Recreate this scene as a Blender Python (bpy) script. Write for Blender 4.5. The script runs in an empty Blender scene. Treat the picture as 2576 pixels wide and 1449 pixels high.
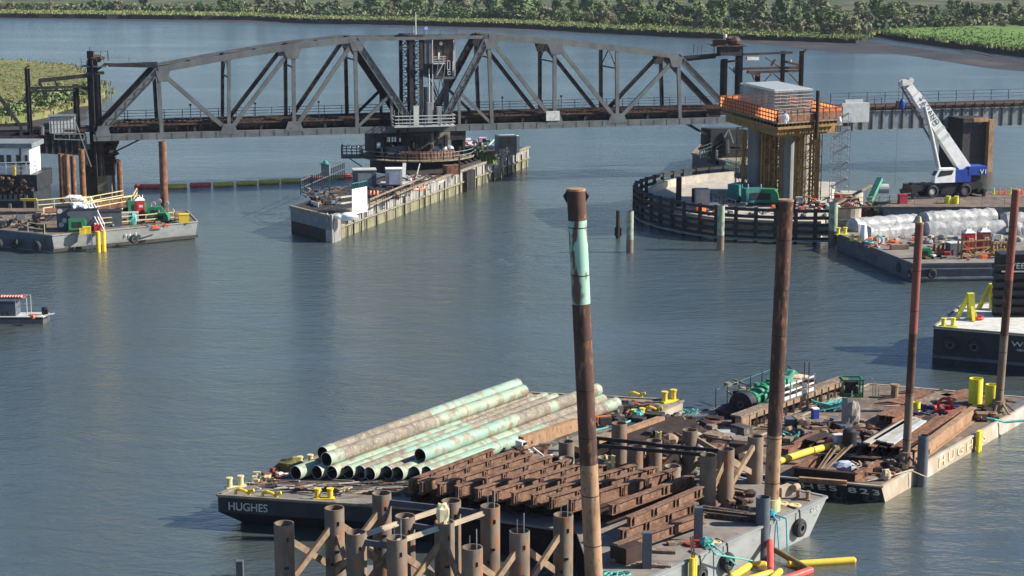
import bpy, math, random
from mathutils import Vector, Matrix
R = math.radians
random.seed(7)
sc = bpy.context.scene
COL = sc.collection
# ------------------------------------------------------------------ camera, sky, sun
H, PITCH, FPX = 35.0, R(10.8), 4500.0
cd = bpy.data.cameras.new('camera'); cam = bpy.data.objects.new('camera', cd); COL.objects.link(cam)
cam.location = (0, 0, H); cam.rotation_euler = (R(90) - PITCH, 0, 0)
cd.sensor_width = 36.0; cd.lens = 36.0 * FPX / 2576.0; cd.clip_end = 6000; cd.clip_start = 1
sc.camera = cam
AZ, EL = math.atan2(0.999, -0.02), R(32)           # clockwise from +Y
w = bpy.data.worlds.new('World'); sc.world = w; w.use_nodes = True
nt = w.node_tree; nt.nodes.clear()
sky = nt.nodes.new('ShaderNodeTexSky'); sky.sky_type = 'NISHITA'; sky.sun_disc = False
sky.sun_elevation = EL; sky.sun_rotation = AZ; sky.altitude = 0; sky.air_density = 1.0; sky.dust_density = 0.2; sky.ozone_density = 6.5
bg = nt.nodes.new('ShaderNodeBackground'); bg.inputs[1].default_value = 0.072
wo = nt.nodes.new('ShaderNodeOutputWorld')
nt.links.new(sky.outputs[0], bg.inputs[0]); nt.links.new(bg.outputs[0], wo.inputs[0])
sl = bpy.data.lights.new('sun', 'SUN'); sl.energy = 5.0; sl.angle = R(0.5); sl.color = (1.0, 0.93, 0.82)
so = bpy.data.objects.new('sun', sl); COL.objects.link(so)
sd = Vector((math.sin(AZ) * math.cos(EL), math.cos(AZ) * math.cos(EL), math.sin(EL)))
so.rotation_euler = sd.to_track_quat('Z', 'Y').to_euler(); so.location = (60, 100, 120)
sc.view_settings.view_transform = 'Standard'; sc.view_settings.look = 'None'
sc.view_settings.exposure = 1.0; sc.view_settings.gamma = 1.0
# ------------------------------------------------------------------ survey helpers (pixel of a 2576 wide print -> point in the place)
cp, sp = math.cos(PITCH), math.sin(PITCH)
def ray(u, v):
    a = (u - 1288) / FPX; k = (724.5 - v) / FPX
    return Vector((a, cp + k * sp, -sp + k * cp))
O = Vector((0, 0, H))
def G(u, v, z=0.0):
    r = ray(u, v); return O + r * ((z - H) / r.z)
def D(u, v, y):
    r = ray(u, v); return O + r * (y / r.y)
# ------------------------------------------------------------------ materials
MATS = {}
def mat(name, c1, c2=None, rough=0.7, metal=0.0, scale=1.0, lo=0.4, hi=0.62, bump=0.0, c3=None, s3=None, l3=0.55, h3=0.68, zs=1.0, detail=6, spec=0.22):
    if name in MATS: return MATS[name]
    m = bpy.data.materials.new(name); m.use_nodes = True; n = m.node_tree.nodes; L = m.node_tree.links
    b = n['Principled BSDF']; b.inputs['Roughness'].default_value = rough; b.inputs['Metallic'].default_value = metal
    b.inputs['Specular IOR Level'].default_value = spec
    c2 = c2 or tuple(x * 0.72 for x in c1)
    g = n.new('ShaderNodeNewGeometry'); mp = n.new('ShaderNodeMapping'); mp.inputs['Scale'].default_value = (1, 1, zs)
    L.new(g.outputs['Position'], mp.inputs[0])
    t = n.new('ShaderNodeTexNoise'); t.inputs['Scale'].default_value = scale; t.inputs['Detail'].default_value = detail; t.inputs['Roughness'].default_value = 0.65
    L.new(mp.outputs[0], t.inputs['Vector'])
    r = n.new('ShaderNodeValToRGB'); r.color_ramp.elements[0].position = lo; r.color_ramp.elements[1].position = hi
    r.color_ramp.elements[0].color = (*c1, 1); r.color_ramp.elements[1].color = (*c2, 1)
    L.new(t.outputs['Fac'], r.inputs[0]); out = r.outputs[0]
    if c3:
        t3 = n.new('ShaderNodeTexNoise'); t3.inputs['Scale'].default_value = s3 or scale * 2.7; t3.inputs['Detail'].default_value = 5
        L.new(mp.outputs[0], t3.inputs['Vector'])
        r3 = n.new('ShaderNodeValToRGB'); r3.color_ramp.elements[0].position = l3; r3.color_ramp.elements[1].position = h3
        L.new(t3.outputs['Fac'], r3.inputs[0])
        mx = n.new('ShaderNodeMixRGB'); mx.inputs[2].default_value = (*c3, 1)
        L.new(r3.outputs[0], mx.inputs[0]); L.new(out, mx.inputs[1]); out = mx.outputs[0]
    L.new(out, b.inputs['Base Color'])
    if bump:
        bp = n.new('ShaderNodeBump'); bp.inputs['Strength'].default_value = bump; bp.inputs['Distance'].default_value = 0.072
        L.new(t.outputs['Fac'], bp.inputs['Height']); L.new(bp.outputs[0], b.inputs['Normal'])
    MATS[name] = m; return m
M = {
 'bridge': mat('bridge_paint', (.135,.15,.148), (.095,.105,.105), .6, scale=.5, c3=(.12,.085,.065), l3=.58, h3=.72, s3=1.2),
 'bridge_dark': mat('dark_bridge_steel', (.032,.033,.038), (.017,.018,.02), .7, scale=.6, c3=(.075,.048,.038), l3=.56, h3=.7),  # near-black steel of the far truss, floor and towers, with brown patches
 'deck_rust': mat('rusty_track_steel', (.085,.048,.034), (.035,.025,.022), .8, scale=1.2, c3=(.16,.10,.07), l3=.6, h3=.7),
 'rust': mat('rusty_steel', (.20,.095,.055), (.11,.055,.038), .82, scale=1.6, bump=.3, c3=(.30,.17,.10), s3=4, zs=.5),
 'rust_red': mat('red_oxide_steel', (.25,.075,.055), (.16,.06,.045), .75, scale=1.4, zs=.35, c3=(.12,.07,.05), s3=3),
 'rust_brown': mat('brown_weathered_steel', (.095,.048,.036), (.055,.033,.026), .8, scale=1.2, zs=.3, bump=.3, c3=(.24,.12,.06), s3=5, l3=.56, h3=.7),
 'rust_light': mat('light_brown_rusty_steel', (.34,.21,.12), (.23,.14,.085), .85, scale=1.3, zs=.4, bump=.3, c3=(.18,.10,.06), s3=6),
 'beam_rust': mat('beam_rust', (.19,.11,.072), (.10,.055,.038), .85, scale=1.5, bump=.3, c3=(.27,.16,.10), s3=5),
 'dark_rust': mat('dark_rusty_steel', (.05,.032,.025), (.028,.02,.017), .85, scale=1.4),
 'pile_tan': mat('muddy_pipe_pile', (.20,.155,.115), (.125,.098,.075), .85, scale=1.5, zs=.4, bump=.3, c3=(.27,.11,.045), s3=3.2, l3=.56, h3=.66),
 'brace_tan': mat('weathered_brace_steel', (.27,.19,.12), (.17,.115,.075), .8, scale=2),
 'mint': mat('mint_pipe_coating', (.20,.33,.26), (.26,.38,.30), .5, scale=.6, c3=(.25,.215,.15), s3=1.5, l3=.50, h3=.62),
 'mint_pale': mat('pale_mint_coating', (.31,.36,.255), (.24,.33,.25), .5, scale=.7, c3=(.22,.18,.125), s3=1.6, l3=.48, h3=.62),
 'mud': mat('mud_caked_pipe', (.25,.215,.165), (.15,.13,.105), .9, scale=1.6, bump=.5, c3=(.34,.30,.24), s3=5),
 'pipe_in': mat('dark_pipe_inside', (.05,.045,.04), (.03,.028,.025), .9),
 'band': mat('weld_band', (.34,.22,.12), None, .8),
 'deck_gray': mat('worn_gray_deck', (.23,.205,.175), (.15,.135,.12), .85, scale=.5, c3=(.16,.13,.11), s3=1.6, l3=.56, h3=.7),
 'deck_brown': mat('worn_brown_deck', (.17,.13,.10), (.095,.075,.062), .85, scale=.5, c3=(.25,.20,.15), s3=1.1, l3=.54, h3=.7),
 'deck_black': mat('dark_oily_deck', (.085,.075,.065), (.045,.042,.04), .8, scale=.6, c3=(.24,.20,.16), s3=1.5, l3=.55, h3=.68),
 'hull_gray': mat('gray_hull_paint', (.25,.265,.255), (.20,.21,.205), .65, scale=.5, zs=2, c3=(.15,.12,.10), s3=1.5, l3=.6, h3=.78),
 'hull_black': mat('black_hull_paint', (.022,.027,.034), (.035,.038,.042), .5, scale=.6, c3=(.07,.055,.048), s3=1.3, l3=.62, h3=.75),
 'hull_tan': mat('tan_weathered_hull', (.40,.33,.24), (.30,.24,.18), .8, scale=.5, c3=(.36,.38,.34), s3=.6, l3=.5, h3=.65),
 'hull_mid': mat('blue_gray_hull', (.10,.11,.12), (.07,.075,.085), .65, scale=.6, c3=(.16,.15,.14), s3=1.8, l3=.58, h3=.75),
 'waterline': mat('wet_waterline_band', (.06,.055,.04), (.035,.035,.03), .6, scale=1),
 'conc': mat('pale_concrete', (.42,.385,.32), (.31,.285,.24), .85, scale=.6, c3=(.28,.25,.20), s3=1.8, l3=.58, h3=.72),
 'conc_gray': mat('gray_concrete', (.21,.225,.23), (.16,.17,.18), .85, scale=.8, zs=.4),
 'conc_old': mat('old_stone', (.26,.23,.17), (.17,.15,.11), .9, scale=1.1, c3=(.12,.11,.07), s3=2),
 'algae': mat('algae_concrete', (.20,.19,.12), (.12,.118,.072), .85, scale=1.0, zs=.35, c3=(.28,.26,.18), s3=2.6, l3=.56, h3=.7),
 'timber_pale': mat('pale_planking', (.44,.43,.39), (.31,.305,.28), .85, scale=3.0, zs=.15, c3=(.24,.22,.18), s3=2.2, l3=.6, h3=.72),
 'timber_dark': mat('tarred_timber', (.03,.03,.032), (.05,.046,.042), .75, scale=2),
 'timber': mat('weathered_timber', (.21,.155,.11), (.13,.10,.075), .85, scale=2.2, bump=.3, c3=(.35,.29,.22), s3=4),
 'yellow': mat('yellow_paint', (.72,.52,.045), (.62,.43,.04), .5, scale=2, c3=(.35,.24,.06), s3=4, l3=.66, h3=.75),
 'yellow_green': mat('lemon_yellow_paint', (.70,.63,.05), (.60,.53,.05), .5, scale=2),
 'yellow_pale': mat('faded_yellow_rail_paint', (.62,.52,.26), (.50,.42,.22), .6, scale=2),
 'ochre': mat('ochre_formwork', (.27,.165,.06), (.15,.095,.04), .75, scale=1.3, zs=.5),
 'orange': mat('orange_safety_net', (.85,.24,.08), (.70,.17,.06), .7, scale=.8, c3=(.9,.45,.28), s3=2),
 'red': mat('red_paint', (.55,.045,.04), (.42,.035,.035), .45, scale=2),
 'boom_red': mat('red_float_fabric', (.62,.09,.07), (.52,.07,.06), .45, scale=2),
 'boom_yellow': mat('yellow_float_fabric', (.74,.50,.05), (.62,.42,.05), .45, scale=2),
 'olive': mat('olive_float_fabric', (.20,.17,.06), (.14,.12,.05), .6, scale=2),
 'green': mat('green_machine_paint', (.03,.21,.095), (.02,.13,.06), .5, scale=2),
 'green_lite': mat('mint_green_machine_paint', (.10,.34,.23), (.06,.22,.15), .5, scale=2),
 'teal': mat('teal_paint', (.05,.22,.20), (.03,.13,.13), .5, scale=2),
 'rope_teal': mat('teal_rope', (.12,.42,.36), (.08,.30,.27), .8, scale=9),
 'rope_tan': mat('tan_rope', (.45,.37,.25), (.30,.24,.17), .85, scale=9),
 'rope_dark': mat('dark_cable', (.05,.05,.048), None, .8),
 'blue': mat('blue_paint', (.025,.06,.30), (.02,.045,.22), .4, scale=2),
 'white': mat('white_paint', (.78,.78,.75), (.66,.66,.64), .5, scale=1.5),
 'offwhite': mat('dirty_white', (.60,.59,.54), (.44,.43,.40), .6, scale=1.5),
 'tarp': mat('white_plastic_sheeting', (.43,.43,.42), (.30,.30,.295), .35, scale=1.6, bump=1.0, c3=(.28,.265,.24), s3=1.8, l3=.52, h3=.68),
 'rubber': mat('tyre_rubber', (.025,.025,.026), (.045,.043,.04), .85, scale=3),
 'steel_gray': mat('gray_painted_steel', (.19,.215,.22), (.13,.15,.155), .6, scale=1.2),
 'steel_pale': mat('pale_gray_paint', (.46,.48,.46), (.37,.38,.37), .6, scale=1.2),
 'slate': mat('slate_gray_paint', (.10,.115,.135), (.075,.085,.10), .6, scale=1.5),
 'galv': mat('galvanised_steel', (.42,.44,.43), (.30,.32,.31), .5, metal=.3, scale=3),
 'black': mat('black_paint', (.018,.019,.022), (.03,.03,.032), .55, scale=2),
 'glass': mat('dark_window_glass', (.02,.025,.03), (.03,.035,.04), .1, scale=1, spec=.6),
 'letter': mat('white_lettering', (.62,.62,.58), (.42,.42,.40), .7, scale=4),
 'letter_rust': mat('cream_lettering', (.72,.55,.33), (.55,.38,.22), .7, scale=3),
 'letter_dark': mat('dark_lettering', (.05,.06,.07), None, .7),
 'brick': mat('brown_cabin_siding', (.105,.06,.045), (.065,.042,.036), .8, scale=1.2, c3=(.20,.13,.08), s3=1.5, l3=.58, h3=.7),
 'skin': mat('skin', (.42,.24,.16), None, .6), 'hivis': mat('hi_vis_vest', (.75,.42,.06), None, .7), 'jeans': mat('navy_work_trousers', (.04,.05,.09), None, .8),
}
nm = M['orange'].node_tree; bs_ = nm.nodes['Principled BSDF']; tr_ = nm.nodes.new('ShaderNodeBsdfTranslucent'); tr_.inputs[0].default_value = (.95,.35,.14,1)
mx_ = nm.nodes.new('ShaderNodeMixShader'); mx_.inputs[0].default_value = .5; nm.links.new(bs_.outputs[0], mx_.inputs[1]); nm.links.new(tr_.outputs[0], mx_.inputs[2]); nm.links.new(mx_.outputs[0], nm.nodes['Material Output'].inputs[0])
# ------------------------------------------------------------------ mesh builder
WM = {}
def V3(p): return Vector(p)
class MB:
    def __init__(s): s.v = []; s.f = []; s.m = []; s.k = 0
    def mi(s, k): s.k = k; return s
    def add(s, vs, fs):
        b = len(s.v); s.v += [Vector(p) for p in vs]
        for f in fs: s.f.append(tuple(b + i for i in f)); s.m.append(s.k)
        return s
    def box(s, c, d, rz=0.0):
        c = Vector(c); x, y, z = d[0] / 2, d[1] / 2, d[2] / 2; cr, sr = math.cos(rz), math.sin(rz)
        vs = []
        for sx, sy, sz in ((-1,-1,-1),(1,-1,-1),(1,1,-1),(-1,1,-1),(-1,-1,1),(1,-1,1),(1,1,1),(-1,1,1)):
            a, b = sx * x, sy * y; vs.append(c + Vector((a * cr - b * sr, a * sr + b * cr, sz * z)))
        return s.add(vs, [(3,2,1,0),(4,5,6,7),(0,1,5,4),(1,2,6,5),(2,3,7,6),(3,0,4,7)])
    def bar(s, p0, p1, w, h, up=(0,0,1)):
        p0, p1 = Vector(p0), Vector(p1); d = (p1 - p0)
        if d.length < 1e-6: return s
        d.normalize(); up = Vector(up)
        if abs(d.dot(up)) > .98: up = Vector((0,1,0)) if abs(d.y) < .9 else Vector((1,0,0))
        a = d.cross(up).normalized(); b = a.cross(d).normalized(); a *= w / 2; b *= h / 2
        vs = [p0-a-b, p0+a-b, p0+a+b, p0-a+b, p1-a-b, p1+a-b, p1+a+b, p1-a+b]
        return s.add(vs, [(3,2,1,0),(4,5,6,7),(0,1,5,4),(1,2,6,5),(2,3,7,6),(3,0,4,7)])
    def ib(s, p0, p1, w, h, t=.04, up=(0,0,1)):
        p0, p1 = Vector(p0), Vector(p1); d = (p1-p0).normalized(); up = Vector(up)
        if abs(d.dot(up)) > .98: up = Vector((0,1,0))
        a = d.cross(up).normalized(); b = a.cross(d).normalized()
        s.bar(p0 + b*(h/2-t/2), p1 + b*(h/2-t/2), w, t, b); s.bar(p0 - b*(h/2-t/2), p1 - b*(h/2-t/2), w, t, b)
        return s.bar(p0, p1, t, h - 2*t - .004, b)
    def cyl(s, p0, p1, r0, r1=None, n=14, cap=True, segs=1):
        p0, p1 = Vector(p0), Vector(p1); r1 = r0 if r1 is None else r1; d = (p1-p0).normalized()
        up = Vector((0,0,1)) if abs(d.z) < .95 else Vector((1,0,0))
        a = d.cross(up).normalized(); b = a.cross(d)
        vs = []; fs = []
        for j in range(segs + 1):
            t = j / segs; c = p0.lerp(p1, t); r = r0 + (r1-r0)*t
            for i in range(n):
                q = 2*math.pi*i/n; vs.append(c + a*math.cos(q)*r + b*math.sin(q)*r)
        for j in range(segs):
            for i in range(n):
                k = (i+1) % n; fs.append((j*n+i, j*n+k, (j+1)*n+k, (j+1)*n+i))
        if cap: fs.append(tuple(range(n))); fs.append(tuple(reversed(range(segs*n, segs*n+n))))
        return s.add(vs, [tuple(reversed(f)) for f in fs])
    def ring(s, p0, p1, ro, ri, n=16):                # hollow tube with thick wall
        p0, p1 = Vector(p0), Vector(p1); d = (p1-p0).normalized()
        up = Vector((0,0,1)) if abs(d.z) < .95 else Vector((1,0,0))
        a = d.cross(up).normalized(); b = a.cross(d); vs = []
        for c, r in ((p0, ro), (p1, ro), (p1, ri), (p0, ri)):
            for i in range(n):
                q = 2*math.pi*i/n; vs.append(c + a*math.cos(q)*r + b*math.sin(q)*r)
        fs = []
        for j in range(4):
            for i in range(n):
                k = (i+1) % n; l = (j+1) % 4; fs.append((j*n+k, j*n+i, l*n+i, l*n+k))
        return s.add(vs, fs)
    def tube(s, pts, r, n=6):
        for i in range(len(pts)-1): s.cyl(pts[i], pts[i+1], r, n=n)
        return s
    def prism(s, poly, z0, z1, shrink=None):
        n = len(poly); c = Vector((sum(p[0] for p in poly)/n, sum(p[1] for p in poly)/n, 0))
        A = sum(poly[i][0]*poly[(i+1)%n][1]-poly[(i+1)%n][0]*poly[i][1] for i in range(n))
        poly = list(poly) if A > 0 else list(reversed(poly))
        bot = [Vector((p[0], p[1], z0)) for p in poly]
        if shrink: bot = [Vector((c.x+(p.x-c.x)*shrink, c.y+(p.y-c.y)*shrink, z0)) for p in bot]
        top = [Vector((p[0], p[1], z1)) for p in poly]
        fs = [tuple(reversed(range(n))), tuple(range(n, 2*n))]
        for i in range(n): k = (i+1) % n; fs.append((i, k, n+k, n+i))
        return s.add(bot+top, fs)
    def torus(s, c, ax, Rr, r, n=18, m=8):
        c = Vector(c); ax = Vector(ax).normalized(); up = Vector((0,0,1)) if abs(ax.z) < .9 else Vector((1,0,0))
        a = ax.cross(up).normalized(); b = a.cross(ax); vs = []; fs = []
        for i in range(n):
            q = 2*math.pi*i/n; d = a*math.cos(q)+b*math.sin(q)
            for j in range(m):
                p = 2*math.pi*j/m; vs.append(c + d*(Rr + r*math.cos(p)) + ax*(r*1.15*math.sin(p)))
        for i in range(n):
            for j in range(m):
                k = (i+1) % n; l = (j+1) % m; fs.append((i*m+j, k*m+j, k*m+l, i*m+l))
        return s.add(vs, fs)
    def blob(s, c, d, n=10, m=6, jit=.0):
        c = Vector(c); vs = [c + Vector((0,0,-d[2]))]; fs = []
        for j in range(1, m):
            p = -math.pi/2 + math.pi*j/m
            for i in range(n):
                q = 2*math.pi*i/n; k = 1 + random.uniform(-jit, jit)
                vs.append(c + Vector((d[0]*math.cos(q)*math.cos(p)*k, d[1]*math.sin(q)*math.cos(p)*k, d[2]*math.sin(p)*k)))
        vs.append(c + Vector((0,0,d[2])))
        for i in range(n):
            k = (i+1) % n; fs.append((0, 1+k, 1+i)); fs.append((len(vs)-1, 1+(m-2)*n+i, 1+(m-2)*n+k))
            for j in range(m-2): fs.append((1+j*n+i, 1+j*n+k, 1+(j+1)*n+k, 1+(j+1)*n+i))
        return s.add(vs, fs)
    def rail(s, pts, h=1.1, sp_=2.0, r=.035, nr=2, n=5):
        for a, b in zip(pts[:-1], pts[1:]):
            a, b = Vector(a), Vector(b); k = max(1, round((b-a).length/sp_))
            for i in range(k+1):
                p = a.lerp(b, i/k); s.bar(p, p+Vector((0,0,h)), 2*r, 2*r)
            for j in range(nr):
                z = Vector((0,0,h*(1-j/nr)-r)); s.bar(a+z, b+z, 2*r*.9, 2*r*.9)
        return s
    def build(s, name, mats, parent=None, smooth=False, label=None):
        me = bpy.data.meshes.new(name); inv = WM[parent].inverted() if parent is not None else None
        if inv is not None: vs = [inv @ p for p in s.v]; org = None
        else:
            zs = [p.z for p in s.v]; n = len(s.v)
            org = Vector((sum(p.x for p in s.v)/n, sum(p.y for p in s.v)/n, min(zs))); vs = [p-org for p in s.v]
        me.from_pydata([tuple(p) for p in vs], [], s.f)
        if not isinstance(mats, (list, tuple)): mats = [mats]
        for m in mats: me.materials.append(m)
        me.polygons.foreach_set('material_index', s.m)
        if smooth: me.polygons.foreach_set('use_smooth', [len(f) <= 4 for f in s.f])
        if smooth: me.set_sharp_from_angle(angle=R(38))
        me.update(); o = bpy.data.objects.new(name, me); COL.objects.link(o)
        if parent is not None: o.parent = parent; WM[o] = WM[parent].copy()
        else: o.location = org; WM[o] = Matrix.Translation(org)
        if label: o['label'] = label
        return o
def tag(o, label=None, cat=None, group=None, kind=None):
    if label: o['label'] = label
    if cat: o['category'] = cat
    if group: o['group'] = group
    if kind: o['kind'] = kind
    return o
def thing(name, label, cat, loc=(0,0,0), rz=0.0, group=None, rot=None):
    o = bpy.data.objects.new(name, None); COL.objects.link(o); o.location = loc; o.empty_display_size = .3
    o.rotation_euler = rot or (0, 0, rz)
    WM[o] = Matrix.LocRotScale(Vector(loc), o.rotation_euler.to_quaternion(), None)
    return tag(o, label, cat, group)
def local(parent): return WM[parent]
class LB(MB):
    """builder whose shapes are given in the parent's own frame"""
    def build(s, name, mats, parent=None, smooth=False, label=None):
        s.v = [WM[parent] @ p for p in s.v]; return MB.build(s, name, mats, parent, smooth, label)
def dup(root, loc, rz=None, label=None, group=None, scale=None, rot=None):
    def cpy(o, par):
        c = o.copy(); COL.objects.link(c); c.parent = par
        if par is not None: c.matrix_parent_inverse = o.matrix_parent_inverse.copy()
        for ch in KIDS.get(o.name, []): cpy(ch, c)
        return c
    KIDS = {}
    for o in bpy.data.objects:
        if o.parent: KIDS.setdefault(o.parent.name, []).append(o)
    c = cpy(root, None); c.location = loc
    if rz is not None: c.rotation_euler = (0, 0, rz)
    if rot is not None: c.rotation_euler = rot
    if scale: c.scale = scale
    if label: c['label'] = label
    if group: c['group'] = group
    return c
def text(s, p0, xd, ud, width, mt, parent, name='lettering', depth=.02, spacing=1.0, hgt=None):
    c = bpy.data.curves.new('t', 'FONT'); c.body = s; c.extrude = .02; c.space_character = spacing; c.offset = .0
    o = bpy.data.objects.new('t', c); COL.objects.link(o)
    dg = bpy.context.evaluated_depsgraph_get(); dg.update()
    me = bpy.data.meshes.new_from_object(o.evaluated_get(dg)); bpy.data.objects.remove(o)
    xs = [v.co.x for v in me.vertices]; x0, x1 = min(xs), max(xs); ys = [v.co.y for v in me.vertices]; y0, y1 = min(ys), max(ys)
    k = width/(x1-x0); ky = (hgt/(y1-y0)) if hgt else k
    xd = Vector(xd).normalized(); ud = Vector(ud).normalized(); nd = xd.cross(ud)
    b = MB(); b.add([Vector(p0)+xd*((v.co.x-x0)*k)+ud*((v.co.y-y0)*ky)+nd*(v.co.z*depth/.02) for v in me.vertices], [tuple(p.vertices) for p in me.polygons])
    bpy.data.meshes.remove(me)
    return b.build(name, mt, parent)
def up(p, dz): p = Vector(p); return Vector((p.x, p.y, p.z+dz))
ORD = ['first','second','third','fourth','fifth','sixth','seventh','eighth','ninth','tenth','eleventh','twelfth','thirteenth','fourteenth','fifteenth']
# ------------------------------------------------------------------ water
def water_mat():
    m = bpy.data.materials.new('river_water'); m.use_nodes = True; n = m.node_tree.nodes; L = m.node_tree.links
    b = n['Principled BSDF']; b.inputs['IOR'].default_value = 2.5; b.inputs['Specular IOR Level'].default_value = 0.5
    g = n.new('ShaderNodeNewGeometry')
    def noise(sx, sy, scale, detail, rough=.6, dist=0):
        mp = n.new('ShaderNodeMapping'); mp.inputs['Scale'].default_value = (sx, sy, 1); mp.inputs['Rotation'].default_value = (0, 0, R(12))
        t = n.new('ShaderNodeTexNoise'); t.inputs['Scale'].default_value = scale; t.inputs['Detail'].default_value = detail; t.inputs['Roughness'].default_value = rough
        t.inputs['Distortion'].default_value = dist
        L.new(g.outputs['Position'], mp.inputs[0]); L.new(mp.outputs[0], t.inputs['Vector']); return t
    big = noise(.6, 1.3, .022, 4, .55)
    rp = n.new('ShaderNodeValToRGB'); rp.color_ramp.elements[0].position = .38; rp.color_ramp.elements[1].position = .62
    L.new(big.outputs['Fac'], rp.inputs[0])
    mx = n.new('ShaderNodeMixRGB'); mx.inputs[1].default_value = (.058, .073, .062, 1); mx.inputs[2].default_value = (.060, .087, .095, 1)
    L.new(rp.outputs[0], mx.inputs[0]); L.new(mx.outputs[0], b.inputs['Base Color'])
    rr = n.new('ShaderNodeMapRange'); rr.inputs['To Min'].default_value = .10; rr.inputs['To Max'].default_value = .17
    L.new(big.outputs['Fac'], rr.inputs[0]); L.new(rr.outputs[0], b.inputs['Roughness'])
    w1 = noise(.5, 1.0, .55, 4, .6, .8); w2 = noise(.65, 1.2, 2.2, 5, .65, .3)
    w0 = noise(.35, 1.0, .2, 4, .6, .5)
    s1 = n.new('ShaderNodeMapRange'); s1.inputs['To Min'].default_value = .3; s1.inputs['To Max'].default_value = 1.0
    L.new(rp.outputs[0], s1.inputs[0])
    sx = n.new('ShaderNodeSeparateXYZ'); L.new(g.outputs['Position'], sx.inputs[0])          # sheltered, calmer near-side water; dark reflections put into its olive base colour
    ny = n.new('ShaderNodeMapRange'); ny.inputs['From Min'].default_value = 95; ny.inputs['From Max'].default_value = 215; ny.inputs['To Min'].default_value = .42; L.new(sx.outputs['Y'], ny.inputs[0])
    mu_ = n.new('ShaderNodeMath'); mu_.operation = 'MULTIPLY'; L.new(s1.outputs[0], mu_.inputs[0]); L.new(ny.outputs[0], mu_.inputs[1]); s1 = mu_
    m2 = n.new('ShaderNodeMixRGB'); m2.inputs[1].default_value = (.050, .056, .036, 1); L.new(ny.outputs[0], m2.inputs[0]); L.new(mx.outputs[0], m2.inputs[2]); L.new(m2.outputs[0], b.inputs['Base Color'])
    r2 = n.new('ShaderNodeMath'); r2.operation = 'MULTIPLY'; L.new(rr.outputs[0], r2.inputs[0]); L.new(ny.outputs[0], r2.inputs[1]); L.new(r2.outputs[0], b.inputs['Roughness'])
    b0 = n.new('ShaderNodeBump'); b0.inputs['Distance'].default_value = .6; L.new(w0.outputs['Fac'], b0.inputs['Height']); L.new(s1.outputs[0], b0.inputs['Strength'])
    b1 = n.new('ShaderNodeBump'); L.new(b0.outputs[0], b1.inputs['Normal']); b1.inputs['Distance'].default_value = .65; L.new(w1.outputs['Fac'], b1.inputs['Height']); L.new(s1.outputs[0], b1.inputs['Strength'])
    b2 = n.new('ShaderNodeBump'); b2.inputs['Distance'].default_value = .3; L.new(w2.outputs['Fac'], b2.inputs['Height']); L.new(s1.outputs[0], b2.inputs['Strength'])
    L.new(b1.outputs[0], b2.inputs['Normal']); L.new(b2.outputs[0], b.inputs['Normal'])
    return m
b = MB(); b.add([(-2500,-300,0),(2500,-300,0),(2500,4500,0),(-2500,4500,0)], [(0,1,2,3)])
tag(b.build('water', water_mat()), kind='structure')
b = MB(); b.add([(-2500,-300,-2.5),(2500,-300,-2.5),(2500,4500,-2.5),(-2500,4500,-2.5)], [(0,1,2,3)])
tag(b.build('river_bed', mat('river_silt', (.08,.07,.05))), kind='structure')
# ------------------------------------------------------------------ far bank
LEAF = [mat('leaf_a', (.125,.185,.07), (.085,.13,.055), .8, scale=.4), mat('leaf_b', (.175,.225,.085), (.12,.17,.065), .8, scale=.4),
        mat('leaf_c', (.18,.18,.10), (.13,.135,.08), .85, scale=.4), mat('leaf_d', (.085,.13,.06), (.06,.09,.048), .8, scale=.4), mat('leaf_e', (.21,.18,.125), (.15,.135,.095), .85, scale=.4)]
mud = mat('wet_mud', (.05,.045,.042), (.032,.032,.034), .7, scale=.12, zs=1, c3=(.085,.07,.06), s3=.06)
grass = mat('marsh_grass', (.20,.22,.075), (.11,.15,.05), .9, scale=.05, c3=(.26,.25,.11), s3=.12, l3=.5, h3=.65)
grass_bright = mat('bright_marsh_grass', (.11,.19,.04), (.085,.155,.035), .9, scale=.05, c3=(.16,.22,.07), s3=.07)
soil = mat('dark_bank_soil', (.022,.026,.024), (.035,.035,.03), .95, scale=.3)
shore = [(-400,40),(-60,45),(0,46),(300,49),(645,56),(900,62),(1150,71),(1300,76),(1541,86),(1742,95),(1931,112),(2031,124),(2131,133),(2257,136),(2357,150),(2482,170),(2576,180),(2700,200),(3000,260)]
edge = [(-400,22),(-60,30),(0,33),(300,36),(645,40),(771,46),(1022,51),(1291,58),(1541,70),(1792,82),(1936,88),(2081,95),(2150,97),(2176,90),(2185,70),(2200,72),(2262,86),(2357,98),(2457,110),(2576,124),(2700,142),(3000,190)]
ZL = 2.3
def wob(pts, z, k, amp):
    out = []
    for i in range(len(pts)-1):
        a, c = G(*pts[i], z), G(*pts[i+1], z); n = max(1, int((c-a).length/k))
        for j in range(n):
            p = a.lerp(c, j/n); out.append(Vector((p.x+random.uniform(-amp,amp), p.y+random.uniform(-amp*2,amp*2), z)))
    out.append(G(*pts[-1], z)); return out
E = wob(edge, ZL, 7, .8); S = wob(shore, 0.02, 14, .7)
b = MB(); n = len(E); back = [Vector((-3000+6000*i/(n-1), 3200, ZL)) for i in range(n)]
b.add(E + back, [(i, i+1, n+i+1, n+i) for i in range(n-1)])
tag(b.build('marsh_land', [grass]), kind='structure')
b = MB(); foot = [Vector((p.x*1.0, p.y-1.2, -.5)) for p in E]
b.add([Vector((p.x, p.y, ZL-.01)) for p in E] + foot, [(n+i, n+i+1, i+1, i) for i in range(n-1)])
tag(b.build('river_bank', soil), kind='structure')
b = MB(); ns = len(S)
inner = [Vector((p.x*1.02, p.y+ (70 if p.x < 150 else 130), .9)) for p in S]
b.add(S + inner, [(i, i+1, ns+i+1, ns+i) for i in range(ns-1)])
tag(b.build('mud_flat', mud), kind='structure')
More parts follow.
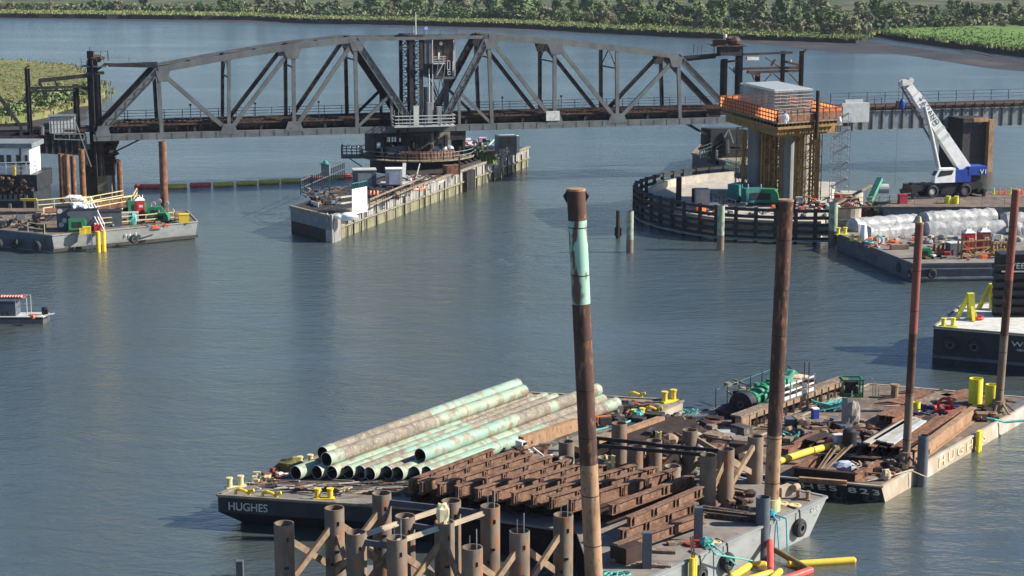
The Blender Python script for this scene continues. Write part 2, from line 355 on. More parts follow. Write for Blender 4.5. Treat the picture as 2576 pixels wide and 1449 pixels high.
def tuft(mb, p, r, h, k=5):
    for _ in range(k):
        q = random.uniform(0, 6.28); x, y = math.cos(q), math.sin(q); c = Vector(p) + Vector((random.uniform(-r,r), random.uniform(-r,r), 0))
        hh = h*random.uniform(.6, 1.15); ww = r*random.uniform(.25,.55)
        mb.add([c+Vector((-x*ww,-y*ww,-.3)), c+Vector((x*ww,y*ww,-.3)), c+Vector((x*ww*.7+random.uniform(-.2,.2),y*ww*.7,hh)), c+Vector((-x*ww*.6,-y*ww*.6,hh*.9))], [(0,1,2,3)])
# reeds along the bank edge and over the marsh strip
b = MB()
def at_edge(pts, u):
    for i in range(len(pts)-1):
        if pts[i][0] <= u <= pts[i+1][0]:
            t = (u-pts[i][0])/max(1e-6, pts[i+1][0]-pts[i][0]); return pts[i][1]+(pts[i+1][1]-pts[i][1])*t
    return pts[-1][1]
for p in E:
    for _ in range(16):
        q = p + Vector((random.uniform(-4,4), random.uniform(.3,4), -.25)); b.mi(0 if random.random() < .6 else 1)
        if p.x > 190: b.mi(2)
        tuft(b, q, .55, random.uniform(.5,1.1), 4)
for _ in range(9000):
    u = random.uniform(-60, 2640); ve = at_edge(edge, u); v = ve - random.uniform(0, 1)**1.3*(14 if u < 2150 else 40)
    p = G(u, v, ZL); b.mi(0 if random.random() < .55 else 1)
    if u > 2200: b.mi(2)
    tuft(b, p, .7, random.uniform(.3,.75), 3)
tag(b.build('reeds', [mat('reed_tan', (.30,.29,.13), (.20,.22,.09), .9, scale=.3), mat('reed_green', (.12,.17,.055), (.085,.13,.045), .9, scale=.3), grass_bright]), kind='stuff')
SC = [(-400,9),(-60,19),(0,22),(300,25),(645,29),(771,36),(1022,41),(1291,45),(1541,56),(1792,66),(1936,71),(2081,78),(2160,80),(2205,72),(2300,68),(2700,56),(3000,50)]
S1 = wob(SC, ZL+.35, 9, 1.5); ns1 = len(S1); b = MB(); bk = [Vector((-3000+6000*i/(ns1-1), 3100, ZL+.35)) for i in range(ns1)]
lowf = [Vector((q.x, q.y, ZL-.2)) for q in S1]
b.add(S1+bk+lowf, [(i, i+1, ns1+i+1, ns1+i) for i in range(ns1-1)]+[(2*ns1+i, 2*ns1+i+1, i+1, i) for i in range(ns1-1)])
tag(b.build('scrub_land', mat('dark_scrub_ground', (.055,.075,.03), (.035,.05,.022), .95, scale=.08, c3=(.11,.10,.055), s3=.03, l3=.5, h3=.6)), kind='structure')
b = MB()
for q in S1:
    for _ in range(26):
        c = q+Vector((random.uniform(-6,6), random.uniform(-1,18), random.uniform(0,2.2))); b.mi(random.randrange(2))
        for _k in range(5):
            o_ = c+Vector((random.gauss(0,1.0), random.gauss(0,.8), random.gauss(0,.5))); n_ = Vector((random.gauss(0,1), random.gauss(0,1), random.gauss(.4,1))).normalized(); a_ = n_.orthogonal().normalized()*random.uniform(.4,.8); e_ = n_.cross(a_)
            b.add([o_-a_-e_, o_+a_-e_*.8, o_+a_*.8+e_, o_-a_*.9+e_*.8], [(0,1,2,3)])
tag(b.build('undergrowth', [LEAF[3], LEAF[2]]), kind='stuff')
# bright green meadow on the right
poly = [(2205,73),(2262,85),(2357,97),(2457,109),(2576,123),(2700,140),(2700,62),(2576,66),(2480,66),(2380,70),(2300,72)]
b = MB(); b.prism([G(u,v,ZL)[:2] for u,v in poly], ZL, ZL+.25)
tag(b.build('meadow', grass_bright), kind='structure')
# ------------------------------------------------------------------ trees
BARK = mat('bark', (.06,.05,.04), (.045,.038,.03), .9, scale=2)
def make_tree(kind, h, wd, lf, bushy, nleaf):
    t = thing(kind, 'x', 'tree', (0,0,0)); nleaf = int(nleaf*1.5)
    b = LB(); b.cyl((0,0,-.3), (0,0,h*.55), h*.014+.03, h*.01+.02, n=7)
    for i in range(7):
        q = i*2.4; z0 = h*random.uniform(.15,.5); rr = wd*random.uniform(.25,.42)
        b.cyl((0,0,z0), (rr*math.cos(q), rr*math.sin(q), z0+h*random.uniform(.15,.35)), h*.009+.02, .02, n=5, cap=False)
    b.build('trunk', BARK, t)
    b = LB(); cl = []
    for i in range(11 if not bushy else 8):
        q = random.uniform(0,6.28); rr = wd*.36*math.sqrt(random.random()); z = h*random.uniform(.1,.86)
        k = 1 - .6*max(0, z/h-.4); cl.append((Vector((rr*math.cos(q)*k*1.2, rr*math.sin(q)*k*1.2, z)), wd*random.uniform(.15,.27)*k))
    cl.append((Vector((0,0,h*.85)), wd*.2)); cl.append((Vector((0,0,h*.5)), wd*.3))
    for i in range(nleaf):
        c, r0 = random.choice(cl); d = Vector((random.gauss(0,1), random.gauss(0,1), random.gauss(0,1)))
        d = d.normalized()*r0*random.uniform(.55,1.12); p = c+d; p.z = max(.1, p.z)
        nn = (d.normalized()+Vector((random.uniform(-.7,.7),random.uniform(-.7,.7),random.uniform(-.3,.8)))).normalized()
        a = nn.orthogonal().normalized(); e = nn.cross(a); s_ = random.uniform(.18,.55)*(h/9)**.5
        b.mi(0 if random.random() < .72 else 1)
        b.add([p-a*s_-e*s_*.7, p+a*s_-e*s_*.7, p+a*s_*.8+e*s_*.8, p-a*s_*.7+e*s_], [(0,1,2,3)])
    b.build('crown', [LEAF[lf[0]], LEAF[lf[1]]], t)
    return t
KINDS = [('broad_tree', 10.5, 9.5, (0,1), False, 620, 'rounded mid green tree in the belt beyond the river', 'round green trees beyond the river'),
         ('tall_tree', 13, 8, (1,0), False, 600, 'tall yellowish green tree in the belt beyond the river', 'tall light green trees beyond the river'),
         ('dark_tree', 10, 9, (3,0), False, 600, 'dark green tree in the belt beyond the river', 'dark green trees beyond the river'),
         ('bush', 4.5, 7, (0,3), True, 420, 'low dark green bush between the reeds and the far trees', 'dark bushes on the far bank'),
         ('scrub', 5, 6.5, (2,4), True, 420, 'olive brown scrub bush on the far bank', 'brown scrub on the far bank'),
         ('pale_tree', 9, 7, (2,1), False, 520, 'pale olive tree with thin crown on the far bank', 'pale thin trees on the far bank')]
protos = [[make_tree(k[0], k[1]*f, k[2]*f, k[3], k[4], k[5]) for f in (1.0, .85, 1.12)] for k in KINDS]
used = set(); spots = []
for row, (off, ks, sp0) in enumerate([(9, (3,3,4), 30), (14, (4,3,5,0), 38), (24, (0,1,5,2), 40), (38, (1,0,2,0), 44), (56, (2,1,0), 52)]):
    u = -70 + row*13
    while u < 2650:
        v = at_edge(edge, u if not 2140 < u < 2200 else 2140) - off + random.uniform(-3,3)
        if u > 2200: v = max(min(v - 14, 72 - off*.9), -60)
        spots.append((u, v, random.choice(ks if u < 1950 else ((3,4,4) if row == 0 else (5,4,0,2) if row < 3 else (4,5,3,0)))))
        u += sp0*random.uniform(.7,1.3)*(1.25 if u > 2100 else 1.0)
for v_ in (68,62,55,47,38,28,16,4,-10,-26,-44):
    u = 2150+random.uniform(0,20)
    while u < 2640:
        if not (v_ > 56 and u < 2300): spots.append((u, v_+random.uniform(-3,3), random.choice((3,4,4) if v_ > 40 else (5,4,3,0,4)))); 
        u += random.uniform(26,44)
spots = sorted(spots, key=lambda q_: -q_[1])[:290]
for u, v, k in spots:
    if v < -58: continue
    pi = random.randrange(3); p = G(u, v, ZL - .2); s_ = random.choice((random.uniform(.55,.85), random.uniform(.8,1.1), random.uniform(1.0,1.45))); kd = KINDS[k]
    if u > 2150: s_ *= .75
    side = 'left of the bridge tower' if u < 1050 else ('right of the bridge tower' if u < 2150 else 'behind the bright meadow')
    lab = kd[6] + ', ' + side; grp = kd[7] + ', ' + side
    if (k, pi) not in used:
        used.add((k, pi)); o = protos[k][pi]; o.location = p; o['label'] = lab; o['group'] = grp; o.scale = (s_,)*3; o.rotation_euler = (0,0,random.uniform(0,6))
    else: o = dup(protos[k][pi], p, random.uniform(0,6), lab, grp, (s_*random.uniform(.85,1.45), s_, s_*random.uniform(.7,1.15)))
    o['category'] = 'bush' if k in (3,4) else 'tree'
for k in range(len(KINDS)):
    for pi in range(3):
        if (k, pi) not in used:
            for ch in list(protos[k][pi].children): bpy.data.objects.remove(ch)
            bpy.data.objects.remove(protos[k][pi])
# ------------------------------------------------------------------ marsh point on the left
isl = [(-120,148),(0,151),(45,150),(90,156),(140,160),(178,163),(205,178),(225,195),(250,205),(262,228),(255,243),(232,250),(205,252),(170,262),(150,268),(110,282),(60,292),(0,298),(-120,305)]
top = wob(isl, 1.6, 4, .5); b = MB(); b.prism([p[:2] for p in top], -1, 1.6)
tag(b.build('marsh_point', mat('tan_marsh_grass', (.19,.175,.075), (.12,.13,.045), .9, scale=.09, c3=(.13,.155,.05), s3=.2, l3=.48, h3=.6)), kind='structure')
b = MB()
for p in top[:]:
    for _ in range(4):
        q = p+Vector((random.uniform(-2,2), random.uniform(0,1.5), -.3)); b.mi(random.randrange(2)); tuft(b, q, .35, .8, 4)
for _ in range(3500):
    u = random.uniform(-30,240); v = random.uniform(158,284 - max(0,u-100)*.28)
    if v < 150+max(0,u-150)*.7: continue
    b.mi(random.randrange(2)); tuft(b, G(u,v,1.6), .4, random.uniform(.08,.25), 3)
tag(b.build('marsh_reeds', [mat('tan_reed', (.22,.20,.085), (.17,.16,.065), .9, scale=.5), mat('olive_reed', (.17,.17,.065), (.13,.14,.05), .9, scale=.5)]), kind='stuff')
mudp = [(-120,300),(0,290),(100,275),(160,258),(225,242),(262,236),(268,246),(240,255),(238,268),(215,283),(222,296),(190,318),(120,336),(0,352),(-120,360)]
b = MB(); mp_ = wob(mudp, .3, 5, .5); b.prism([p[:2] for p in mp_], -1, .3)
tag(b.build('mud_bank', mud), kind='structure')
proto = None
for i, (u, v, s_) in enumerate([(92,262,1.0),(118,268,1.1),(150,262,1.2),(178,256,.9),(75,285,.9),(30,292,.9),(215,240,.8)]):
    if proto is None:
        proto = make_tree('marsh_bush', 3.6, 5.2, (1,2), True, 380); o = proto; o.location = G(u,v,1.4)
        tag(o, 'x', 'bush', 'bushes at the edge of the marsh point')
    else: o = dup(proto, G(u,v,1.4), i*1.3)
    o['label'] = 'yellow green bush on the marsh point, %s of seven from the left' % ORD[[5,2,3,4,1,0,6][i] if False else sorted([92,118,150,178,75,30,215]).index(u)]
    o.scale = (s_,)*3
# ------------------------------------------------------------------ swing bridge
A0, B0 = G(407,341,8.8), G(1710,304.5,8.8)
tb = (B0-A0); tb.z = 0; tb.normalize(); nb = Vector((-tb.y, tb.x, 0)); WB = 7.6
def TP(u, v, off=0.0):                               # point on the near truss plane (moved back by off)
    r = ray(u, v); q = A0 - O; t = q.dot(nb)/r.dot(nb); return O + r*t + nb*off
def BS(s, h, off=0.0): return A0 + tb*s + nb*off + Vector((0,0,h-8.8))
def sof(u): p = TP(u, 341-(u-407)*.028); return (p-A0).dot(tb)
root = thing('swing_bridge', 'grey steel through truss railway swing bridge spanning the river on a round centre pier', 'bridge', BS(sof(1080), 8.8))
LU = [245,407,576,740,898,1040,1110,1237,1395,1552,1710,1852]
LN = [BS(sof(u), 9.15) for u in LU]
UN = {1: TP(398,176), 2: TP(576,143), 3: TP(738,117), 4: TP(893,99), 7: TP(1229,93), 8: TP(1395,105), 9: TP(1552,122), 10: TP(1706,141)}
def mem(name, p, q, w, h, off, m, parent=root):
    b = MB(); o = nb*off; p, q = p+o, q+o; d = (q-p).normalized()
    a = d.cross(nb).normalized()
    if m is M['bridge_dark'] or name in ('heavy_diagonal', 'end_post'):
        # two side plates with lacing between
        for s_ in (-1, 1): b.bar(p+a*s_*(h/2-.06), q+a*s_*(h/2-.06), w, .12, a)
        b.bar(p, q, w*.3, h*.9, a); L = (q-p).length; k = max(2, int(L/.9))
        for i in range(k):
            x0, x1 = p+d*(L*i/k), p+d*(L*(i+1)/k); s_ = 1 if i % 2 else -1
            b.bar(x0+a*s_*h*.4-nb*w*.4, x1-a*s_*h*.4-nb*w*.4, .08, .05, nb)
    else: b.bar(p, q, w, h, a)
    return b.build(name, m, parent)
for side, off in ((0, 0.0), (1, WB)):
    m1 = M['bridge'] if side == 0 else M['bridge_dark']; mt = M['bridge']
    L_, U_ = LN, UN
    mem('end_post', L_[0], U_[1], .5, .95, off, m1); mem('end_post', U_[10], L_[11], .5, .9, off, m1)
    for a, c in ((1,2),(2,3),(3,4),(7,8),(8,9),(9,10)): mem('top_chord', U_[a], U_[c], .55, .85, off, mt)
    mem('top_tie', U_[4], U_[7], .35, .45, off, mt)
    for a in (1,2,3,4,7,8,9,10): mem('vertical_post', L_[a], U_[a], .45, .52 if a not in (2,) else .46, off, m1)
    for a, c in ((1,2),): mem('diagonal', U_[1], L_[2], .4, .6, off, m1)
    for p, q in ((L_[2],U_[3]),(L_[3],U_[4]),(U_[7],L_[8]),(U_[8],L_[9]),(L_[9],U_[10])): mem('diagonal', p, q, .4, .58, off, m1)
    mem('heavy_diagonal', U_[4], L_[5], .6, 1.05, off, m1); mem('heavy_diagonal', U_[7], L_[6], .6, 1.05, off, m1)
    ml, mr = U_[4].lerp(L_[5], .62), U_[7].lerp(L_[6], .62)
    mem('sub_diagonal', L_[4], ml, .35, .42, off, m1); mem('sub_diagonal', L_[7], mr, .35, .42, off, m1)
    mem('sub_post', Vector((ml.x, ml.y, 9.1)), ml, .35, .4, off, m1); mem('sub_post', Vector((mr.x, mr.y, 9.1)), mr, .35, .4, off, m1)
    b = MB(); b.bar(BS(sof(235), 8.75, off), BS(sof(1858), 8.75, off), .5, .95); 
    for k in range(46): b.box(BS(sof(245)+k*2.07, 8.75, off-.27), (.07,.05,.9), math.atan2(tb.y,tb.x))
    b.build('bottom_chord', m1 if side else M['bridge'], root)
    g = nb*(off-.29)
    for j, (nd, dx, dz, ww) in enumerate([(UN[3],-.2,-1.0,2.6),(UN[4],.3,-.9,2.4),(UN[7],.4,-1.0,2.4),(UN[8],.2,-1.1,2.4),(UN[10],-.4,-.9,2.2),(UN[1],.6,-.9,2.0),(LN[2],0,.35,2.6),(LN[3],0,.45,2.8),(LN[9],0,.35,3.2),(LN[8],0,.35,2.8),(LN[0],.8,.5,2.2)]):
        c = nd + g + Vector((0,0,dz)) + tb*dx; e_ = Vector((0,0,.75 if dz < 0 else -.75)); q_ = nb*.05; b = MB()
        b.add([c-tb*ww/2+e_, c+tb*ww/2+e_, c+tb*ww*.3-e_, c-tb*ww*.3-e_, c+q_-tb*ww/2+e_, c+q_+tb*ww/2+e_, c+q_+tb*ww*.3-e_, c+q_-tb*ww*.3-e_], [(0,1,2,3),(7,6,5,4),(0,4,5,1),(1,5,6,2),(2,6,7,3),(3,7,4,0)])
        b.build('gusset_plate', m1, root)
b = MB()
keys = [1,2,3,4,7,8,9,10]
for i, k in enumerate(keys):
    p = UN[k]; b.bar(p+nb*.3, p+nb*(WB-.3), .35, .4)
    if k in (2,3,8,9,4,7):   # sway frame
        z = 3.0; q = Vector((p.x, p.y, p.z-z)); b.bar(q+nb*.2, q+nb*(WB-.2), .2, .2); b.bar(q+nb*.2, p+nb*WB*.5-Vector((0,0,.3)), .12, .12); b.bar(q+nb*(WB-.2), p+nb*WB*.5-Vector((0,0,.3)), .12, .12)
    if i < 7 and not (k == 4):
        q = UN[keys[i+1]]; b.bar(p+nb*.3, q+nb*(WB-.3), .22, .12); b.bar(p+nb*(WB-.3), q+nb*.3, .22, .12)
        mpt = (p+q)/2; b.bar(mpt+nb*.3, mpt+nb*(WB-.3), .22, .22)
b.build('lateral_bracing', M['bridge_dark'], root)
# deck: floor beams, stringers, sleepers, rails, walkway
b = MB()
for u0, u1 in zip(LU[:-1], LU[1:]):
    for k in range(2): s = sof(u0)+(sof(u1)-sof(u0))*k/2; b.bar(BS(s, 9.3, .3), BS(s, 9.3, WB-.3), .35, 1.1)
b.build('floor_beams', M['bridge_dark'], root)
b = MB()
for o_ in (1.0, 2.6, 4.9, 6.5): b.bar(BS(sof(240), 9.85, o_), BS(sof(1855), 9.85, o_), .3, .75)
b.build('stringers', M['bridge_dark'], root)
b = MB(); s0, s1 = sof(238), sof(1856); k = int((s1-s0)/.75)
for i in range(k): s = s0+(s1-s0)*i/k; b.bar(BS(s, 10.34, .6), BS(s, 10.34, 3.4), .3, .2); b.bar(BS(s, 10.34, 4.2), BS(s, 10.34, 7.1), .3, .2)
b.build('sleepers', M['deck_rust'], root)
b = MB()
for o_ in (1.1, 2.55, 4.95, 6.4): b.bar(BS(s0, 10.53, o_), BS(s1, 10.53, o_), .09, .16)
b.build('rails', M['deck_rust'], root)
b = MB(); b.bar(BS(s0, 10.3, .42), BS(s1, 10.3, .42), .25, .22)
for i in range(60): s = s0+(s1-s0)*i/60; b.bar(BS(s, 9.5, .42), BS(s, 10.25, .42), .1, .12)
b.build('edge_beam', M['deck_rust'], root)
b = MB(); b.bar(BS(s0, 10.42, WB+.9), BS(s1, 10.42, WB+.9), .9, .1); b.rail([BS(s0, 10.45, WB+1.3), BS(s1, 10.45, WB+1.3)], 1.25, 2.6, .045, 3)
b.build('walkway', M['slate'], root)
b = MB()
for i in range(9):
    s = sof(320)+i*9.3
    b.bar(BS(s, 10.4, WB*.5), BS(s, 12.6, WB*.5), .1, .1); b.box(BS(s, 12.7, WB*.5), (.35,.25,.3))
b.build('signal_posts', M['slate'], root)
# sign board hung on the near truss
b = MB(); c = BS(sof(1389), 10.15, -.4); hx = tb*1.05
p = [c-hx-Vector((0,0,.72)), c+hx-Vector((0,0,.72)), c+hx+Vector((0,0,.72)), c-hx+Vector((0,0,.72))]
b.add(p+[q+nb*.08 for q in p], [(0,1,2,3),(7,6,5,4),(0,4,5,1),(1,5,6,2),(2,6,7,3),(3,7,4,0)])
sg = thing('sign_board', 'blank looking white rectangular board with faded marks hung on the near truss of the bridge', 'sign', c)
b.build('panel', M['offwhite'], sg)
b = MB(); rr = random.Random(3)
for i in range(9): q = c-nb*.012+tb*rr.uniform(-.8,.8)+Vector((0,0,rr.uniform(-.5,.5))); b.bar(q-tb*rr.uniform(.05,.25), q+tb*.1+Vector((0,0,rr.uniform(-.2,.2))), .01, .06, (0,0,1))
b.build('faded_marks', M['galv'], sg)
# centre tower + control cabin
def BX(mb, u0, u1, z0, z1, o0, o1):
    a, c = sof(u0), sof(u1); m_ = (a+c)/2; return mb.box(BS(m_, (z0+z1)/2, (o0+o1)/2), (c-a, o1-o0, z1-z0), math.atan2(tb.y, tb.x))
ztop = UN[4].z+.1
b = MB()
for u in (1037, 1062):
    for o_ in (.3, WB-.3):
        BX(b, u-4, u+4, 9.4, ztop, o_-.25, o_+.25)
for o_ in (.1, WB-.1):
    for k in range(11):
        z0, z1 = 10.2+k*1.25, 11.45+k*1.25
        if z1 > ztop: break
        b.bar(BS(sof(1037), z0, o_), BS(sof(1062), z1, o_), .12, .1); b.bar(BS(sof(1062), z0, o_), BS(sof(1037), z1, o_), .12, .1); b.bar(BS(sof(1037), z1, o_), BS(sof(1062), z1, o_), .12, .12)
for k in range(6):
    z0 = 10.4+k*2.2
    if z0+2 < ztop: b.bar(BS(sof(1050), z0, .4), BS(sof(1050), z0+2.1, WB-.4), .14, .12); b.bar(BS(sof(1050), z0, WB-.4), BS(sof(1050), z0+2.1, .4), .14, .12)
BX(b, 1033, 1067, ztop-.3, ztop+.35, -.1, WB+.1)
BX(b, 1040, 1060, 10.5, ztop-.5, WB/2-.1, WB/2+.1)
b.build('centre_tower', M['bridge_dark'], root)
for a_ in ((1070,1089,10.3,14.8,.2,.9),(1070,1088,ztop-3.8,ztop-.4,.1,.8)): b = MB(); BX(b, *a_); b.build('riser_panel', M['slate'], root)
b = MB()
b.tube([BS(sof(1089), 10.2, -.1), BS(sof(1089), ztop-.3, -.1)], .06); b.tube([BS(sof(1080), 10.8, -.15), BS(sof(1080), ztop-4.5, -.15)], .08)
b.build('conduits', M['offwhite'], root)
cab = BS(sof(1118), ztop-5.6, 2.5)
cb = MB(); zc0, zc1 = ztop-5.7, ztop-.35; BX(cb, 1090, 1144, zc0+2.2, zc1, .6, WB-.6); cabo = cb.build('control_cabin', M['brick'], root)
b = MB(); BX(b, 1088, 1147, zc1, zc1+.15, .3, WB-.3); b.build('cabin_roof', M['bridge_dark'], cabo)
b = MB(); BX(b, 1092, 1145, zc0, zc0+2.2, .7, WB-.8); b.build('machinery_box', M['bridge_dark'], cabo)
b = MB()
for (u0,u1,z0,z1) in ((1102,1110,zc0+2.9,zc0+4.5),(1120,1135,zc0+3.2,zc0+4.6)): BX(b, u0, u1, z0, z1, .52, .6)
b.build('window', M['glass'], cabo)
b = MB()
for (u0,u1,z0,z1) in ((1128,1136,zc0+.9,zc0+2.3),(1129,1138,zc0+.2,zc0+.75)):
    for a in ((u0,u0+1.6,z0,z1),(u1-1.6,u1,z0,z1),(u0,u1,z0,z0+.12),(u0,u1,z1-.12,z1)): BX(b, *a, .5, .62)
BX(b, 1146, 1147.5, zc0, zc1, .3, .5); BX(b, 1142, 1148, zc0, zc1, .62, 1.0)
b.build('window_frame', M['steel_pale'], cabo)
b = MB(); BX(b, 1106, 1109.5, zc0+2.5, zc0+3.5, .48, .55); b.build('notice', M['white'], cabo)
b = MB(); b.blob(BS(sof(1112), zc0+4.8, .35), (.25,.2,.28)); b.build('lamp', M['white'], cabo)
b = MB(); BX(b, 1088, 1119, zc0+1.9, zc0+2.02, -.9, .6); b.rail([BS(sof(1088), zc0+2.0, -.9), BS(sof(1119), zc0+2.0, -.9), BS(sof(1119), zc0+2.0, .6)], 1.0, 1.2, .045, 3)
for u in (1100, 1118): b.bar(BS(sof(u), zc0, .2), BS(sof(u), zc0+1.9, -.8), .1, .1)
b.bar(BS(sof(1100), zc0, .4), BS(sof(1118), zc0+1.9, .4), .12, .1)
b.build('balcony', M['steel_pale'], cabo)
b = MB()
for o_ in (1.2, 3.5):
    b.bar(BS(sof(1092), zc0-.2, o_), BS(sof(1112), zc0-3.2, o_), .14, .14); b.bar(BS(sof(1092), zc0-.9, o_), BS(sof(1110), zc0-3.8, o_), .14, .14)
    b.bar(BS(sof(1091), 12.0, o_), BS(sof(1112), zc0-3.2, o_), .14, .14); b.bar(BS(sof(1116), zc0-3, o_), BS(sof(1124), zc0, o_), .1, .1); b.bar(BS(sof(1132), zc0-3, o_), BS(sof(1124), zc0, o_), .1, .1)
BX(b, 1092, 1150, zc0-.4, zc0-.05, .3, WB-.3); BX(b, 1128, 1138, 10.3, zc0-.4, 2.0, 2.6)
for k in range(8): b.bar(BS(sof(1092+k*4), zc0-2.8+k*.0+ -k*.25, 2.0), BS(sof(1092+k*4), zc0-2.8-k*.25, 3.0), .25, .05)
b.build('stair_and_struts', M['slate'], cabo)
mast = MB(); mast.cyl(BS(sof(1056), ztop+.3, 2), BS(sof(1056), ztop+3.6, 2), .09, .06, n=8); mast.cyl(BS(sof(1051), ztop+.3, 2), BS(sof(1051), ztop+1.6, 2), .04, n=5)
mast.build('antenna_mast', M['offwhite'], root)
b = MB(); b.cyl(BS(sof(1078), ztop+.2, 1), BS(sof(1078), ztop+1.3, 1), .03, n=5); b.cyl(BS(sof(1078), ztop+1.3, .95), BS(sof(1078), ztop+1.3, 1.1), .28, n=10); b.build('round_marker', mat('pale_blue', (.35,.42,.75)), root)
b = MB(); b.rail([BS(sof(1070), ztop+.2, .3), BS(sof(1150), ztop+.2, .3)], .9, 2.4, .035, 1); b.build('roof_rail', M['slate'], root)
# centre work platform with pale rails
b = MB(); BX(b, 985, 1137, 9.2, 9.4, -2.2, -.3); b.build('work_platform', M['steel_pale'], root)
b = MB(); b.rail([BS(sof(985), 9.4, -.5), BS(sof(985), 9.4, -2.2), BS(sof(1137), 9.4, -2.2), BS(sof(1137), 9.4, -.5)], 1.5, 2.4, .065, 3); BX(b, 1036, 1049, 9.4, 12.2, -1.4, -.9)
for k in range(10): b.bar(BS(sof(990)+k*.6, 9.4, -.8), BS(sof(990)+k*.6, 11.6, -.8), .08, .08)
b.build('platform_rails', M['steel_pale'], root)
for a_ in ((1070,1082,9.4,12.6,-1.6,-.6),(1096,1107,9.5,12,-1.2,-.4)): b = MB(); BX(b, *a_); b.build('equipment_cabinet', M['conc_gray'], root)
# side wires running back beside the bridge
# ------------------------------------------------------------------ end portals, approach span and catenary frames
def catenary(name, label, cols, beams, braces, m, extras=None, wires=None):
    t = thing(name, label, 'gantry', (cols[0][0].x, cols[0][0].y, cols[0][0].z))
    for p, z1, w_ in cols:
        b = MB(); q = Vector((p.x, p.y, z1)); b.bar(p, q, w_, w_*.35, (1,0,0)); b.bar(p+Vector((w_*.45,0,0)), q+Vector((w_*.45,0,0)), .09, w_*.8, (1,0,0)); b.bar(p-Vector((w_*.45,0,0)), q-Vector((w_*.45,0,0)), .09, w_*.8, (1,0,0))
        b.build('column', m, t)
    for p, q, w_, h_ in beams: b = MB(); b.bar(p, q, w_, h_); b.build('cross_beam', m, t)
    if braces:
        b = MB()
        for p, q, w_ in braces: b.bar(p, q, w_, w_)
        b.build('knee_braces', m, t)
    return t
Dk = 10.3
def BP(u, v, off): return TPo(u, v, off)
def TPo(u, v, off):
    r = ray(u, v); q = A0 + nb*off - O; t = q.dot(nb)/r.dot(nb); return O + r*t
def col(u, v, off, z0=9.0): p = TPo(u, v, off); return Vector((p.x, p.y, z0)), p.z
# left portal tower
p, z = col(231,152,1.0,3.2); p2, z2 = col(243,180,1.0,3.2)
lt = catenary('catenary_tower', 'tall dark riveted steel tower with railed lookout at the left end of the bridge', [(p, z, .9), (p2, z2, .55)],
   [(TPo(262,163,1.0), TPo(396,166,1.0), .35, .5), (TPo(240,188,1.0), TPo(98,203,1.0), .35, .55), (TPo(100,200,1.0), TPo(100,216,1.0), .3, .3), (TPo(216,185,1), TPo(262,183,1), .6, .4)],
   [(TPo(262,163,7), TPo(396,158,7), .3), (TPo(240,160,2), TPo(240,160,8), .3), (TPo(245,175,1), TPo(262,163,1), .3)], M['bridge_dark'])
b = MB(); pl = TPo(222,172,1); b.box(TPo(242,166,2), (3.6,3.0,.15)); b.rail([TPo(205,171,1), TPo(222,171,1), TPo(222,171,3)], 1.3, 1, .05, 3); b.rail([TPo(236,152,1), TPo(272,152,1), TPo(272,152,3)], 1.3, 1.2, .05, 2)
b.rail([TPo(262,162,1), TPo(326,162,1)], 1.0, 3, .04, 1)
b.build('lookout_rails', M['steel_gray'], lt)
b = MB(); b.box(TPo(228,138,1.5), (.9,.8,1.1)); b.cyl(TPo(226,130,1.5), TPo(226,119,1.5), .06, n=5); b.bar(TPo(240,150,1), TPo(262,146,2), .4, .35); b.blob(TPo(240,147,1.5), (1.0,.8,.5), jit=.3); b.build('winch_gear', M['deck_rust'], lt)
# left open catenary gantry
p, z = col(68,172,0,8.5); q, zq = col(190,212,3,9.3)
catenary('catenary_gantry', 'dark steel overhead line gantry left of the bridge, in front of the marsh point', [(p, z, .42), (q, zq, .5)],
   [(TPo(70,222,0), TPo(205,218,0), .35, .35), (TPo(70,230,0), TPo(190,227,0), .3, .25), (TPo(184,216,3), TPo(222,222,3), .5, .4)],
   [(TPo(98,230,0), TPo(72,258,0), .15), (TPo(158,230,0), TPo(188,256,2), .15), (TPo(100,204,0), TPo(106,220,0), .25), (TPo(138,204,0), TPo(146,220,0), .3), (TPo(62,172,0), TPo(74,165,0), .2)], M['bridge_dark'])
# far-left truss diagonal of the next span
b = MB(); b.bar(TPo(-60,150,-.5), TPo(-2,243,-.5), .45, .5, nb); b.bar(TPo(-2,243,-.5), TPo(52,318,-.5), .5, .55, nb); b.bar(TPo(52,318,-.5), TPo(66,500,-.5), .45, .4, nb); b.bar(TPo(-60,355,-.5), TPo(80,350,-.5), .5, 1.0); b.bar(TPo(-60,318,-.5), TPo(72,312,-.5), .4, .4); b.bar(TPo(-60,280,-.5), TPo(0,265,-.5), .4, .3)
b.bar(TPo(-60,332,0), TPo(76,328,0), .4, .25); b.bar(TPo(-60,340,4), TPo(76,338,4), .4, .7)
tag(b.build('approach_truss', M['bridge_dark']), 'dark steel truss end of the approach span at the far left above the white boat', 'bridge span')
# left abutment girder box + hut
ab = thing('end_girder', 'dark riveted girder box carrying the tracks between the gantry and the left tower', 'bridge girder', TPo(140,380,1))
b = MB()
pts = [TPo(74,338,-.2), TPo(218,345,-.2), TPo(222,420,-.2), TPo(196,390,-.2), TPo(78,385,-.2)]
n_ = len(pts); b.add(pts+[q+nb*.2 for q in pts], [tuple(reversed(range(n_))), tuple(range(n_,2*n_))]+[(i,(i+1)%n_,n_+(i+1)%n_,n_+i) for i in range(n_)])
b.build('side_plate', M['bridge_dark'], ab); b = MB(); pts2 = [q+nb*(WB) for q in pts]; b.add(pts2+[q+nb*.2 for q in pts2], [tuple(reversed(range(n_))), tuple(range(n_,2*n_))]+[(i,(i+1)%n_,n_+(i+1)%n_,n_+i) for i in range(n_)])
for k in range(9): q = TPo(80+k*16.5, 342, -.3); b.bar(q, q-Vector((0,0,2.3)), .12, .14)
b.build('side_plate', M['bridge_dark'], ab)
b = MB(); 
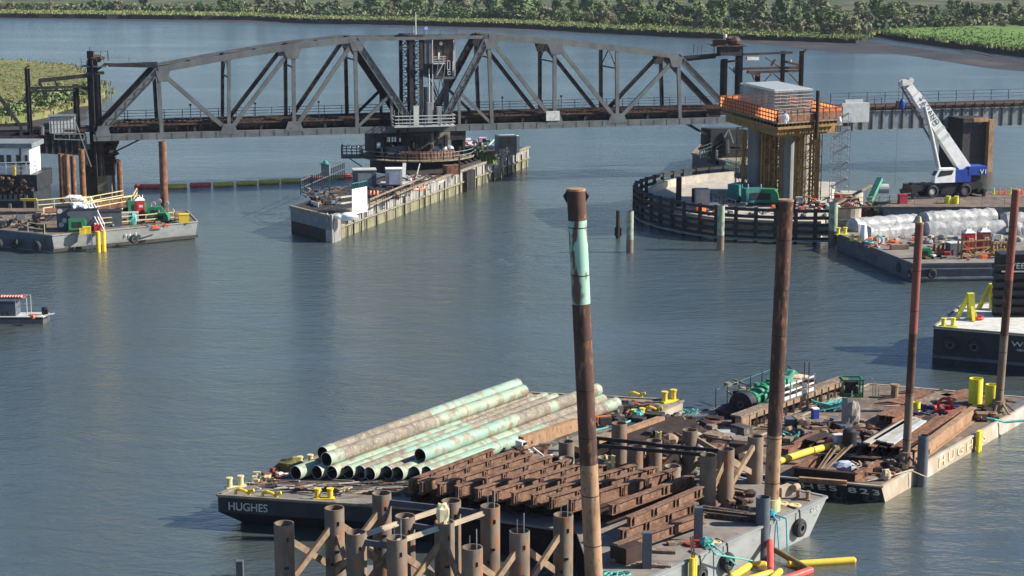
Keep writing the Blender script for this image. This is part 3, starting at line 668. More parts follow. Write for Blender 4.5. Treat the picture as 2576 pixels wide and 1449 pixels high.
for k in range(6): q = TPo(80+k*27, 350, 0); b.bar(q, q+nb*WB, .3, .9)
q = TPo(72,330,0); r_ = TPo(245,330,0)
b.bar(q+nb*2, r_+nb*2, 2.6, .35); b.bar(q+nb*5.6, r_+nb*5.6, 2.6, .35); b.build('deck', M['deck_rust'], ab)
b = MB(); b.bar(TPo(135,337,-.6), TPo(212,337,-.6), .12, .14); b.bar(TPo(135,350,-.6), TPo(212,352,-.6), .12, .14)
for u in (136,174,211): b.bar(TPo(u,337,-.6), TPo(u,351,-.6), .14, .12)
b.bar(TPo(188,300,-.6), TPo(230,420,-.6), .16, .16); b.rail([TPo(130,336,-.7), TPo(190,333,-.7)], 1.3, 1.6, .05, 2); b.build('walkway_rails', M['steel_gray'], ab)
hut = thing('equipment_hut', 'small pale grey steel equipment hut beside the track left of the tower', 'hut', TPo(157,332,1))
b = MB(); c = TPo(157,313,1.8); b.box(c, (3.6,2.2,2.2), .28); b.build('walls', M['steel_pale'], hut)
b = MB(); 
for s_ in range(5):
    a_ = -.9+s_*.45; b.box(c+Vector((-.3*math.sin(.28)*0,0,1.12+.25*math.cos(a_))) + Vector((-math.sin(.28)*a_*1.2, math.cos(.28)*a_*1.2, 0)), (3.8,.62,.12), .28)
b.build('roof', M['steel_gray'], hut)
b = MB()
for k in range(8): q = c+Vector((math.cos(.28),math.sin(.28),0))*(-1.6+k*.45)-Vector((-math.sin(.28),math.cos(.28),0))*1.12; b.bar(q-Vector((0,0,1)), q+Vector((0,0,1)), .05, .04)
b.build('ribs', M['steel_gray'], hut)
b = MB(); b.cyl(TPo(105,345,.5), TPo(105,318,.5), .35, n=10); b.box(TPo(118,318,1.5), (.8,.5,.9))
tag(b.build('track_equipment', M['slate']), 'blue grey track switch machine and posts left of the pale hut', 'track equipment')
# stone pier under the left end
b = MB(); c = G(233,492,0); c2 = Vector((c.x,c.y+3,0)); b.box(c2+Vector((0,0,3.0)), (2.4,6,6.6), .1); b.mi(1)
b.box(c2+Vector((1.25,-.2,3.0)), (1.5,5.6,6.2), .1); b.mi(0); b.box(c2+Vector((0,0,6.5)), (3.2,6.6,.5), .1)
lp = thing('stone_pier', 'narrow weathered stone pier with white bands under the left tower of the bridge', 'pier', c2)
b.build('shaft', [M['timber_dark'], M['conc_old']], lp)
b = MB()
for z_ in (3.6,4.6,5.4): b.box(c2+Vector((1.3,-.2,z_)), (1.58,5.7,.10), .1)
b.build('painted_bands', M['offwhite'], lp)
b = MB(); q = TPo(262,360,2); b.bar(TPo(250,345,1), TPo(300,352,1), .5, 1.2); b.bar(TPo(245,385,1), TPo(262,350,1), .6, .7); b.bar(TPo(262,395,1), TPo(370,342,1), .2, .2); b.blob(TPo(272,375,3), (1.4,1.4,1.0), jit=.35)
b.bar(TPo(275,395,3), TPo(275,440,3), 1.6, 1.2); b.bar(TPo(240,408,3), TPo(300,405,3), 2, .3)
tag(b.build('bearing_machinery', M['dark_rust']), 'dark rusty lifting machinery and struts beneath the left end of the swing span', 'machinery')
# left rusty pipe piles
def pile(name, label, p, z1, r, m, cat='pile', group=None, lean=(0,0), top=None, capm=None, z0=-4, open_=True, segs=None, n=16):
    """hollow pile; segs = [(fraction, material)] from the bottom"""
    t = thing(name, label, cat, (p.x, p.y, max(z0, 0)), group=group)
    a = Vector((p.x, p.y, z0)); c = Vector((p.x+lean[0], p.y+lean[1], z1))
    if segs:
        mats = []; b = MB(); prev = 0
        for fr, mm in segs:
            if mm not in mats: mats.append(mm)
            b.mi(mats.index(mm)); b.cyl(a.lerp(c, prev), a.lerp(c, fr), r, n=n, cap=False); prev = fr
        b.mi(0); b.ring(a.lerp(c, .997), c, r*1.002, r*.9, n=n); b.build('shaft', mats, t, smooth=True)
    else:
        b = MB(); b.ring(a, c, r, r*.9, n=n) if open_ else b.cyl(a, c, r, n=n); b.build('shaft', m, t, smooth=True)
    return t
for i, (u, v0, v1, w_) in enumerate([(158,500,386,15),(172,500,388,14),(187,492,392,15),(210,496,375,17),(303,485,405,16),(156,455,300,13),(168,455,300,9),(285,462,370,12)]):
    p = G(u, v0, 1); y = p.y; z = D(u, v1, y).z
    pile('pipe_pile', 'rusty pipe pile near the stone pier, ' + ['leftmost of the short front ones','second of the short front ones','tall one right of the short pair','short one just left of the stone pier','short one right of the stone pier','tall one behind the leftmost','thin one behind the pair','dark one right of the pier under the machinery'][i], p, z, w_/40.0*1.0, M['rust'], group='rusty piles round the left stone pier')
p = G(415,540,0); pile('guide_pile', 'tall thick brown pipe pile standing beside the left barge under the bridge', p, D(407,355,p.y).z, .52, M['rust'], cat='pile')
# ------------------------------------------------------------------ right end
p1, z1 = col(1860,112,3,9.5); p2, z2 = col(1823,148,3,9.5); p0, z0 = col(1815,150,3,9.5)
rt = catenary('catenary_tower', 'tall dark steel tower with cluttered winch deck at the right end of the bridge', [(p1, z1, .7), (p2, z2, .55), (p0, z0, .2)],
   [(TPo(1712,145,3), TPo(1862,133,3), .4, .45), (TPo(1712,152,5), TPo(1800,143,5), .3, .4), (TPo(1808,128,3), TPo(1862,128,3), 1.6, 1.4), (TPo(1862,137,3), TPo(1993,132,3), .3, .35), (TPo(1830,155,3), TPo(1862,152,3), .4, .3)],
   [(TPo(1835,170,3), TPo(1862,196,3), .18)], M['bridge_dark'])
b = MB(); b.rail([TPo(1745,137,3), TPo(1796,137,3), TPo(1796,137,4)], 1.6, 3, .05, 1); b.rail([TPo(1745,137,3), TPo(1765,137,3)], 1.6, .8, .03, 3); b.build('walkway_rails', M['slate'], rt)
b = MB(); b.box(TPo(1810,106,3), (2.0,1.4,.8)); b.blob(TPo(1845,103,3), (1.5,1.0,.8), jit=.35); b.cyl(TPo(1856,110,3), TPo(1856,84,3), .1, .05, n=5); b.bar(TPo(1795,115,3), TPo(1870,115,3), 2.4, .2); b.bar(TPo(1850,112,3), TPo(1862,92,3), .12, .12); b.build('winch_gear', M['deck_rust'], rt)
b = MB(); b.cyl(TPo(1824,103,3), TPo(1824,86,3), .3, n=10); b.build('vent_pipe', M['offwhite'], rt)
q1, y1 = col(1970,128,14,9.5); q2, y2 = col(2017,128,10,9.5); q3, y3 = col(1906,178,12,9.5)
catenary('catenary_gantry', 'rusty brown overhead line gantry with three columns behind the new concrete pier', [(q1, y1, .42), (q2, y2, .45), (q3, y3, .5)],
   [(TPo(1845,173,11), TPo(2015,170,11), .35, .4), (TPo(1880,182,11), TPo(2012,178,11), .35, .4), (TPo(1975,155,11), TPo(2016,165,11), .3, .35), (TPo(1880,180,11), TPo(1910,190,11), .5, .4)],
   [(TPo(1845,175,11), TPo(1868,205,11), .14), (TPo(1890,185,11), TPo(1905,215,11), .14), (TPo(1940,185,11), TPo(1908,222,11), .14), (TPo(1945,185,11), TPo(1968,205,11), .14), (TPo(1985,185,11), TPo(2014,215,11), .14), (TPo(1925,145,11), TPo(1965,172,11), .14), (TPo(1950,150,11), TPo(1940,165,11), .3), (TPo(2022,130,10), TPo(2028,124,10), .3)], M['deck_rust'])
b = MB(); b.cyl(TPo(1990,162,11), TPo(1990,150,11), .14, n=6); b.cyl(TPo(2010,160,11), TPo(2010,150,11), .14, n=6); b.bar(TPo(1878,147,3), TPo(1908,147,3), .6, .5)
tag(b.build('insulators', M['offwhite']), 'white insulators on the gantry behind the new pier', 'insulator')
# right plate girder approach
ga = thing('plate_girder_span', 'grey plate girder railway span with stiffeners running off the right edge', 'bridge span', TPo(2300,320,0))
gl = [(2142,328,270),(2700,318,255)]
def GP(u, v, off=0): return TPo(u, v, off)
a0, a1 = TPo(2140,327,-1), TPo(2640,316,-1); zt0, zt1 = TPo(2140,283,-1).z, TPo(2640,262,-1).z
zb = (a0.z+a1.z)/2; zt = (zt0+zt1)/2; a0.z = a1.z = 0
dirg = (a1-a0).normalized(); ng = Vector((-dirg.y, dirg.x, 0)); Lg = (a1-a0).length
b = MB(); zv = Vector((0,0,1))
for o_ in (0, 7.0):
    b.bar(a0+ng*o_+zv*((zb+zt)/2), a1+ng*o_+zv*((zb+zt)/2), .08, zt-zb); b.bar(a0+ng*o_+zv*(zb+.06), a1+ng*o_+zv*(zb+.06), .6, .12); b.bar(a0+ng*o_+zv*(zt-.06), a1+ng*o_+zv*(zt-.06), .6, .12)
b.build('girder', M['steel_gray'], ga)
k = int(Lg/1.75)
for i in range(k+1): b = MB(); q = a0+dirg*(Lg*i/k)-ng*.14; b.bar(q+zv*(zb+.1), q+zv*(zt-.1), .12, .22, dirg); b.build('stiffener', M['bridge_dark'], ga)
b = MB(); b.bar(a0-ng*.2+zv*(zt+.45), a1-ng*.2+zv*(zt+.45), .3, .22); b.bar(a0-ng*.4+zv*(zt+1.0), a1-ng*.4+zv*(zt+1.0), .3, .14); b.bar(a0+ng*3.5+zv*(zt+.3), a1+ng*3.5+zv*(zt+.3), 7.2, .3)
for i in range(int(Lg/1.75)): q = a0+dirg*(i*1.75+.4)-ng*.45; b.bar(q+zv*(zt-.1), q+zv*(zt+1.0), .12, .14)
b.build('deck_edge', M['deck_rust'], ga)
b = MB(); b.rail([a0+ng*7.5+zv*(zt+.5), a1+ng*7.5+zv*(zt+.5)], 1.7, 3.2, .05, 3); b.rail([a0-ng*.3+zv*(zt+1.0), a0+dirg*5-ng*.3+zv*(zt+1.0)], 1.1, 1.2, .05, 2); b.build('handrail', M['slate'], ga)
b = MB(); c = TPo(2150,283,-2); b.box(c, (4.6,.8,3.0), .25); c = TPo(2160,262,-2); b.box(c+Vector((-.8,0,-.2)), (3.0,.5,1.8), .25)
tag(b.build('steel_screen', M['steel_pale']), 'blotchy pale grey steel screen at the left end of the plate girder span', 'screen')
b = MB(); c = G(2437,432,0); b.box(c+Vector((-.3,3,4.2)), (4.6,7,8.6), .3); b.mi(1); b.box(c+Vector((2.2,2.6,4.1)), (.9,6.6,8.4), .3); b.box(c+Vector((1.2,-.9,8.3)), (2.6,.6,.6), .3)
pr = thing('bridge_pier', 'dark stone bridge pier with tan edge under the plate girder span behind the crane', 'pier', c)
b.build('shaft', [M['timber_dark'], M['rust_light']], pr)
# bearing machinery under right end of the swing span
rm = thing('bearing_machinery', 'black lifting machinery and trusswork under the right end of the swing span', 'machinery', TPo(1820,400,1))
b = MB(); b.bar(TPo(1722,308,.5), TPo(1862,388,.5), .35, .5, nb); b.bar(TPo(1728,310,6), TPo(1862,392,6), .35, .5, nb); b.bar(TPo(1775,345,2), TPo(1868,345,2), 4, 2.6); b.bar(TPo(1785,385,2), TPo(1868,385,2), 4, 1.8); b.bar(TPo(1760,378,1), TPo(1790,348,1), .6, .6)
b.bar(TPo(1790,405,1), TPo(1868,412,1), 3.5, .8); b.cyl(TPo(1825,385,-.2), TPo(1825,350,-.2), .7, .5, n=10); b.bar(TPo(1800,372,-.3), TPo(1835,350,-.3), .25, .25, nb)
b.build('frame', M['bridge_dark'], rm)
b = MB(); b.rail([TPo(1760,395,0), TPo(1790,385,0)], 1.6, .8, .05, 3); b.bar(TPo(1833,325,-.4), TPo(1845,360,-.4), .2, .2, nb); b.bar(TPo(1833,325,-.4), TPo(1822,345,-.4), .2, .2, nb); b.build('ladder_and_rails', M['steel_gray'], rm)
# old stone pier of the right end
poly = [G(1741,430,0), G(1870,462,0), G(2000,470,0), G(2000,410,0), G(1850,395,0), G(1760,408,0)]
b = MB(); b.prism([q[:2] for q in poly], -2, 2.6); rp = thing('rest_pier', 'dark concrete rest pier with pale top left of and behind the new concrete columns', 'pier', poly[0])
b.build('wall', M['slate'], rp)
b = MB(); cc = sum(((Vector((q.x,q.y,0))) for q in poly), Vector())/6
b.prism([(cc.x+(q.x-cc.x)*1.02, cc.y+(q.y-cc.y)*1.02) for q in poly], 2.6, 2.9); b.build('coping', M['conc_old'], rp)
b = MB(); b.rail([G(1762,398,2.9), G(1790,392,2.9), G(1805,400,2.9)], 1.3, 1, .06, 2); tag(b.build('guard_rail', M['offwhite']), 'short white guard rail on the rest pier beneath the bridge end', 'railing')
b = MB(); b.rail([G(1826,424,2.9), G(1860,434,2.9)], 1.5, .6, .06, 2); tag(b.build('guard_rail', mat('pale_green_paint', (.42,.52,.40))), 'pale green guard rail on the rest pier next to the concrete column', 'railing')
# ------------------------------------------------------------------ centre (pivot) pier island
ZI = 3.1
F, Rr_, Lc = G(833,610,0), G(1329,419,0), G(733,583,0)
ds = (Rr_-F).normalized(); nsd = Vector((ds.y, -ds.x, 0))        # nsd points out of the lit long side
q_back = Rr_ - nsd*9.0; Lb = Lc + ds*(Rr_-F).length*.93
poly = [F, Rr_, q_back, Lb, Lc]
isd = thing('fender_pier', 'long old concrete and sheet pile fender pier running back under the swing bridge', 'pier', F)
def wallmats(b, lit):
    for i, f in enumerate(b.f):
        n_ = (b.v[f[1]]-b.v[f[0]]).cross(b.v[f[2]]-b.v[f[1]]).normalized(); b.m[i] = 0 if n_.dot(nsd) > .5 else 1  # faces off the lit side get darker colours: wet tone plus painted shade
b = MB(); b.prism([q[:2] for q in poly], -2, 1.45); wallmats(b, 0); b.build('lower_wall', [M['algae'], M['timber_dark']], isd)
cc = sum(poly, Vector())/5
def grow(pl, k): 
    return [(q.x + (q-cc).normalized().x*k, q.y + (q-cc).normalized().y*k) for q in pl]
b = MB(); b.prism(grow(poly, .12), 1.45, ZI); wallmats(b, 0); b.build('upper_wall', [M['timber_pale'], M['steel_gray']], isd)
b = MB(); b.prism(grow(poly, -.25), ZI, ZI+.05); b.build('deck', mat('tarred_deck', (.045,.04,.036), (.025,.024,.023), .8, scale=.8, c3=(.12,.10,.08), s3=1.2, l3=.58, h3=.68), isd)
b = MB(); L = (Rr_-F).length
for a_, c_ in ((F, Rr_),):
    k = 0; x = 0.0
    while x < L:
        b = MB(); p = a_ + ds*x + nsd*.22; r_ = random.choice((.07,.09,.14)); top_ = ZI*random.uniform(.75,1.02)
        b.bar(Vector((p.x,p.y,-.5)), Vector((p.x,p.y,top_)), .2 if k % 3 == 0 else .1, r_*1.6, ds); x += random.uniform(1.4,3.6); k += 1; b.build('fender_pile', M['timber_dark'], isd)
b = MB(); x = 0
while x < L:
    p = F+ds*x+nsd*.17; b.bar(Vector((p.x,p.y,1.25+random.uniform(-.15,.15))), Vector((p.x,p.y,ZI-.1)), .09, .06, ds); x += random.uniform(.5,.9)
b.build('sheet_ribs', M['timber_pale'], isd)
b = MB(); b.bar(up(F,ZI+.1)+nsd*.05, up(Rr_,ZI+.1)+nsd*.05, .55, .24); b.bar(up(F,1.5)+nsd*.2, up(F+ds*L,1.5)+nsd*.2, .18, .18); b.bar(up(Lc,ZI+.1), up(F,ZI+.1), .5, .24); b.build('coping', M['conc_old'], isd)
b = MB()
for i in range(7):
    p = F + (Lc-F).normalized()*(.2+i*.28)*.8 + nsd*.2; b.cyl((p.x+.1, p.y-.25, -1), (p.x+.1+random.uniform(-.1,.1), p.y-.2, ZI+random.uniform(-.1,.4)), .13, n=7)
for i in range(6):
    p = F + ds*(.3+i*.35) + nsd*.3; b.cyl((p.x, p.y, -1), (p.x, p.y, ZI+random.uniform(-.5,.3)), .13, n=7)
b.build('corner_piles', M['timber_pale'], isd)
# dark patch in the wall (gap with shadowed piles)
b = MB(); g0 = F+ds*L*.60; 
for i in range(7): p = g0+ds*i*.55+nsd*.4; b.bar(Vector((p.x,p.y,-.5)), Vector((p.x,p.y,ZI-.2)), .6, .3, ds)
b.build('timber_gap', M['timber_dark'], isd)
# railing on the left side with pickets
b = MB(); ra, rb = G(757,490,ZI), G(866,441,ZI); b.bar(up(ra,1.9), up(rb,1.9), .14,.14); b.bar(up(ra,.9), up(rb,.9), .12,.12)
for i in range(24): p = ra.lerp(rb, i/23); b.bar(p, up(p,1.9), .14, .12)
b.bar(up(ra,1.4), up(G(790,508,ZI),1.2), .12,.12); b.bar(up(ra,.6), up(G(790,508,ZI),.5), .12,.12)
tag(b.build('picket_railing', M['slate']), 'dark picket railing along the left edge of the fender pier', 'railing')
b = MB(); 
for z_ in (1.3,.5): b.bar(up(G(930,528,ZI),z_), up(G(1065,470,ZI),z_), .14,.18)
for i in range(10): p = G(930,528,ZI).lerp(G(1065,470,ZI), i/9); b.bar(p, up(p,1.35), .12,.12)
tag(b.build('timber_railing', M['timber']), 'two bar timber railing along the right edge of the fender pier behind the notice board', 'railing')
b = MB(); 
for z_ in (1.7,.95): b.bar(up(G(845,533,ZI),z_), up(G(886,527,ZI),z_), .1,.2)
b.bar(G(845,533,ZI), up(G(845,533,ZI),1.8), .15,.15)
tag(b.build('pale_rails', M['timber_pale']), 'two pale rails left of the tall white notice board', 'railing')
# big notice board
nb0, nb1 = G(887,540,ZI), G(924,532,ZI); hN = 3.1; xd = (nb1-nb0).normalized(); nn = Vector((xd.y,-xd.x,0))
sg = thing('notice_board', 'tall white notice board with rows of text at the near end of the fender pier', 'sign', nb0)
b = MB(); b.add([nb0, nb1, up(nb1,hN), up(nb0,hN), nb0-nn*.1, nb1-nn*.1, up(nb1,hN)-nn*.1, up(nb0,hN)-nn*.1], [(0,1,2,3),(7,6,5,4),(0,4,5,1),(1,5,6,2),(2,6,7,3),(3,7,4,0)]); b.build('panel', M['white'], sg)
b = MB(); rr = random.Random(5)
for i in range(10): z_ = hN-.45-i*.26; a_, c_ = rr.uniform(.08,.3), rr.uniform(.6,.92); b.bar(up(nb0.lerp(nb1,a_),z_)+nn*.012, up(nb0.lerp(nb1,c_),z_)+nn*.012, .01, .045)
b.build('text_rows', M['galv'], sg)
b = MB(); b.rail([up(nb0,hN), up(nb1,hN)], .75, .45, .06, 1); b.bar(nb1+nn*-.3, up(nb1,hN+.7)-nn*.3, .1, .1); b.build('top_frame', M['teal'], sg)
# small notice board on the shaded face
s0_, s1_ = G(788,546,1.55), G(806,553,1.55); xd = (s1_-s0_).normalized(); nn = Vector((xd.y,-xd.x,0)); s0_ += nn*.25; s1_ += nn*.25
sg = thing('notice_board', 'small pale blue notice board on the shaded end of the fender pier', 'sign', s0_)
b = MB(); hN = 2.1; b.add([s0_, s1_, up(s1_,hN), up(s0_,hN), s0_-nn*.08, s1_-nn*.08, up(s1_,hN)-nn*.08, up(s0_,hN)-nn*.08], [(0,1,2,3),(7,6,5,4),(0,4,5,1),(1,5,6,2),(2,6,7,3),(3,7,4,0)]); b.build('panel', M['offwhite'], sg)
b = MB(); b.bar(up(s0_.lerp(s1_,.55),1.6)+nn*.015, up(s0_.lerp(s1_,.8),1.6)+nn*.015, .01,.2); b.bar(up(s0_.lerp(s1_,.25),1.1)+nn*.015, up(s0_.lerp(s1_,.7),1.1)+nn*.015, .01,.3); b.build('marks', M['steel_gray'], sg)
b = MB(); b.add([up(s0_.lerp(s1_,.1),1.6)+nn*.015, up(s0_.lerp(s1_,.3),1.6)+nn*.015, up(s0_.lerp(s1_,.3),1.8)+nn*.015, up(s0_.lerp(s1_,.1),1.8)+nn*.015], [(0,1,2,3)]); b.build('green_mark', M['green'], sg)
b = MB(); c = G(872,545,ZI); 
b.blob(c+Vector((.15,0,.0)), (1.15,.7,.5), 12, 7, jit=.12); b.blob(c+Vector((-.8,-.1,-.02)), (.8,.5,.3), 12, 7, jit=.12)
tag(b.build('tarp_heap', M['white'], smooth=True), 'bright white tarp heap at the foot of the tall notice board', 'tarp')
# navigation light tower
nv = thing('navigation_light', 'teal navigation light cabinet on a thin frame behind the picket railing', 'beacon', G(820,478,ZI))
c = G(820,478,ZI); b = MB(); 
for sx in (-.5,.5): b.bar(c+Vector((sx,0,0)), c+Vector((sx,0,1.9)), .1,.1)
b.bar(c+Vector((-.5,0,.3)), c+Vector((.5,0,1.8)), .08,.08); b.build('legs', M['teal'], nv)
b = MB(); b.box(c+Vector((0,0,2.7)), (1.1,.8,1.5)); b.build('cabinet', M['steel_gray'], nv)
b = MB(); b.cyl(c+Vector((0,0,3.45)), c+Vector((0,0,3.6)), .75,.75,n=12); b.cyl(c+Vector((0,0,3.6)), c+Vector((0,0,3.95)), .45,.2,n=10); b.build('lamp_cap', M['teal'], nv)
def shed(name, label, cat, p, dims, rz, wall, roof, door=None):
    t = thing(name, label, cat, p, rz); dx, dy, dz = dims
    b = LB(); b.box((0,0,dz/2), dims)
    for i in range(int(dx/.35)): b.bar((-dx/2+.2+i*.35,-dy/2-.02,.1), (-dx/2+.2+i*.35,-dy/2-.02,dz-.1), .05,.04)
    b.build('walls', wall, t)
    b = LB(); b.box((0,0,dz+.06), (dx+.12,dy+.12,.12)); b.build('roof', roof, t)
    if door: b = LB(); b.box((0,-dy/2-.05,dz*.45), (dx*.62,.05,dz*.78)); b.build('door', door, t)
    return t
shed('shipping_container', 'grey steel storage container with double doors on the left of the fender pier', 'container', G(915,472,ZI)+Vector((0,1.2,.0)), (3.1,2.3,2.3), .15, M['slate'], M['steel_pale'], M['steel_gray'])
shed('equipment_shed', 'small pale blue grey shed on a platform right of the grey container', 'shed', G(990,466,ZI+.4)+Vector((0,1,0)), (2.2,1.8,2.1), .1, M['steel_pale'], M['white'], mat('pale_blue_door', (.38,.42,.50)))
b = MB(); b.box(G(992,470,ZI)+Vector((.3,1,.35)), (4.4,3,.16), .1); 
for sx in (-1.9,2.3): b.box(G(992,470,ZI)+Vector((sx,0,.15)), (.3,2.4,.4), .1)
tag(b.build('timber_platform', M['timber_pale']), 'low pale timber platform carrying the small blue grey shed', 'platform')
b = MB(); p = G(941,497,ZI)
for i in range(3): b.torus(p+Vector((-.45+i*.45,0,.45)), (1,0,0), .38, .12, 10, 6); b.cyl(p+Vector((-.45+i*.45,0,0)), p+Vector((-.45+i*.45,0,.9)), .1, n=6)
tag(b.build('float_row', mat('salmon_plastic', (.80,.28,.16))), 'three salmon pink plastic barriers beside the right railing on the fender pier', 'barrier')
b = MB(); rr = random.Random(11)
for i in range(12): p = G(830+rr.uniform(0,34), 500-i*2.0, ZI); b.bar(p+Vector((0,0,.2+.06*i%.5)), p+Vector((rr.uniform(.8,2.2),rr.uniform(-1,1),.3+.05*i)), .12,.1)
tag(b.build('lumber_pile', M['timber']), 'jumbled pile of pale timbers in front of the grey container', 'timber pile')
def scrap(name, label, cat, u0, v0, u1, v1, z, n, mats, seed, smin=.3, smax=.9, hmax=.5):
    rr = random.Random(seed); b = MB(); s_ = G(u0,v0,z)
    for i in range(n):
        b.mi(rr.randrange(len(mats))); p = G(u0+(u1-u0)*rr.random(), v0+(v1-v0)*rr.random(), z); L_ = rr.uniform(smin,smax)
        if hmax <= .15: q = rr.uniform(-.5,.5); b.bar(p+Vector((0,0,.05)), p+Vector((math.cos(q)*L_*1.6, math.sin(q)*L_*1.6, .07)), .12,.05)
        elif rr.random() < .5: b.box(p+Vector((0,0,rr.uniform(.08,hmax))), (L_, L_*rr.uniform(.3,.9), L_*rr.uniform(.15,.6)), rr.uniform(0,3))
        elif rr.random() < .5: q = rr.uniform(0,3.14); b.bar(p+Vector((0,0,.1)), p+Vector((math.cos(q)*L_*2, math.sin(q)*L_*2, rr.uniform(.1,hmax))), .1,.12)
        else: b.blob(p+Vector((0,0,L_*.25)), (L_*.5,L_*.45,L_*.32), 8, 5, .25)
    return tag(b.build(name, mats), label, kind='stuff')
scrap('debris_heap', 'heap of red, white and brown debris beyond the timber railing on the fender pier', 'debris', 1010,462,1105,447,ZI,42,[M['offwhite'],M['rust_red'],M['timber'],M['slate'],M['offwhite']],21)
scrap('sack_heap', 'red and white striped bundle at the far end of the timber railing', 'debris', 1040,482,1066,472,ZI,14,[M['offwhite'],M['orange']],22,.25,.6)
scrap('deck_clutter', 'dark clutter of hoses and timbers on the near end of the fender pier deck', 'debris', 770,520,860,480,ZI,46,[M['timber_dark'],M['dark_rust'],M['slate'],M['timber']],23,.3,1.0,.6)
scrap('deck_clutter', 'dark gear between the container and the right railing on the fender pier', 'debris', 890,505,1000,480,ZI,40,[M['timber_dark'],M['dark_rust'],M['slate'],M['black']],24,.3,1.1,.6)
# weeds
b = MB()
for i in range(130): tuft(b, G(random.uniform(1185,1245), random.uniform(398,408), ZI+.1), .5, random.uniform(.4,1.1), 3)
for i in range(60): tuft(b, G(random.uniform(1170,1215), random.uniform(372,380), ZI+.1), .6, random.uniform(.5,1.6), 3)
tag(b.build('weeds', LEAF[1]), kind='stuff')
shed('storage_cabin', 'blue grey cabin with a white end wall at the far end of the fender pier', 'cabin', G(1272,390,ZI)+Vector((0,1,0)), (2.9,2.6,2.9), .25, M['steel_gray'], M['steel_pale'])
b = MB(); b.box(G(1294,384,ZI)+Vector((.1,.8,1.3)), (1.1,1.5,2.6), .25); tag(b.build('white_locker', M['white']), 'bright white locker right of the blue grey cabin', 'locker')
b = MB()
for z_ in (1.2,.6): b.bar(up(G(1252,403,ZI),z_), up(G(1304,376,ZI),z_), .1,.14)
for i in range(6): p = G(1252,403,ZI).lerp(G(1304,376,ZI), i/5); b.bar(p, up(p,1.25), .1,.1)
tag(b.build('guard_rail', M['slate']), 'dark guard rail in front of the cabin at the far end of the pier', 'railing')
b = MB(); p = G(1246,405,ZI); b.cyl(p, up(p,1.5), .16, n=8); b.mi(1); b.cyl(up(p,1.0), up(p,1.5), .17, n=8); tag(b.build('marker_post', [M['white'], M['red']]), 'red and white marker post at the left end of the far guard rail', 'post')
scrap('plastic_heap', 'white and pink plastic sacks among weeds behind the pivot machinery', 'debris', 1172,378,1236,368,ZI+.6,26,[M['white'],mat('pink_plastic',(.75,.45,.6)),M['offwhite'],M['green']],25,.4,1.3,1.4)
# ------------------------------------------------------------------ pivot machinery under the bridge
pc = BS(sof(1062), 0, WB/2); pc.z = 0
pv = thing('pivot_drum', 'black turntable drum, wheels and girders under the middle of the swing bridge', 'bridge machinery', (pc.x,pc.y,ZI))
b = MB(); b.cyl((pc.x,pc.y,ZI-.8), (pc.x,pc.y,ZI+1.5), 7.0, n=40); b.build('round_base', M['bridge_dark'], pv)
b = MB(); b.ring((pc.x,pc.y,ZI+1.5), (pc.x,pc.y,ZI+2.1), 6.7, 5.8, 40); b.build('ring_track', M['deck_rust'], pv)
b = MB(); b.cyl((pc.x,pc.y,ZI+1.6), (pc.x,pc.y,8.2), 4.6, n=28); b.build('drum', M['timber_dark'], pv)
rr = random.Random(8)
for k in range(22):
    b = MB(); u0 = 950+rr.uniform(0,205); z0 = rr.uniform(4.8,7.6); BX(b, u0, u0+rr.uniform(2,9), z0, z0+rr.uniform(.2,1.6), -.9-rr.random()*.5, -.4); b.build('gear_casing', M['bridge_dark'] if k % 3 else M['dark_rust'], pv)
b = MB()
for o_ in (.4, WB-.4): BX(b, 945, 1172, 6.9, 8.3, o_-.3, o_+.3)
for u in (945,985,1030,1070,1120,1168): BX(b, u-3, u+3, 5.0, 8.3, .2, WB-.2)
b.build('cross_girders', M['bridge_dark'], pv)
b = MB(); BX(b, 968, 1040, 5.2, 6.3, -.4, -.1); BX(b, 1042, 1100, 4.9, 8.2, -.35, -.05)
for k in range(7): BX(b, 1046+k*7, 1049+k*7, 4.9, 8.2, -.42, -.35)
b.build('side_sheeting', M['slate'], pv)
for a_ in ((1040,1047,5.0,8.2,-.6,-.4),(1078,1088,5.0,8.2,-.6,-.4),(1100,1130,6.4,8.2,-.5,-.2)): b = MB(); BX(b, *a_); b.build('pale_panel', M['conc_old'], pv)
b = MB(); 
for u in (1096,1112,1128): c = BS(sof(u), 5.6, -.3); b.blob(c, (.75,.4,.65))
b.build('counter_rollers', M['galv'], pv, smooth=True)
b = MB()
for u in (975,983,990,1002): BX(b, u, u+4, 7.0, 7.7, -.6, -.5)
b.mi(1); BX(b, 971, 974, 7.0, 7.7, -.6, -.5)
b.build('painted_marks', [M['white'], M['yellow_green']], pv)
b = MB(); b.ring((pc.x,pc.y,ZI+1.25), (pc.x,pc.y,ZI+1.4), 8.6, 6.9, 40); 
b.build('walkway_ring', M['conc_old'], pv)
b = MB(); N = 30
pts = [(pc.x+8.5*math.cos(2*math.pi*i/N), pc.y+8.5*math.sin(2*math.pi*i/N), ZI+1.4) for i in range(N+1)]
b.rail(pts, 1.15, 1.9, .05, 2); b.build('walkway_rail', M['steel_gray'], pv)
b = MB()
for i in range(16): 
    q = math.radians(255+i*4.6); b.box((pc.x+6.75*math.cos(q), pc.y+6.75*math.sin(q), ZI+2.0), (.5,.4,1.1), q)
b.build('rusty_bearing_cover', M['rust'], pv)
b = MB(); q0 = Vector((pc.x-9.5, pc.y-1, ZI+1.3)); b.box(q0+Vector((0,0,-.1)), (3.2,2.4,.3)); b.rail([q0+Vector((1.5,-1.2,0)), q0+Vector((-1.5,-1.2,0)), q0+Vector((-1.6,1.2,0))], 1.7, .8, .07, 4); b.bar(q0+Vector((-1,0,0)), q0+Vector((1.4,0,-1.6)), .15,.15); b.build('side_lookout', M['slate'], pv)
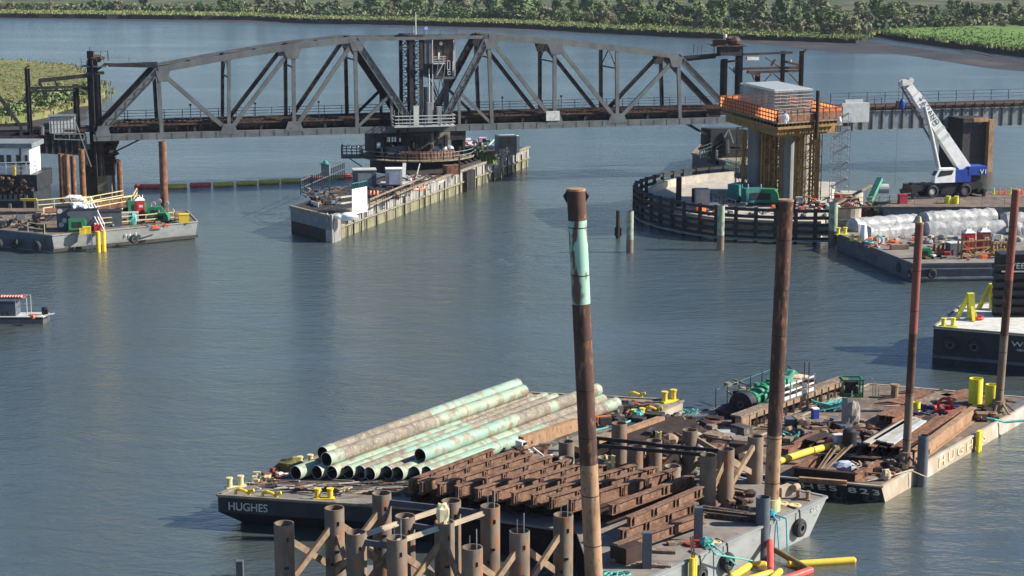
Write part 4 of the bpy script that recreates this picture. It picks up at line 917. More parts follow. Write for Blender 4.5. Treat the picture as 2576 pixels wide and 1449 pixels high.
b = MB(); b.bar(G(1015,455,ZI), G(1018,400,ZI+1.4), .5,.08); b.bar(G(1046,452,ZI), G(1056,412,ZI+1.3), .12,.12); tag(b.build('ladder', M['steel_pale']), 'pale ladder leaning on the turntable walkway', 'ladder')
b = MB(); p = G(1135,440,ZI); b.box(p+Vector((0,.5,.7)), (2.2,1.4,1.3), .3); b.bar(p+Vector((1.2,-.6,0)), p+Vector((1.2,-.6,2.8)), .3,.3); tag(b.build('rusty_bin', M['rust']), 'orange rusty steel bin and post at the right of the turntable', 'bin')
b = MB(); pl_ = [G(1150,430,ZI), G(1210,412,ZI), G(1185,395,ZI), G(1130,408,ZI)]; b.prism([q[:2] for q in pl_], ZI+.2, ZI+.6); 
for k in range(6): q = pl_[0].lerp(pl_[1], k/5.); b.bar(up(q,.7), up(pl_[3].lerp(pl_[2], k/5.),.7), .25,.12)
tag(b.build('timber_stack', M['timber_dark']), 'stack of black timbers on the fender pier right of the turntable', 'timber stack')
# ------------------------------------------------------------------ floating boom line
def boom(name, label, p, q, r, m, cat='float', group=None):
    b = MB(); d = (q-p).normalized(); b.cyl(p, q, r, n=10, segs=3); b.cyl(p-d*.15, p, r*.35, r, n=10); b.cyl(q, q+d*.15, r, r*.35, n=10)
    return tag(b.build(name, m, smooth=True), label, cat, group)
seg = [(340,470,'r'),(358,470,'r'),(419,469,'y'),(479,466,'r'),(537,464,'y'),(595,461,'y'),(652,458,'y'),(708,455,'y'),(764,451,'r'),(815,448,'y'),(840,446,'y'),(862,443,'r')]
cols_ = {'r': 'red', 'y': 'yellow'}
cnt = 0
BR_ = mat('bright_red_fabric', (.80,.17,.13), (.70,.12,.10), .5, scale=2); BY_ = mat('bright_yellow_fabric', (.90,.66,.16), (.80,.56,.12), .5, scale=2)
for (u, v, c) in seg:
    cnt += 1; L_ = 50 if u not in (340, 815, 840, 862) else 22
    p, q = G(u, v, .28), G(u+L_, v-1.2, .28)
    boom('boom_float', '%s floating boom section, %s from the left in the line reaching the fender pier' % (cols_[c], ORD[cnt-1]), p, q, .38, BR_ if c == 'r' else BY_, 'boom float', 'floating boom line')
# ------------------------------------------------------------------ generic pieces
def proto_tyre(r=.55, w_=.2):
    t = thing('tyre', 'x', 'tyre'); b = LB(); b.torus((0,0,0), (0,1,0), r-w_, w_, 22, 8); b.build('carcass', M['rubber'], t, smooth=True)
    b = LB(); b.torus((0,-w_*.75,0), (0,1,0), r-w_*1.6, w_*.22, 22, 6); b.build('bead', M['slate'], t, smooth=True); return t
TY = proto_tyre()
ty_first = [True]
def tyre(p, face, label, group, s=1.0, lean=0):
    rz = math.atan2(face.y, face.x) + math.pi/2
    if ty_first[0]:
        ty_first[0] = False; TY.location = p; TY.rotation_euler = (lean,0,rz); TY.scale = (s,)*3; TY['label'] = label; TY['group'] = group; return TY
    return dup(TY, p, None, label, group, (s,)*3, (lean,0,rz))
def hull(name, label, cat, corners, z, side_m, deck_m, rub=None, rake=1.0, draft=-.6, band=None, group=None):
    t = thing(name, label, cat, (corners[0].x, corners[0].y, 0), group=group)
    pts = [c[:2] for c in corners]; cx_ = sum(c[0] for c in pts)/len(pts); cy_ = sum(c[1] for c in pts)/len(pts)
    b = MB(); b.prism(pts, draft, z-.12, rake); b.build('hull', side_m, t)
    b = MB(); b.prism([(cx_+(x-cx_)*1.0, cy_+(y-cy_)*1.0) for x, y in pts], z-.117, z); b.build('deck', deck_m, t)
    b = MB(); n_ = len(pts)
    for i in range(n_):
        a_, c_ = Vector((*pts[i], z+.03)), Vector((*pts[(i+1)%n_], z+.03)); b.bar(a_, c_, .16,.14)
    b.build('deck_edge', rub or side_m, t)
    return t
def bitt(p, rz, label, m, s=1.0, group=None):
    t = thing('double_bitt', label, 'bollard', p, rz, group)
    b = LB(); b.box((0,0,.05*s), (1.3*s,.5*s,.1*s)); b.build('base_plate', m, t)
    for sx in (-1,1): b = LB(); b.cyl((sx*.38*s,0,.1*s), (sx*.38*s,0,.62*s), .17*s, n=12); b.cyl((sx*.38*s,0,.62*s), (sx*.38*s,0,.70*s), .22*s, n=12); b.build('post', m, t)
    return t
# ------------------------------------------------------------------ left work barge
ZB = 2.1
lb = [G(-60,572,ZB), G(131,593,ZB), G(497,558,ZB), G(470,530,ZB), G(120,540,ZB), G(-60,545,ZB)]
wb = hull('work_barge', 'grey work barge with yellow rails moored under the left end of the bridge', 'barge', lb, ZB, M['hull_gray'], M['deck_brown'], rake=.965)
e0, e1 = lb[1], lb[2]; de = (e1-e0).normalized(); ne = Vector((de.y,-de.x,0))
b = MB(); b.bar(e0+ne*.03+Vector((0,0,-1.75)), e1+ne*.03+Vector((0,0,-1.75)), .12,.35); b.build('rubbing_strip', M['waterline'], wb)
b = MB(); f0, f1 = lb[0], lb[1]; df = (f1-f0).normalized(); nf = Vector((df.y,-df.x,0)); b.add([f0+nf*.03-zv*.1, f1+nf*.03-zv*.1, f1+nf*.03-zv*1.9-de*-.25, f0+nf*.03-zv*1.9], [(3,2,1,0)]); b.build('end_shade_sheet', M['slate'], wb)  # dark sheet over the unlit end face, its shade put into the colour
text('H-1', e0.lerp(e1,.49)+ne*.08-zv*.95, de, zv, 1.4, M['letter'], wb, hgt=.4)
for i, (u, v) in enumerate([(-2,612),(38,612),(94,618)]):
    p = G(u, v, .9)+nf*.15; tyre(p, nf, 'black tyre fender on the dark end of the left work barge, %s from the left' % ORD[i], 'tyres on the left work barge', 1.15)
tyre(G(335,601,1.0)+ne*.15, ne, 'tyre fender with pale rim on the lit side of the left work barge', 'tyre on the lit side of the left barge', 1.0)
for i, u in enumerate((248,262)):
    p = G(u, 634-(i)*2, .0); b = MB(); b.cyl((p.x,p.y,-1), (p.x,p.y,2.45), .26, n=12)
    tag(b.build('fender_post', M['yellow'], smooth=True), 'yellow fender post on the side of the left work barge, %s of the pair' % ('left' if i == 0 else 'right'), 'fender', 'yellow fender posts')
b = MB(); p = G(227,634,0)
for sx in (-.25,.25): b.bar((p.x+sx,p.y,-.2), (p.x+sx,p.y,2.2), .1,.1)
for k in range(7): b.bar((p.x-.25,p.y,.2+k*.3), (p.x+.25,p.y,.2+k*.3), .07,.07)
tag(b.build('side_ladder', M['galv']), 'grey ladder on the side of the left work barge beside the yellow posts', 'ladder')
def yrail(label, pts, h=1.2, sp_=2.0, m=None, nr=2): b = MB(); b.rail(pts, h, sp_, .05, nr); return tag(b.build('yellow_railing', m or M['yellow_pale']), label, 'railing')
def LBp(t, k=0.0): return e0.lerp(e1, t)-ne*k
yrail('yellow railing on the left barge left of the green generator', [G(70,584,ZB), G(110,589,ZB), G(168,594,ZB)][:2]+[G(112,589,ZB)])
yrail('yellow railing on the left barge between the white stair and the fender posts', [G(188,579,ZB), G(240,573,ZB), G(242,568,ZB)])
yrail('yellow railing on the left barge from the fender posts to the yellow box', [G(254,573,ZB), G(330,567,ZB), G(440,557,ZB), G(437,549,ZB)])
def genset(p, rz, label, m, s=1.0, name='generator', extra=True):
    t = thing(name, label, 'generator', p, rz)
    b = LB(); b.box((0,0,.12*s), (2.4*s,1.1*s,.2*s)); b.build('skid', M['black'], t)
    b = LB(); b.box((-.2*s,0,.85*s), (1.7*s,1.0*s,1.2*s)); b.add([(.65*s,-.5*s,.25*s),(1.1*s,-.5*s,.25*s),(1.1*s,.5*s,.25*s),(.65*s,.5*s,.25*s),(.65*s,-.5*s,1.4*s),(.9*s,-.45*s,1.1*s),(.9*s,.45*s,1.1*s),(.65*s,.5*s,1.4*s)],[(3,2,1,0),(4,5,6,7),(0,1,5,4),(1,2,6,5),(2,3,7,6),(3,0,4,7)]); b.build('housing', m, t)
    b = LB(); b.box((-.2*s,-.51*s,.8*s), (1.0*s,.03*s,.6*s)); b.build('grille', M['black'], t)
    b = LB(); b.cyl((-.6*s,.1*s,1.45*s), (-.6*s,.1*s,1.8*s), .07*s, n=8); b.build('exhaust', M['galv'], t)
    return t
genset(G(198,582,ZB), .3, 'green generator beside the black tanks near the front corner of the left barge', M['green'], 1.1)
genset(G(390,552,ZB)+Vector((0,1,0)), .2, 'green compressor behind the yellow railing on the left barge', M['green'], 1.0)
genset(G(410,560,ZB), -.2, 'second green compressor nearest the yellow box on the left barge', M['green'], .85)
genset(G(340,543,ZB)+Vector((0,1.5,0)), .4, 'low green skip left of the red portable toilet on the left barge', M['green'], 1.2)
def box_thing(name, label, cat, p, d, rz, m, lid=None, lidm=None):
    t = thing(name, label, cat, p, rz); b = LB(); b.box((0,0,d[2]/2), d); b.build('body', m, t)
    b = LB(); b.box((0,0,d[2]+.04), (d[0]*1.06,d[1]*1.06,.09)); b.build('lid', lidm or m, t); return t
box_thing('yellow_box', 'yellow box on the front corner of the left barge beside the red drum', 'box', G(219,588,ZB), (.9,.6,.75), .2, M['yellow'])
box_thing('yellow_box', 'smaller yellow box left of the other one on the left barge', 'box', G(207,589,ZB), (.6,.5,.6), .2, M['yellow'])
box_thing('red_box', 'red fuel box beside the foot of the white stair on the left barge', 'box', G(246,583,ZB), (.8,.6,.75), .2, M['red'])
box_thing('yellow_box', 'large yellow box standing alone at the right end of the left barge', 'box', G(463,560,ZB), (1.2,1.0,1.0), .2, M['yellow'])
def toilet(p, rz, label, m, s=1.0):
    t = thing('portable_toilet', label, 'portable toilet', p, rz, 'red portable toilets')
    b = LB(); b.box((0,0,1.08), (1.15,1.15,2.1)); 
    for sx in (-.45,-.15,.15,.45): b.box((sx,-.585,1.1), (.05,.03,1.9))
    b.build('cabin', m, t)
    b = LB(); b.box((0,-.6,1.0), (.75,.04,1.75)); b.build('door', m, t)
    b = LB(); b.box((0,0,2.17), (1.25,1.25,.1)); b.add([(-.6,-.6,2.22),(.6,-.6,2.22),(.6,.6,2.22),(-.6,.6,2.22),(-.2,-.2,2.5),(.2,-.2,2.5),(.2,.2,2.5),(-.2,.2,2.5)],[(0,1,5,4),(1,2,6,5),(2,3,7,6),(3,0,4,7),(4,5,6,7)]); b.build('roof', M['white'], t)
    b = LB(); b.box((.1,-.64,1.45), (.5,.02,.3)); b.build('label_plate', M['offwhite'], t)
    b = LB(); b.cyl((.45,.45,2.2), (.45,.45,2.75), .05, n=6); b.build('vent', M['white'], t); return t
toilet(G(350,548,ZB)+Vector((0,.5,0)), .3, 'red portable toilet with white roof on the left work barge', M['red'])
# black tanks, white stair
for i, (u, v, d) in enumerate([(165,582,(2.6,2.0,2.8)),(205,585,(3.2,2.0,2.6)),(272,573,(2.6,2,1.8))]):
    p = G(u, v, ZB)+Vector((0,1.6,0)); t = thing('steel_tank', ['blue black steel tank with round warning labels on the left barge', 'wide blue black steel tank next to the white stair', 'blue black tank under the yellow railed platform right of the white stair'][i], 'tank', p, .2)
    b = LB(); b.box((0,0,d[2]/2), d); b.build('body', M['slate'], t); b = LB(); b.box((0,0,d[2]+.05), (d[0]+.1,d[1]+.1,.1)); b.build('top', M['black'], t)
    if i == 0:
        b = LB()
        for x, z_ in ((-.9,2.3),(.2,2.0),(.9,1.3),(-.4,1.2),(-.8,.7)): b.cyl((x,-1.02,z_), (x,-1.06,z_), .3, n=12)
        b.build('warning_labels', M['offwhite'], t)
st = thing('white_stair', 'steep white stair leaning against the black tank on the left barge', 'stair', G(250,583,ZB))
b = MB(); s0_, s1_ = G(256,584,ZB), up(G(224,577,ZB),3.0)
for o_ in (-.35,.35): b.bar(s0_+Vector((o_,0,0)), s1_+Vector((o_,0,0)), .1,.25); b.bar(s0_+Vector((o_,0,.9)), s1_+Vector((o_,0,.9)), .07,.07)
for k in range(11): p = s0_.lerp(s1_, k/10); b.box(p, (.7,.3,.06)); 
for k in range(4): p = s0_.lerp(s1_, k/3); b.bar(p+Vector((.35,0,0)), p+Vector((.35,0,.9)), .06,.06)
b.build('flight', M['white'], st)
scrap('white_sacks', 'white sacks on top of the tanks at the head of the white stair', 'sacks', 185,526,225,522,4.7,12,[M['white'],mat('pale_blue_plastic',(.5,.6,.85)),M['offwhite']],31,.6,1.1,.5)
scrap('deck_clutter', 'hoses, timber and scrap along the middle of the left barge deck', 'debris', 230,575,430,555,ZB,46,[M['rust'],M['timber'],M['dark_rust'],M['steel_gray'],M['orange']],32,.2,.8,.5)
scrap('deck_clutter', 'black hoses and gear at the far left of the left barge', 'debris', 0,575,110,560,ZB,44,[M['black'],M['dark_rust'],M['slate'],M['timber']],33,.3,1.2,1.2)
b = MB(); b.box(G(308,557,ZB)+Vector((0,.8,.5)), (3.6,1.2,1.0), .2); tag(b.build('white_crate', M['timber_pale']), 'long pale crate behind the railing in the middle of the left barge', 'crate')
b = MB(); p = G(333,566,ZB); b.blob(p+Vector((0,0,.6)), (.55,.4,.9), jit=.2); b.bar(p, p+ne*.4+Vector((0,0,-1.2)), .08,.08); tag(b.build('rope_bundle', M['rope_teal']), 'hanging teal net and rope bundle on the railing above the tyre', 'rope')
for i, (u, v) in enumerate([(387,545),(402,538),(421,545)]):
    p = G(u, v, ZB); b = MB(); b.cyl(p, up(p,1.7), .06, n=5); b.mi(1); b.cyl(up(p,1.6)-Vector((0,.06,0)), up(p,1.6)+Vector((0,.06,0)), .28, n=12)
    tag(b.build('round_sign', [M['slate'], M['offwhite']]), 'round white disc on a thin post above the green compressors, %s from the left' % ORD[i], 'sign', 'round discs on posts')
# pontoon with rusty deck and yellow rails behind
pt = [G(110,540,2.9), G(280,533,2.9), G(358,512,2.9), G(350,492,2.9), G(250,506,2.9), G(110,524,2.9)]
hull('pontoon', 'rust decked pontoon with yellow railings between the left barge and the stone pier', 'pontoon', pt, 2.9, M['slate'], M['rust'], M['yellow_pale'], draft=-.3)
yrail('upper yellow railing on the rust decked pontoon behind the black tanks', [G(95,527,3.6), G(177,520,3.6), G(180,528,3.5)])
yrail('double yellow railing sloping up across the rust decked pontoon', [G(195,522,3.0), G(310,500,3.0)], 1.1, 2)
yrail('yellow railing at the near edge of the rust decked pontoon', [G(215,536,2.95), G(335,514,2.95), G(345,496,2.95)], 1.2, 2)
box_thing('plastic_chest', 'lemon yellow chest on the rust decked pontoon', 'box', G(212,513,3), (2.2,1,.8), .25, M['yellow_green'])
b = MB(); b.blob(G(188,508,3.5)+Vector((0,0,.3)), (1.4,.7,.6), jit=.25); tag(b.build('white_tarp_bundle', M['white']), 'white tarp bundle at the left of the rust decked pontoon', 'tarp')
# ------------------------------------------------------------------ crew boat (white pilothouse) far left
cb_ = thing('tug_boat', 'white pilothouse boat with black hull cut off by the left edge of the picture', 'boat', G(30,560,0))
y0 = G(30,545,0).y
def BXp(mb, u0, v0, u1, v1, y, dy):      # upright block seen between two pixel corners at depth y
    a_, c_ = D(u0,v0,y), D(u1,v1,y); return mb.box(((a_.x+c_.x)/2, y+dy/2, (a_.z+c_.z)/2), (abs(c_.x-a_.x), dy, abs(a_.z-c_.z)))
b = MB(); BXp(b, -60,472,88,560, y0, 9); BXp(b, -60,440,94,480, y0+.5, 8); BXp(b,-60,505,60,560,y0-1.5,3); b.build('hull', M['hull_black'], cb_)
b = MB(); BXp(b, -60,372,76,440, y0+1, 5.5); b.build('pilothouse', M['white'], cb_)
b = MB(); BXp(b, -60,361,80,373, y0+.6, 6.2); b.build('roof', M['steel_gray'], cb_)
b = MB(); 
for u0, u1 in ((-8,10),(16,28),(40,50),(62,70)): BXp(b, u0,390,u1,408, y0+.9, .12)
b.build('window', M['glass'], cb_)
b = MB(); BXp(b, 48,372,54,440, y0+.7, .25); BXp(b,-60,410,76,413,y0+.85,.15); b.build('dark_trim', M['black'], cb_)
b = MB(); b.rail([D(-60,442,y0), D(92,436,y0)], 1.6, 1.3, .06, 3); b.build('white_railing', M['white'], cb_)
b = MB(); BXp(b, 30,418,38,442,y0-.1,.4); BXp(b, 50,500,92,506, y0-1.5, .3) ; b.build('yellow_fittings', M['yellow'], cb_)
b = MB(); 
for k in range(6): BXp(b, -4+k*13,489,4+k*13,503, y0-.15, .15)
BXp(b, 20,513,28,530,y0-1.7,.2); BXp(b,22,530,40,545,y0-1.7,.2); b.build('deckhouse_frames', M['steel_gray'], cb_)
b = MB(); 
for k in range(20): c = D(random.uniform(0,90), random.uniform(448,485), y0-.2); b.blob(c, (random.uniform(.2,.5),.3,random.uniform(.15,.35)), 8, 5, .3)
b.build('deck_gear', M['deck_rust'], cb_)
b = MB(); b.box(G(60,545,1)+Vector((0,2,0)), (9,3,1.2)); tag(b.build('timber_float', M['deck_brown']), 'pale timber float between the white boat and the black tanks', 'float')
# ------------------------------------------------------------------ small workboat
bt = thing('work_boat', 'small grey workboat with red roofed cabin and outboard at the left edge', 'boat', G(60,815,0))
y1_ = G(60,815,0).y
b = MB(); a_, c_ = D(-60,800,y1_), D(108,800,y1_); L_ = c_.x-a_.x
pl_ = [(a_.x,y1_),(c_.x,y1_),(c_.x+.2,y1_+.5),(c_.x+.2,y1_+1.7),(c_.x,y1_+2.2),(a_.x,y1_+2.2)]
b.prism(pl_, -.3, .62, .98); b.build('hull', M['hull_mid'], bt)
b = MB(); b.prism(pl_, .62, .68); b.build('gunwale', M['steel_pale'], bt)
b = MB(); b.prism([(x,y-.02 if y < y1_+1 else y) for x, y in pl_], .45, .6); b.build('dark_stripe', M['black'], bt)
zc = .68; cab0, cab1 = D(-60,800,y1_+.4).x, D(66,800,y1_+.4).x
b = MB(); b.prism([(cab0,y1_+.35),(D(38,800,y1_).x,y1_+.35),(D(38,800,y1_).x,y1_+1.8),(cab0,y1_+1.8)], zc, zc+1.15); b.build('cabin', M['slate'], bt)
b = MB()
for x in (D(38,800,y1_).x, D(66,800,y1_).x):
    for y in (y1_+.35, y1_+1.8): b.bar((x,y,zc), (x,y,zc+1.75), .07,.07)
for z_ in (zc+1.75, zc+.9): 
    for y in (y1_+.35, y1_+1.8): b.bar((D(38,800,y1_).x,y,z_), (D(66,800,y1_).x,y,z_), .06,.06)
b.build('tube_frame', M['offwhite'], bt)
b = MB(); b.box(((cab0+D(55,800,y1_).x)/2, y1_+1.1, zc+1.72), (D(55,800,y1_).x-cab0+.2, 1.8, .1)); b.build('roof', M['rust_red'], bt)
b = MB()
for k in range(8): x = D(2+k*7,770,y1_).x; b.blob((x, y1_+.5, zc+1.88), (.13,.3,.12), 8, 5)
b.build('roof_floats', mat('salmon_fabric', (.62,.30,.24)), bt, smooth=True)
b = MB(); BXp(b, 2,786,10,800,y1_+.3,.05); BXp(b, 14,784,22,796,y1_+.3,.05); b.build('window', M['glass'], bt)
b = MB(); om = D(111,800,y1_+1).x; b.box((om+.1,y1_+1.1,.95), (.55,.4,.55)); b.blob((om+.1,y1_+1.1,1.25), (.36,.28,.2)); b.box((om+.25,y1_+1.1,.35), (.2,.15,1.0)); b.build('outboard_motor', M['black'], bt, smooth=False)
b = MB(); b.bar((om-.4,y1_+.3,.62), (om+1.1,y1_+.6,.9), .1,.1); b.bar((D(90,800,y1_).x,y1_+.5,.7), (om,y1_+.4,.72), .15,.12); b.build('boarding_pole', M['white'], bt)
scrap('boat_gear', 'orange, pink and brown gear on the stern of the small workboat', 'gear', 78,802,92,799,.7,8,[mat('pink_gear',(.7,.3,.3)),M['timber'],M['orange']],34,.25,.5,.3)
HAZE = .00004
# ------------------------------------------------------------------ new concrete pier with fender ring
zf = 2.4
ringp = [(2098,612),(2000,612),(1900,608),(1800,602),(1720,590),(1660,576),(1615,561),(1595,545),(1600,533),(1625,522),(1665,510),(1715,500),(1780,492),(1850,486)]
RG = [G(u,v,0) for u,v in ringp]
fr = thing('timber_fender_ring', 'curved black timber fender of posts and rails around the new concrete pier footing', 'fender', RG[5])
for k, z_ in enumerate((.5,1.35,2.2,3.05,3.9)):
    b = MB()
    for p, q in zip(RG[:-1], RG[1:]): b.bar(up(p,z_), up(q,z_), .34,.36)
    b.build('rail', M['timber_dark'], fr)
b = MB(); 
for p, q in zip(RG[:-1], RG[1:]):
    n_ = max(1, round((q-p).length/2.6))
    for i in range(n_): c = p.lerp(q, i/n_); b.bar(up(c,-.5), up(c,4.2), .42,.42)
b.build('posts', M['timber_dark'], fr)
b = MB()
for p, q in zip(RG[:8], RG[1:9]): b.bar(up(p,.35)+Vector((-.2,-.5,0)), up(q,.35)+Vector((-.2,-.5,0)), .35,.22); b.bar(up(p,1.5)+Vector((.1,.45,0)), up(q,1.5)+Vector((.1,.45,0)), .1,1.3)
b.build('walkway_strip', M['steel_gray'], fr)
inn = []
cR = sum(RG, Vector())/len(RG)
for q in RG: d = (q-cR); inn.append(cR+d*(1-2.2/d.length))
b = MB(); foot = inn + [G(2100,500,0)]; b.prism([q[:2] for q in foot], -1, zf)
ft = thing('concrete_footing', 'pale concrete footing inside the black fender ring', 'footing', cR); b.build('slab', M['conc'], ft)
b = MB()
for p, q in zip(inn[6:-1], inn[7:]): b.bar(up(p,zf+.5), up(q,zf+.5), .5,1.0)
b.build('parapet', M['conc'], ft)
def blk(name, label, cat, u0, v0, u1, v1, depth, z, m):      # upright block: bottom-left pixel (u0,v1) stands on level z
    y = G(u0, v1, z).y; b = MB(); BXp(b, u0, v0, u1, v1, y, depth); return tag(b.build(name, m), label, cat)
blk('concrete_block', 'large bright cream concrete block inside the left of the fender ring', 'concrete block', 1752,478,1785,527,2.2,zf,M['conc'])
blk('concrete_block', 'grey concrete block at the far left inside the fender ring', 'concrete block', 1655,500,1700,520,2.0,zf,M['conc_gray'])
blk('site_container', 'cream sided site container below the upper fender rails', 'container', 1784,478,1846,497,2.5,zf,M['timber_pale'])
b = MB(); b.box(G(1810,520,zf)+Vector((0,1,.1)), (6.5,4,.2)); tag(b.build('blue_tarp', M['steel_gray']), 'flat grey blue tarp between the cream block and the green machines', 'tarp')
yrail('thin grey railing in front of the cream container', [G(1770,505,zf), G(1850,530,zf)], 1.3, 1.2, M['slate'], 2)
for i, (u, v0, v1, w_) in enumerate([(1706,545,446,15),(1745,540,474,14),(2056,330,228,11)]):
    if i < 2:
        p = G(u, v0+20, 0); pile('fender_pile', 'dark brown pile standing up through the fender ring, ' + ('taller left one' if i == 0 else 'shorter right one'), p, D(u, v1, p.y).z, w_/42, M['dark_rust'], open_=False)
b = MB(); c = G(1842,545,0)+Vector((0,-.4,0)); y_ = c.y-.6; BXp(b, 1820,517,1846,540,y_,.1); b.mi(1); BXp(b,1820,513,1846,523,y_-.05,.08); b.mi(2)
for k in range(2): BXp(b, 1825+k*3,527+k*5,1841,530+k*5,y_-.03,.03)
sg = tag(b.build('notice_board', [M['steel_pale'], M['ochre'], M['slate']]), 'pale blue notice board with an ochre top band fixed to the fender ring', 'sign')
# green machines
genset(G(1862,508,zf), .9, 'tilted dark green power unit at the left foot of the left concrete column', M['teal'], 1.7)
genset(G(1898,515,zf), .3, 'dark green power unit with white drum in front of the left column', M['teal'], 1.5)
genset(G(1930,515,zf), -.2, 'bright green power unit between the two concrete columns', M['green'], 1.45)
scrap('footing_clutter', 'white and brown sacks and timbers along the front of the concrete footing', 'debris', 1760,548,2090,524,zf,60,[M['offwhite'],M['rust'],M['timber_pale'],M['slate'],M['orange'],M['black']],41,.3,1.0,.7)
scrap('footing_clutter', 'white red and orange barriers right of the striped column', 'debris', 2010,530,2150,512,zf,46,[M['offwhite'],M['red'],M['orange'],M['timber_pale'],M['rust']],42,.4,1.2,1.2)
# columns
yc = G(1965,508,zf).y
zc_bot = zf; z_und = D(1965,330,yc).z
np_ = thing('new_bridge_pier', 'new concrete bridge pier with orange netted work platform and steel bar cage on top', 'pier', Vector((D(1965,508,yc).x,yc,zf)))
def colm(name, u, w_px, dy, m, n=20):
    b = MB(); p = D(u, 508, yc); p.y = yc+dy; r = w_px/2/ (FPX/ (yc*1.01)); b.cyl((p.x,p.y,zf-.2), (p.x,p.y,z_und+.6), r, n=n); return b.build(name, m, np_, smooth=True)
colm('column', 1897, 33, 1.0, M['conc_gray']); colm('column', 1975, 38, 0, M['conc_gray']); colm('column', 2020, 56, 2.5, M['conc']); colm('column', 1940, 34, 4.0, M['conc'])
b = MB()
for u, dy in ((1866,0),(1921,1.5),(1930,2.0),(1943,2.4),(1952,1.5),(1998,-1),(2004,1.0),(2012,-1.2),(2030,-1.2),(2042,0),(2048,-1.2),(2056,0),(2056,2.5),(1874,1.5),(1960,-1.0),(1910,-1.0)):
    p = D(u, 508, yc); b.bar((p.x,yc+dy,zf), (p.x,yc+dy,z_und), .22,.22)
for (ua, ub) in ((1921,1952),(1998,2012),(2030,2056),(1866,1876),(1935,1960)):
    pa, pb = D(ua,508,yc).x, D(ub,508,yc).x
    for k in range(6): z0 = zf+k*1.5; b.bar((pa,yc-.2,z0), (pb,yc-.2,z0+1.5), .1,.1); b.bar((pb,yc-.2,z0), (pa,yc-.2,z0+1.5), .1,.1); b.bar((pa,yc-.2,z0), (pb,yc-.2,z0), .1,.1)
def scaf(ua, ub, dy, step=1.15):
    xa, xb = D(ua,508,yc).x, D(ub,508,yc).x; n_ = max(1, round((xb-xa)/step)); y_ = yc+dy; hz_ = z_und-zf; m_ = 6
    for i in range(n_+1): x = xa+(xb-xa)*i/n_; b.bar((x,y_,zf), (x,y_,z_und), .1,.1)
    for j in range(m_+1): z = zf+hz_*j/m_; b.bar((xa,y_,z), (xb,y_,z), .09,.09)
    for i in range(n_):
        for j in range(m_):
            x0, x1 = xa+(xb-xa)*i/n_, xa+(xb-xa)*(i+1)/n_; z0, z1 = zf+hz_*j/m_, zf+hz_*(j+1)/m_
            if (i+j) % 2: x0, x1 = x1, x0
            b.bar((x0,y_,z0), (x1,y_,z1), .06,.06)
b.build('scaffold_tower', M['ochre'], np_); b = MB()
scaf(1916,1955,-1.2,.6); b.build('scaffold_tower', M['ochre'], np_); b = MB()
scaf(1992,2058,-1.6,.7); b.build('scaffold_tower', M['ochre'], np_); b = MB()
scaf(1862,2058,5.2,.8); b.build('scaffold_tower', M['rust_light'], np_); b = MB()
scaf(1916,1955,1.5,.6); b.build('scaffold_tower', M['rust_light'], np_)
b = MB(); rr = random.Random(4)
for k in range(46):
    z0 = zf+rr.uniform(.5,8); x = D(2022,508,yc).x+rr.uniform(-1.5,1.6); yy = yc+2.5-1.75; b.bar((x,yy,z0), (x+rr.uniform(.4,1.0),yy-.3,z0+rr.uniform(.2,.7)), .07,.09)
for k in range(26):
    z0 = zf+rr.uniform(.5,8.2); x = D(1938,508,yc).x+rr.uniform(-1,1); b.box((x,yc+2.6,z0), (.3,.2,.5), rr.uniform(0,3))
b.build('formwork_ties', M['rust_light'], np_)
# platform (plan): three visible corners
zp = 12.6
P1, P2, P3 = D(1810,262,0+yc-1.5), D(1956,305,yc-1.5), D(2120,292,yc-1.5)
zp = G(0,0,0).z
zp = 14.0
P1, P2, P3 = G(1812,268,zp), G(1956,308,zp), G(2118,297,zp); P4 = P1+(P3-P2)
b = MB(); b.prism([q[:2] for q in (P1,P2,P3,P4)], zp-.25, zp); b.build('platform_deck', M['timber'], np_)
b = MB(); ctr = (P1+P3)/2
for q0, q1 in ((P1,P2),(P2,P3)):
    for k in range(18): q = q0.lerp(q1, k/17); d = (ctr-q); d.z = 0; d.normalize(); b.bar(up(q,-.45)+d*.2, up(q,-.45)+d*2.5, .14,.35)
    b.bar(up(q0,-.75), up(q1,-.75), .2,.3); 
for k in range(26): q = (P2+Vector((.3,.2,0))).lerp(P3+Vector((-1.2,.8,0)), k/21); b.bar(up(q,-1.9), up(q,-.9), .14,.1)
ins = [ctr+(q-ctr)*.90 for q in (P1,P2,P3,P4)]; b.prism([q[:2] for q in ins], zp-1.9, zp-.9); ins = [ctr+(q-ctr)*.7 for q in (P1,P2,P3,P4)]; b.prism([q[:2] for q in ins], zp-.92, zp-.3); b.build('cap_formwork', M['ochre'], np_)
b = MB()
for q0, q1 in ((P1,P2),(P3,P4),(P4,P1)):
    b.add([up(q0,.05), up(q1,.05), up(q1,1.35), up(q0,1.35)], [(0,1,2,3)])
b.add([up(P2.lerp(P3,.62),.75), up(P3,.75), up(P3,1.4), up(P2.lerp(P3,.62),1.35)], [(0,1,2,3)])
b.build('safety_net', M['orange'], np_)
b = MB(); b.bar(up(P2,.4), up(P3,.4), .08,.75)
for q0, q1 in ((P1,P2),(P2,P3),(P3,P4),(P4,P1)):
    b.rail([q0, q1], 1.45, 1.05, .06, 3)
b.build('guard_rails', M['rust'], np_)
cage = [ctr+(q-ctr)*.60+Vector((-.4,.6,0)) for q in (P1,P2,P3,P4)]
b = MB(); hC = 3.3
for q0, q1 in zip(cage, cage[1:]+cage[:1]):
    L_ = (q1-q0).length; n_ = int(L_/.3)
    for k in range(n_): q = q0.lerp(q1, k/n_); b.bar(q, up(q,hC-.1), .06,.06)
    for k in range(8): b.bar(up(q0,.2+k*.42), up(q1,.2+k*.42), .06,.06)
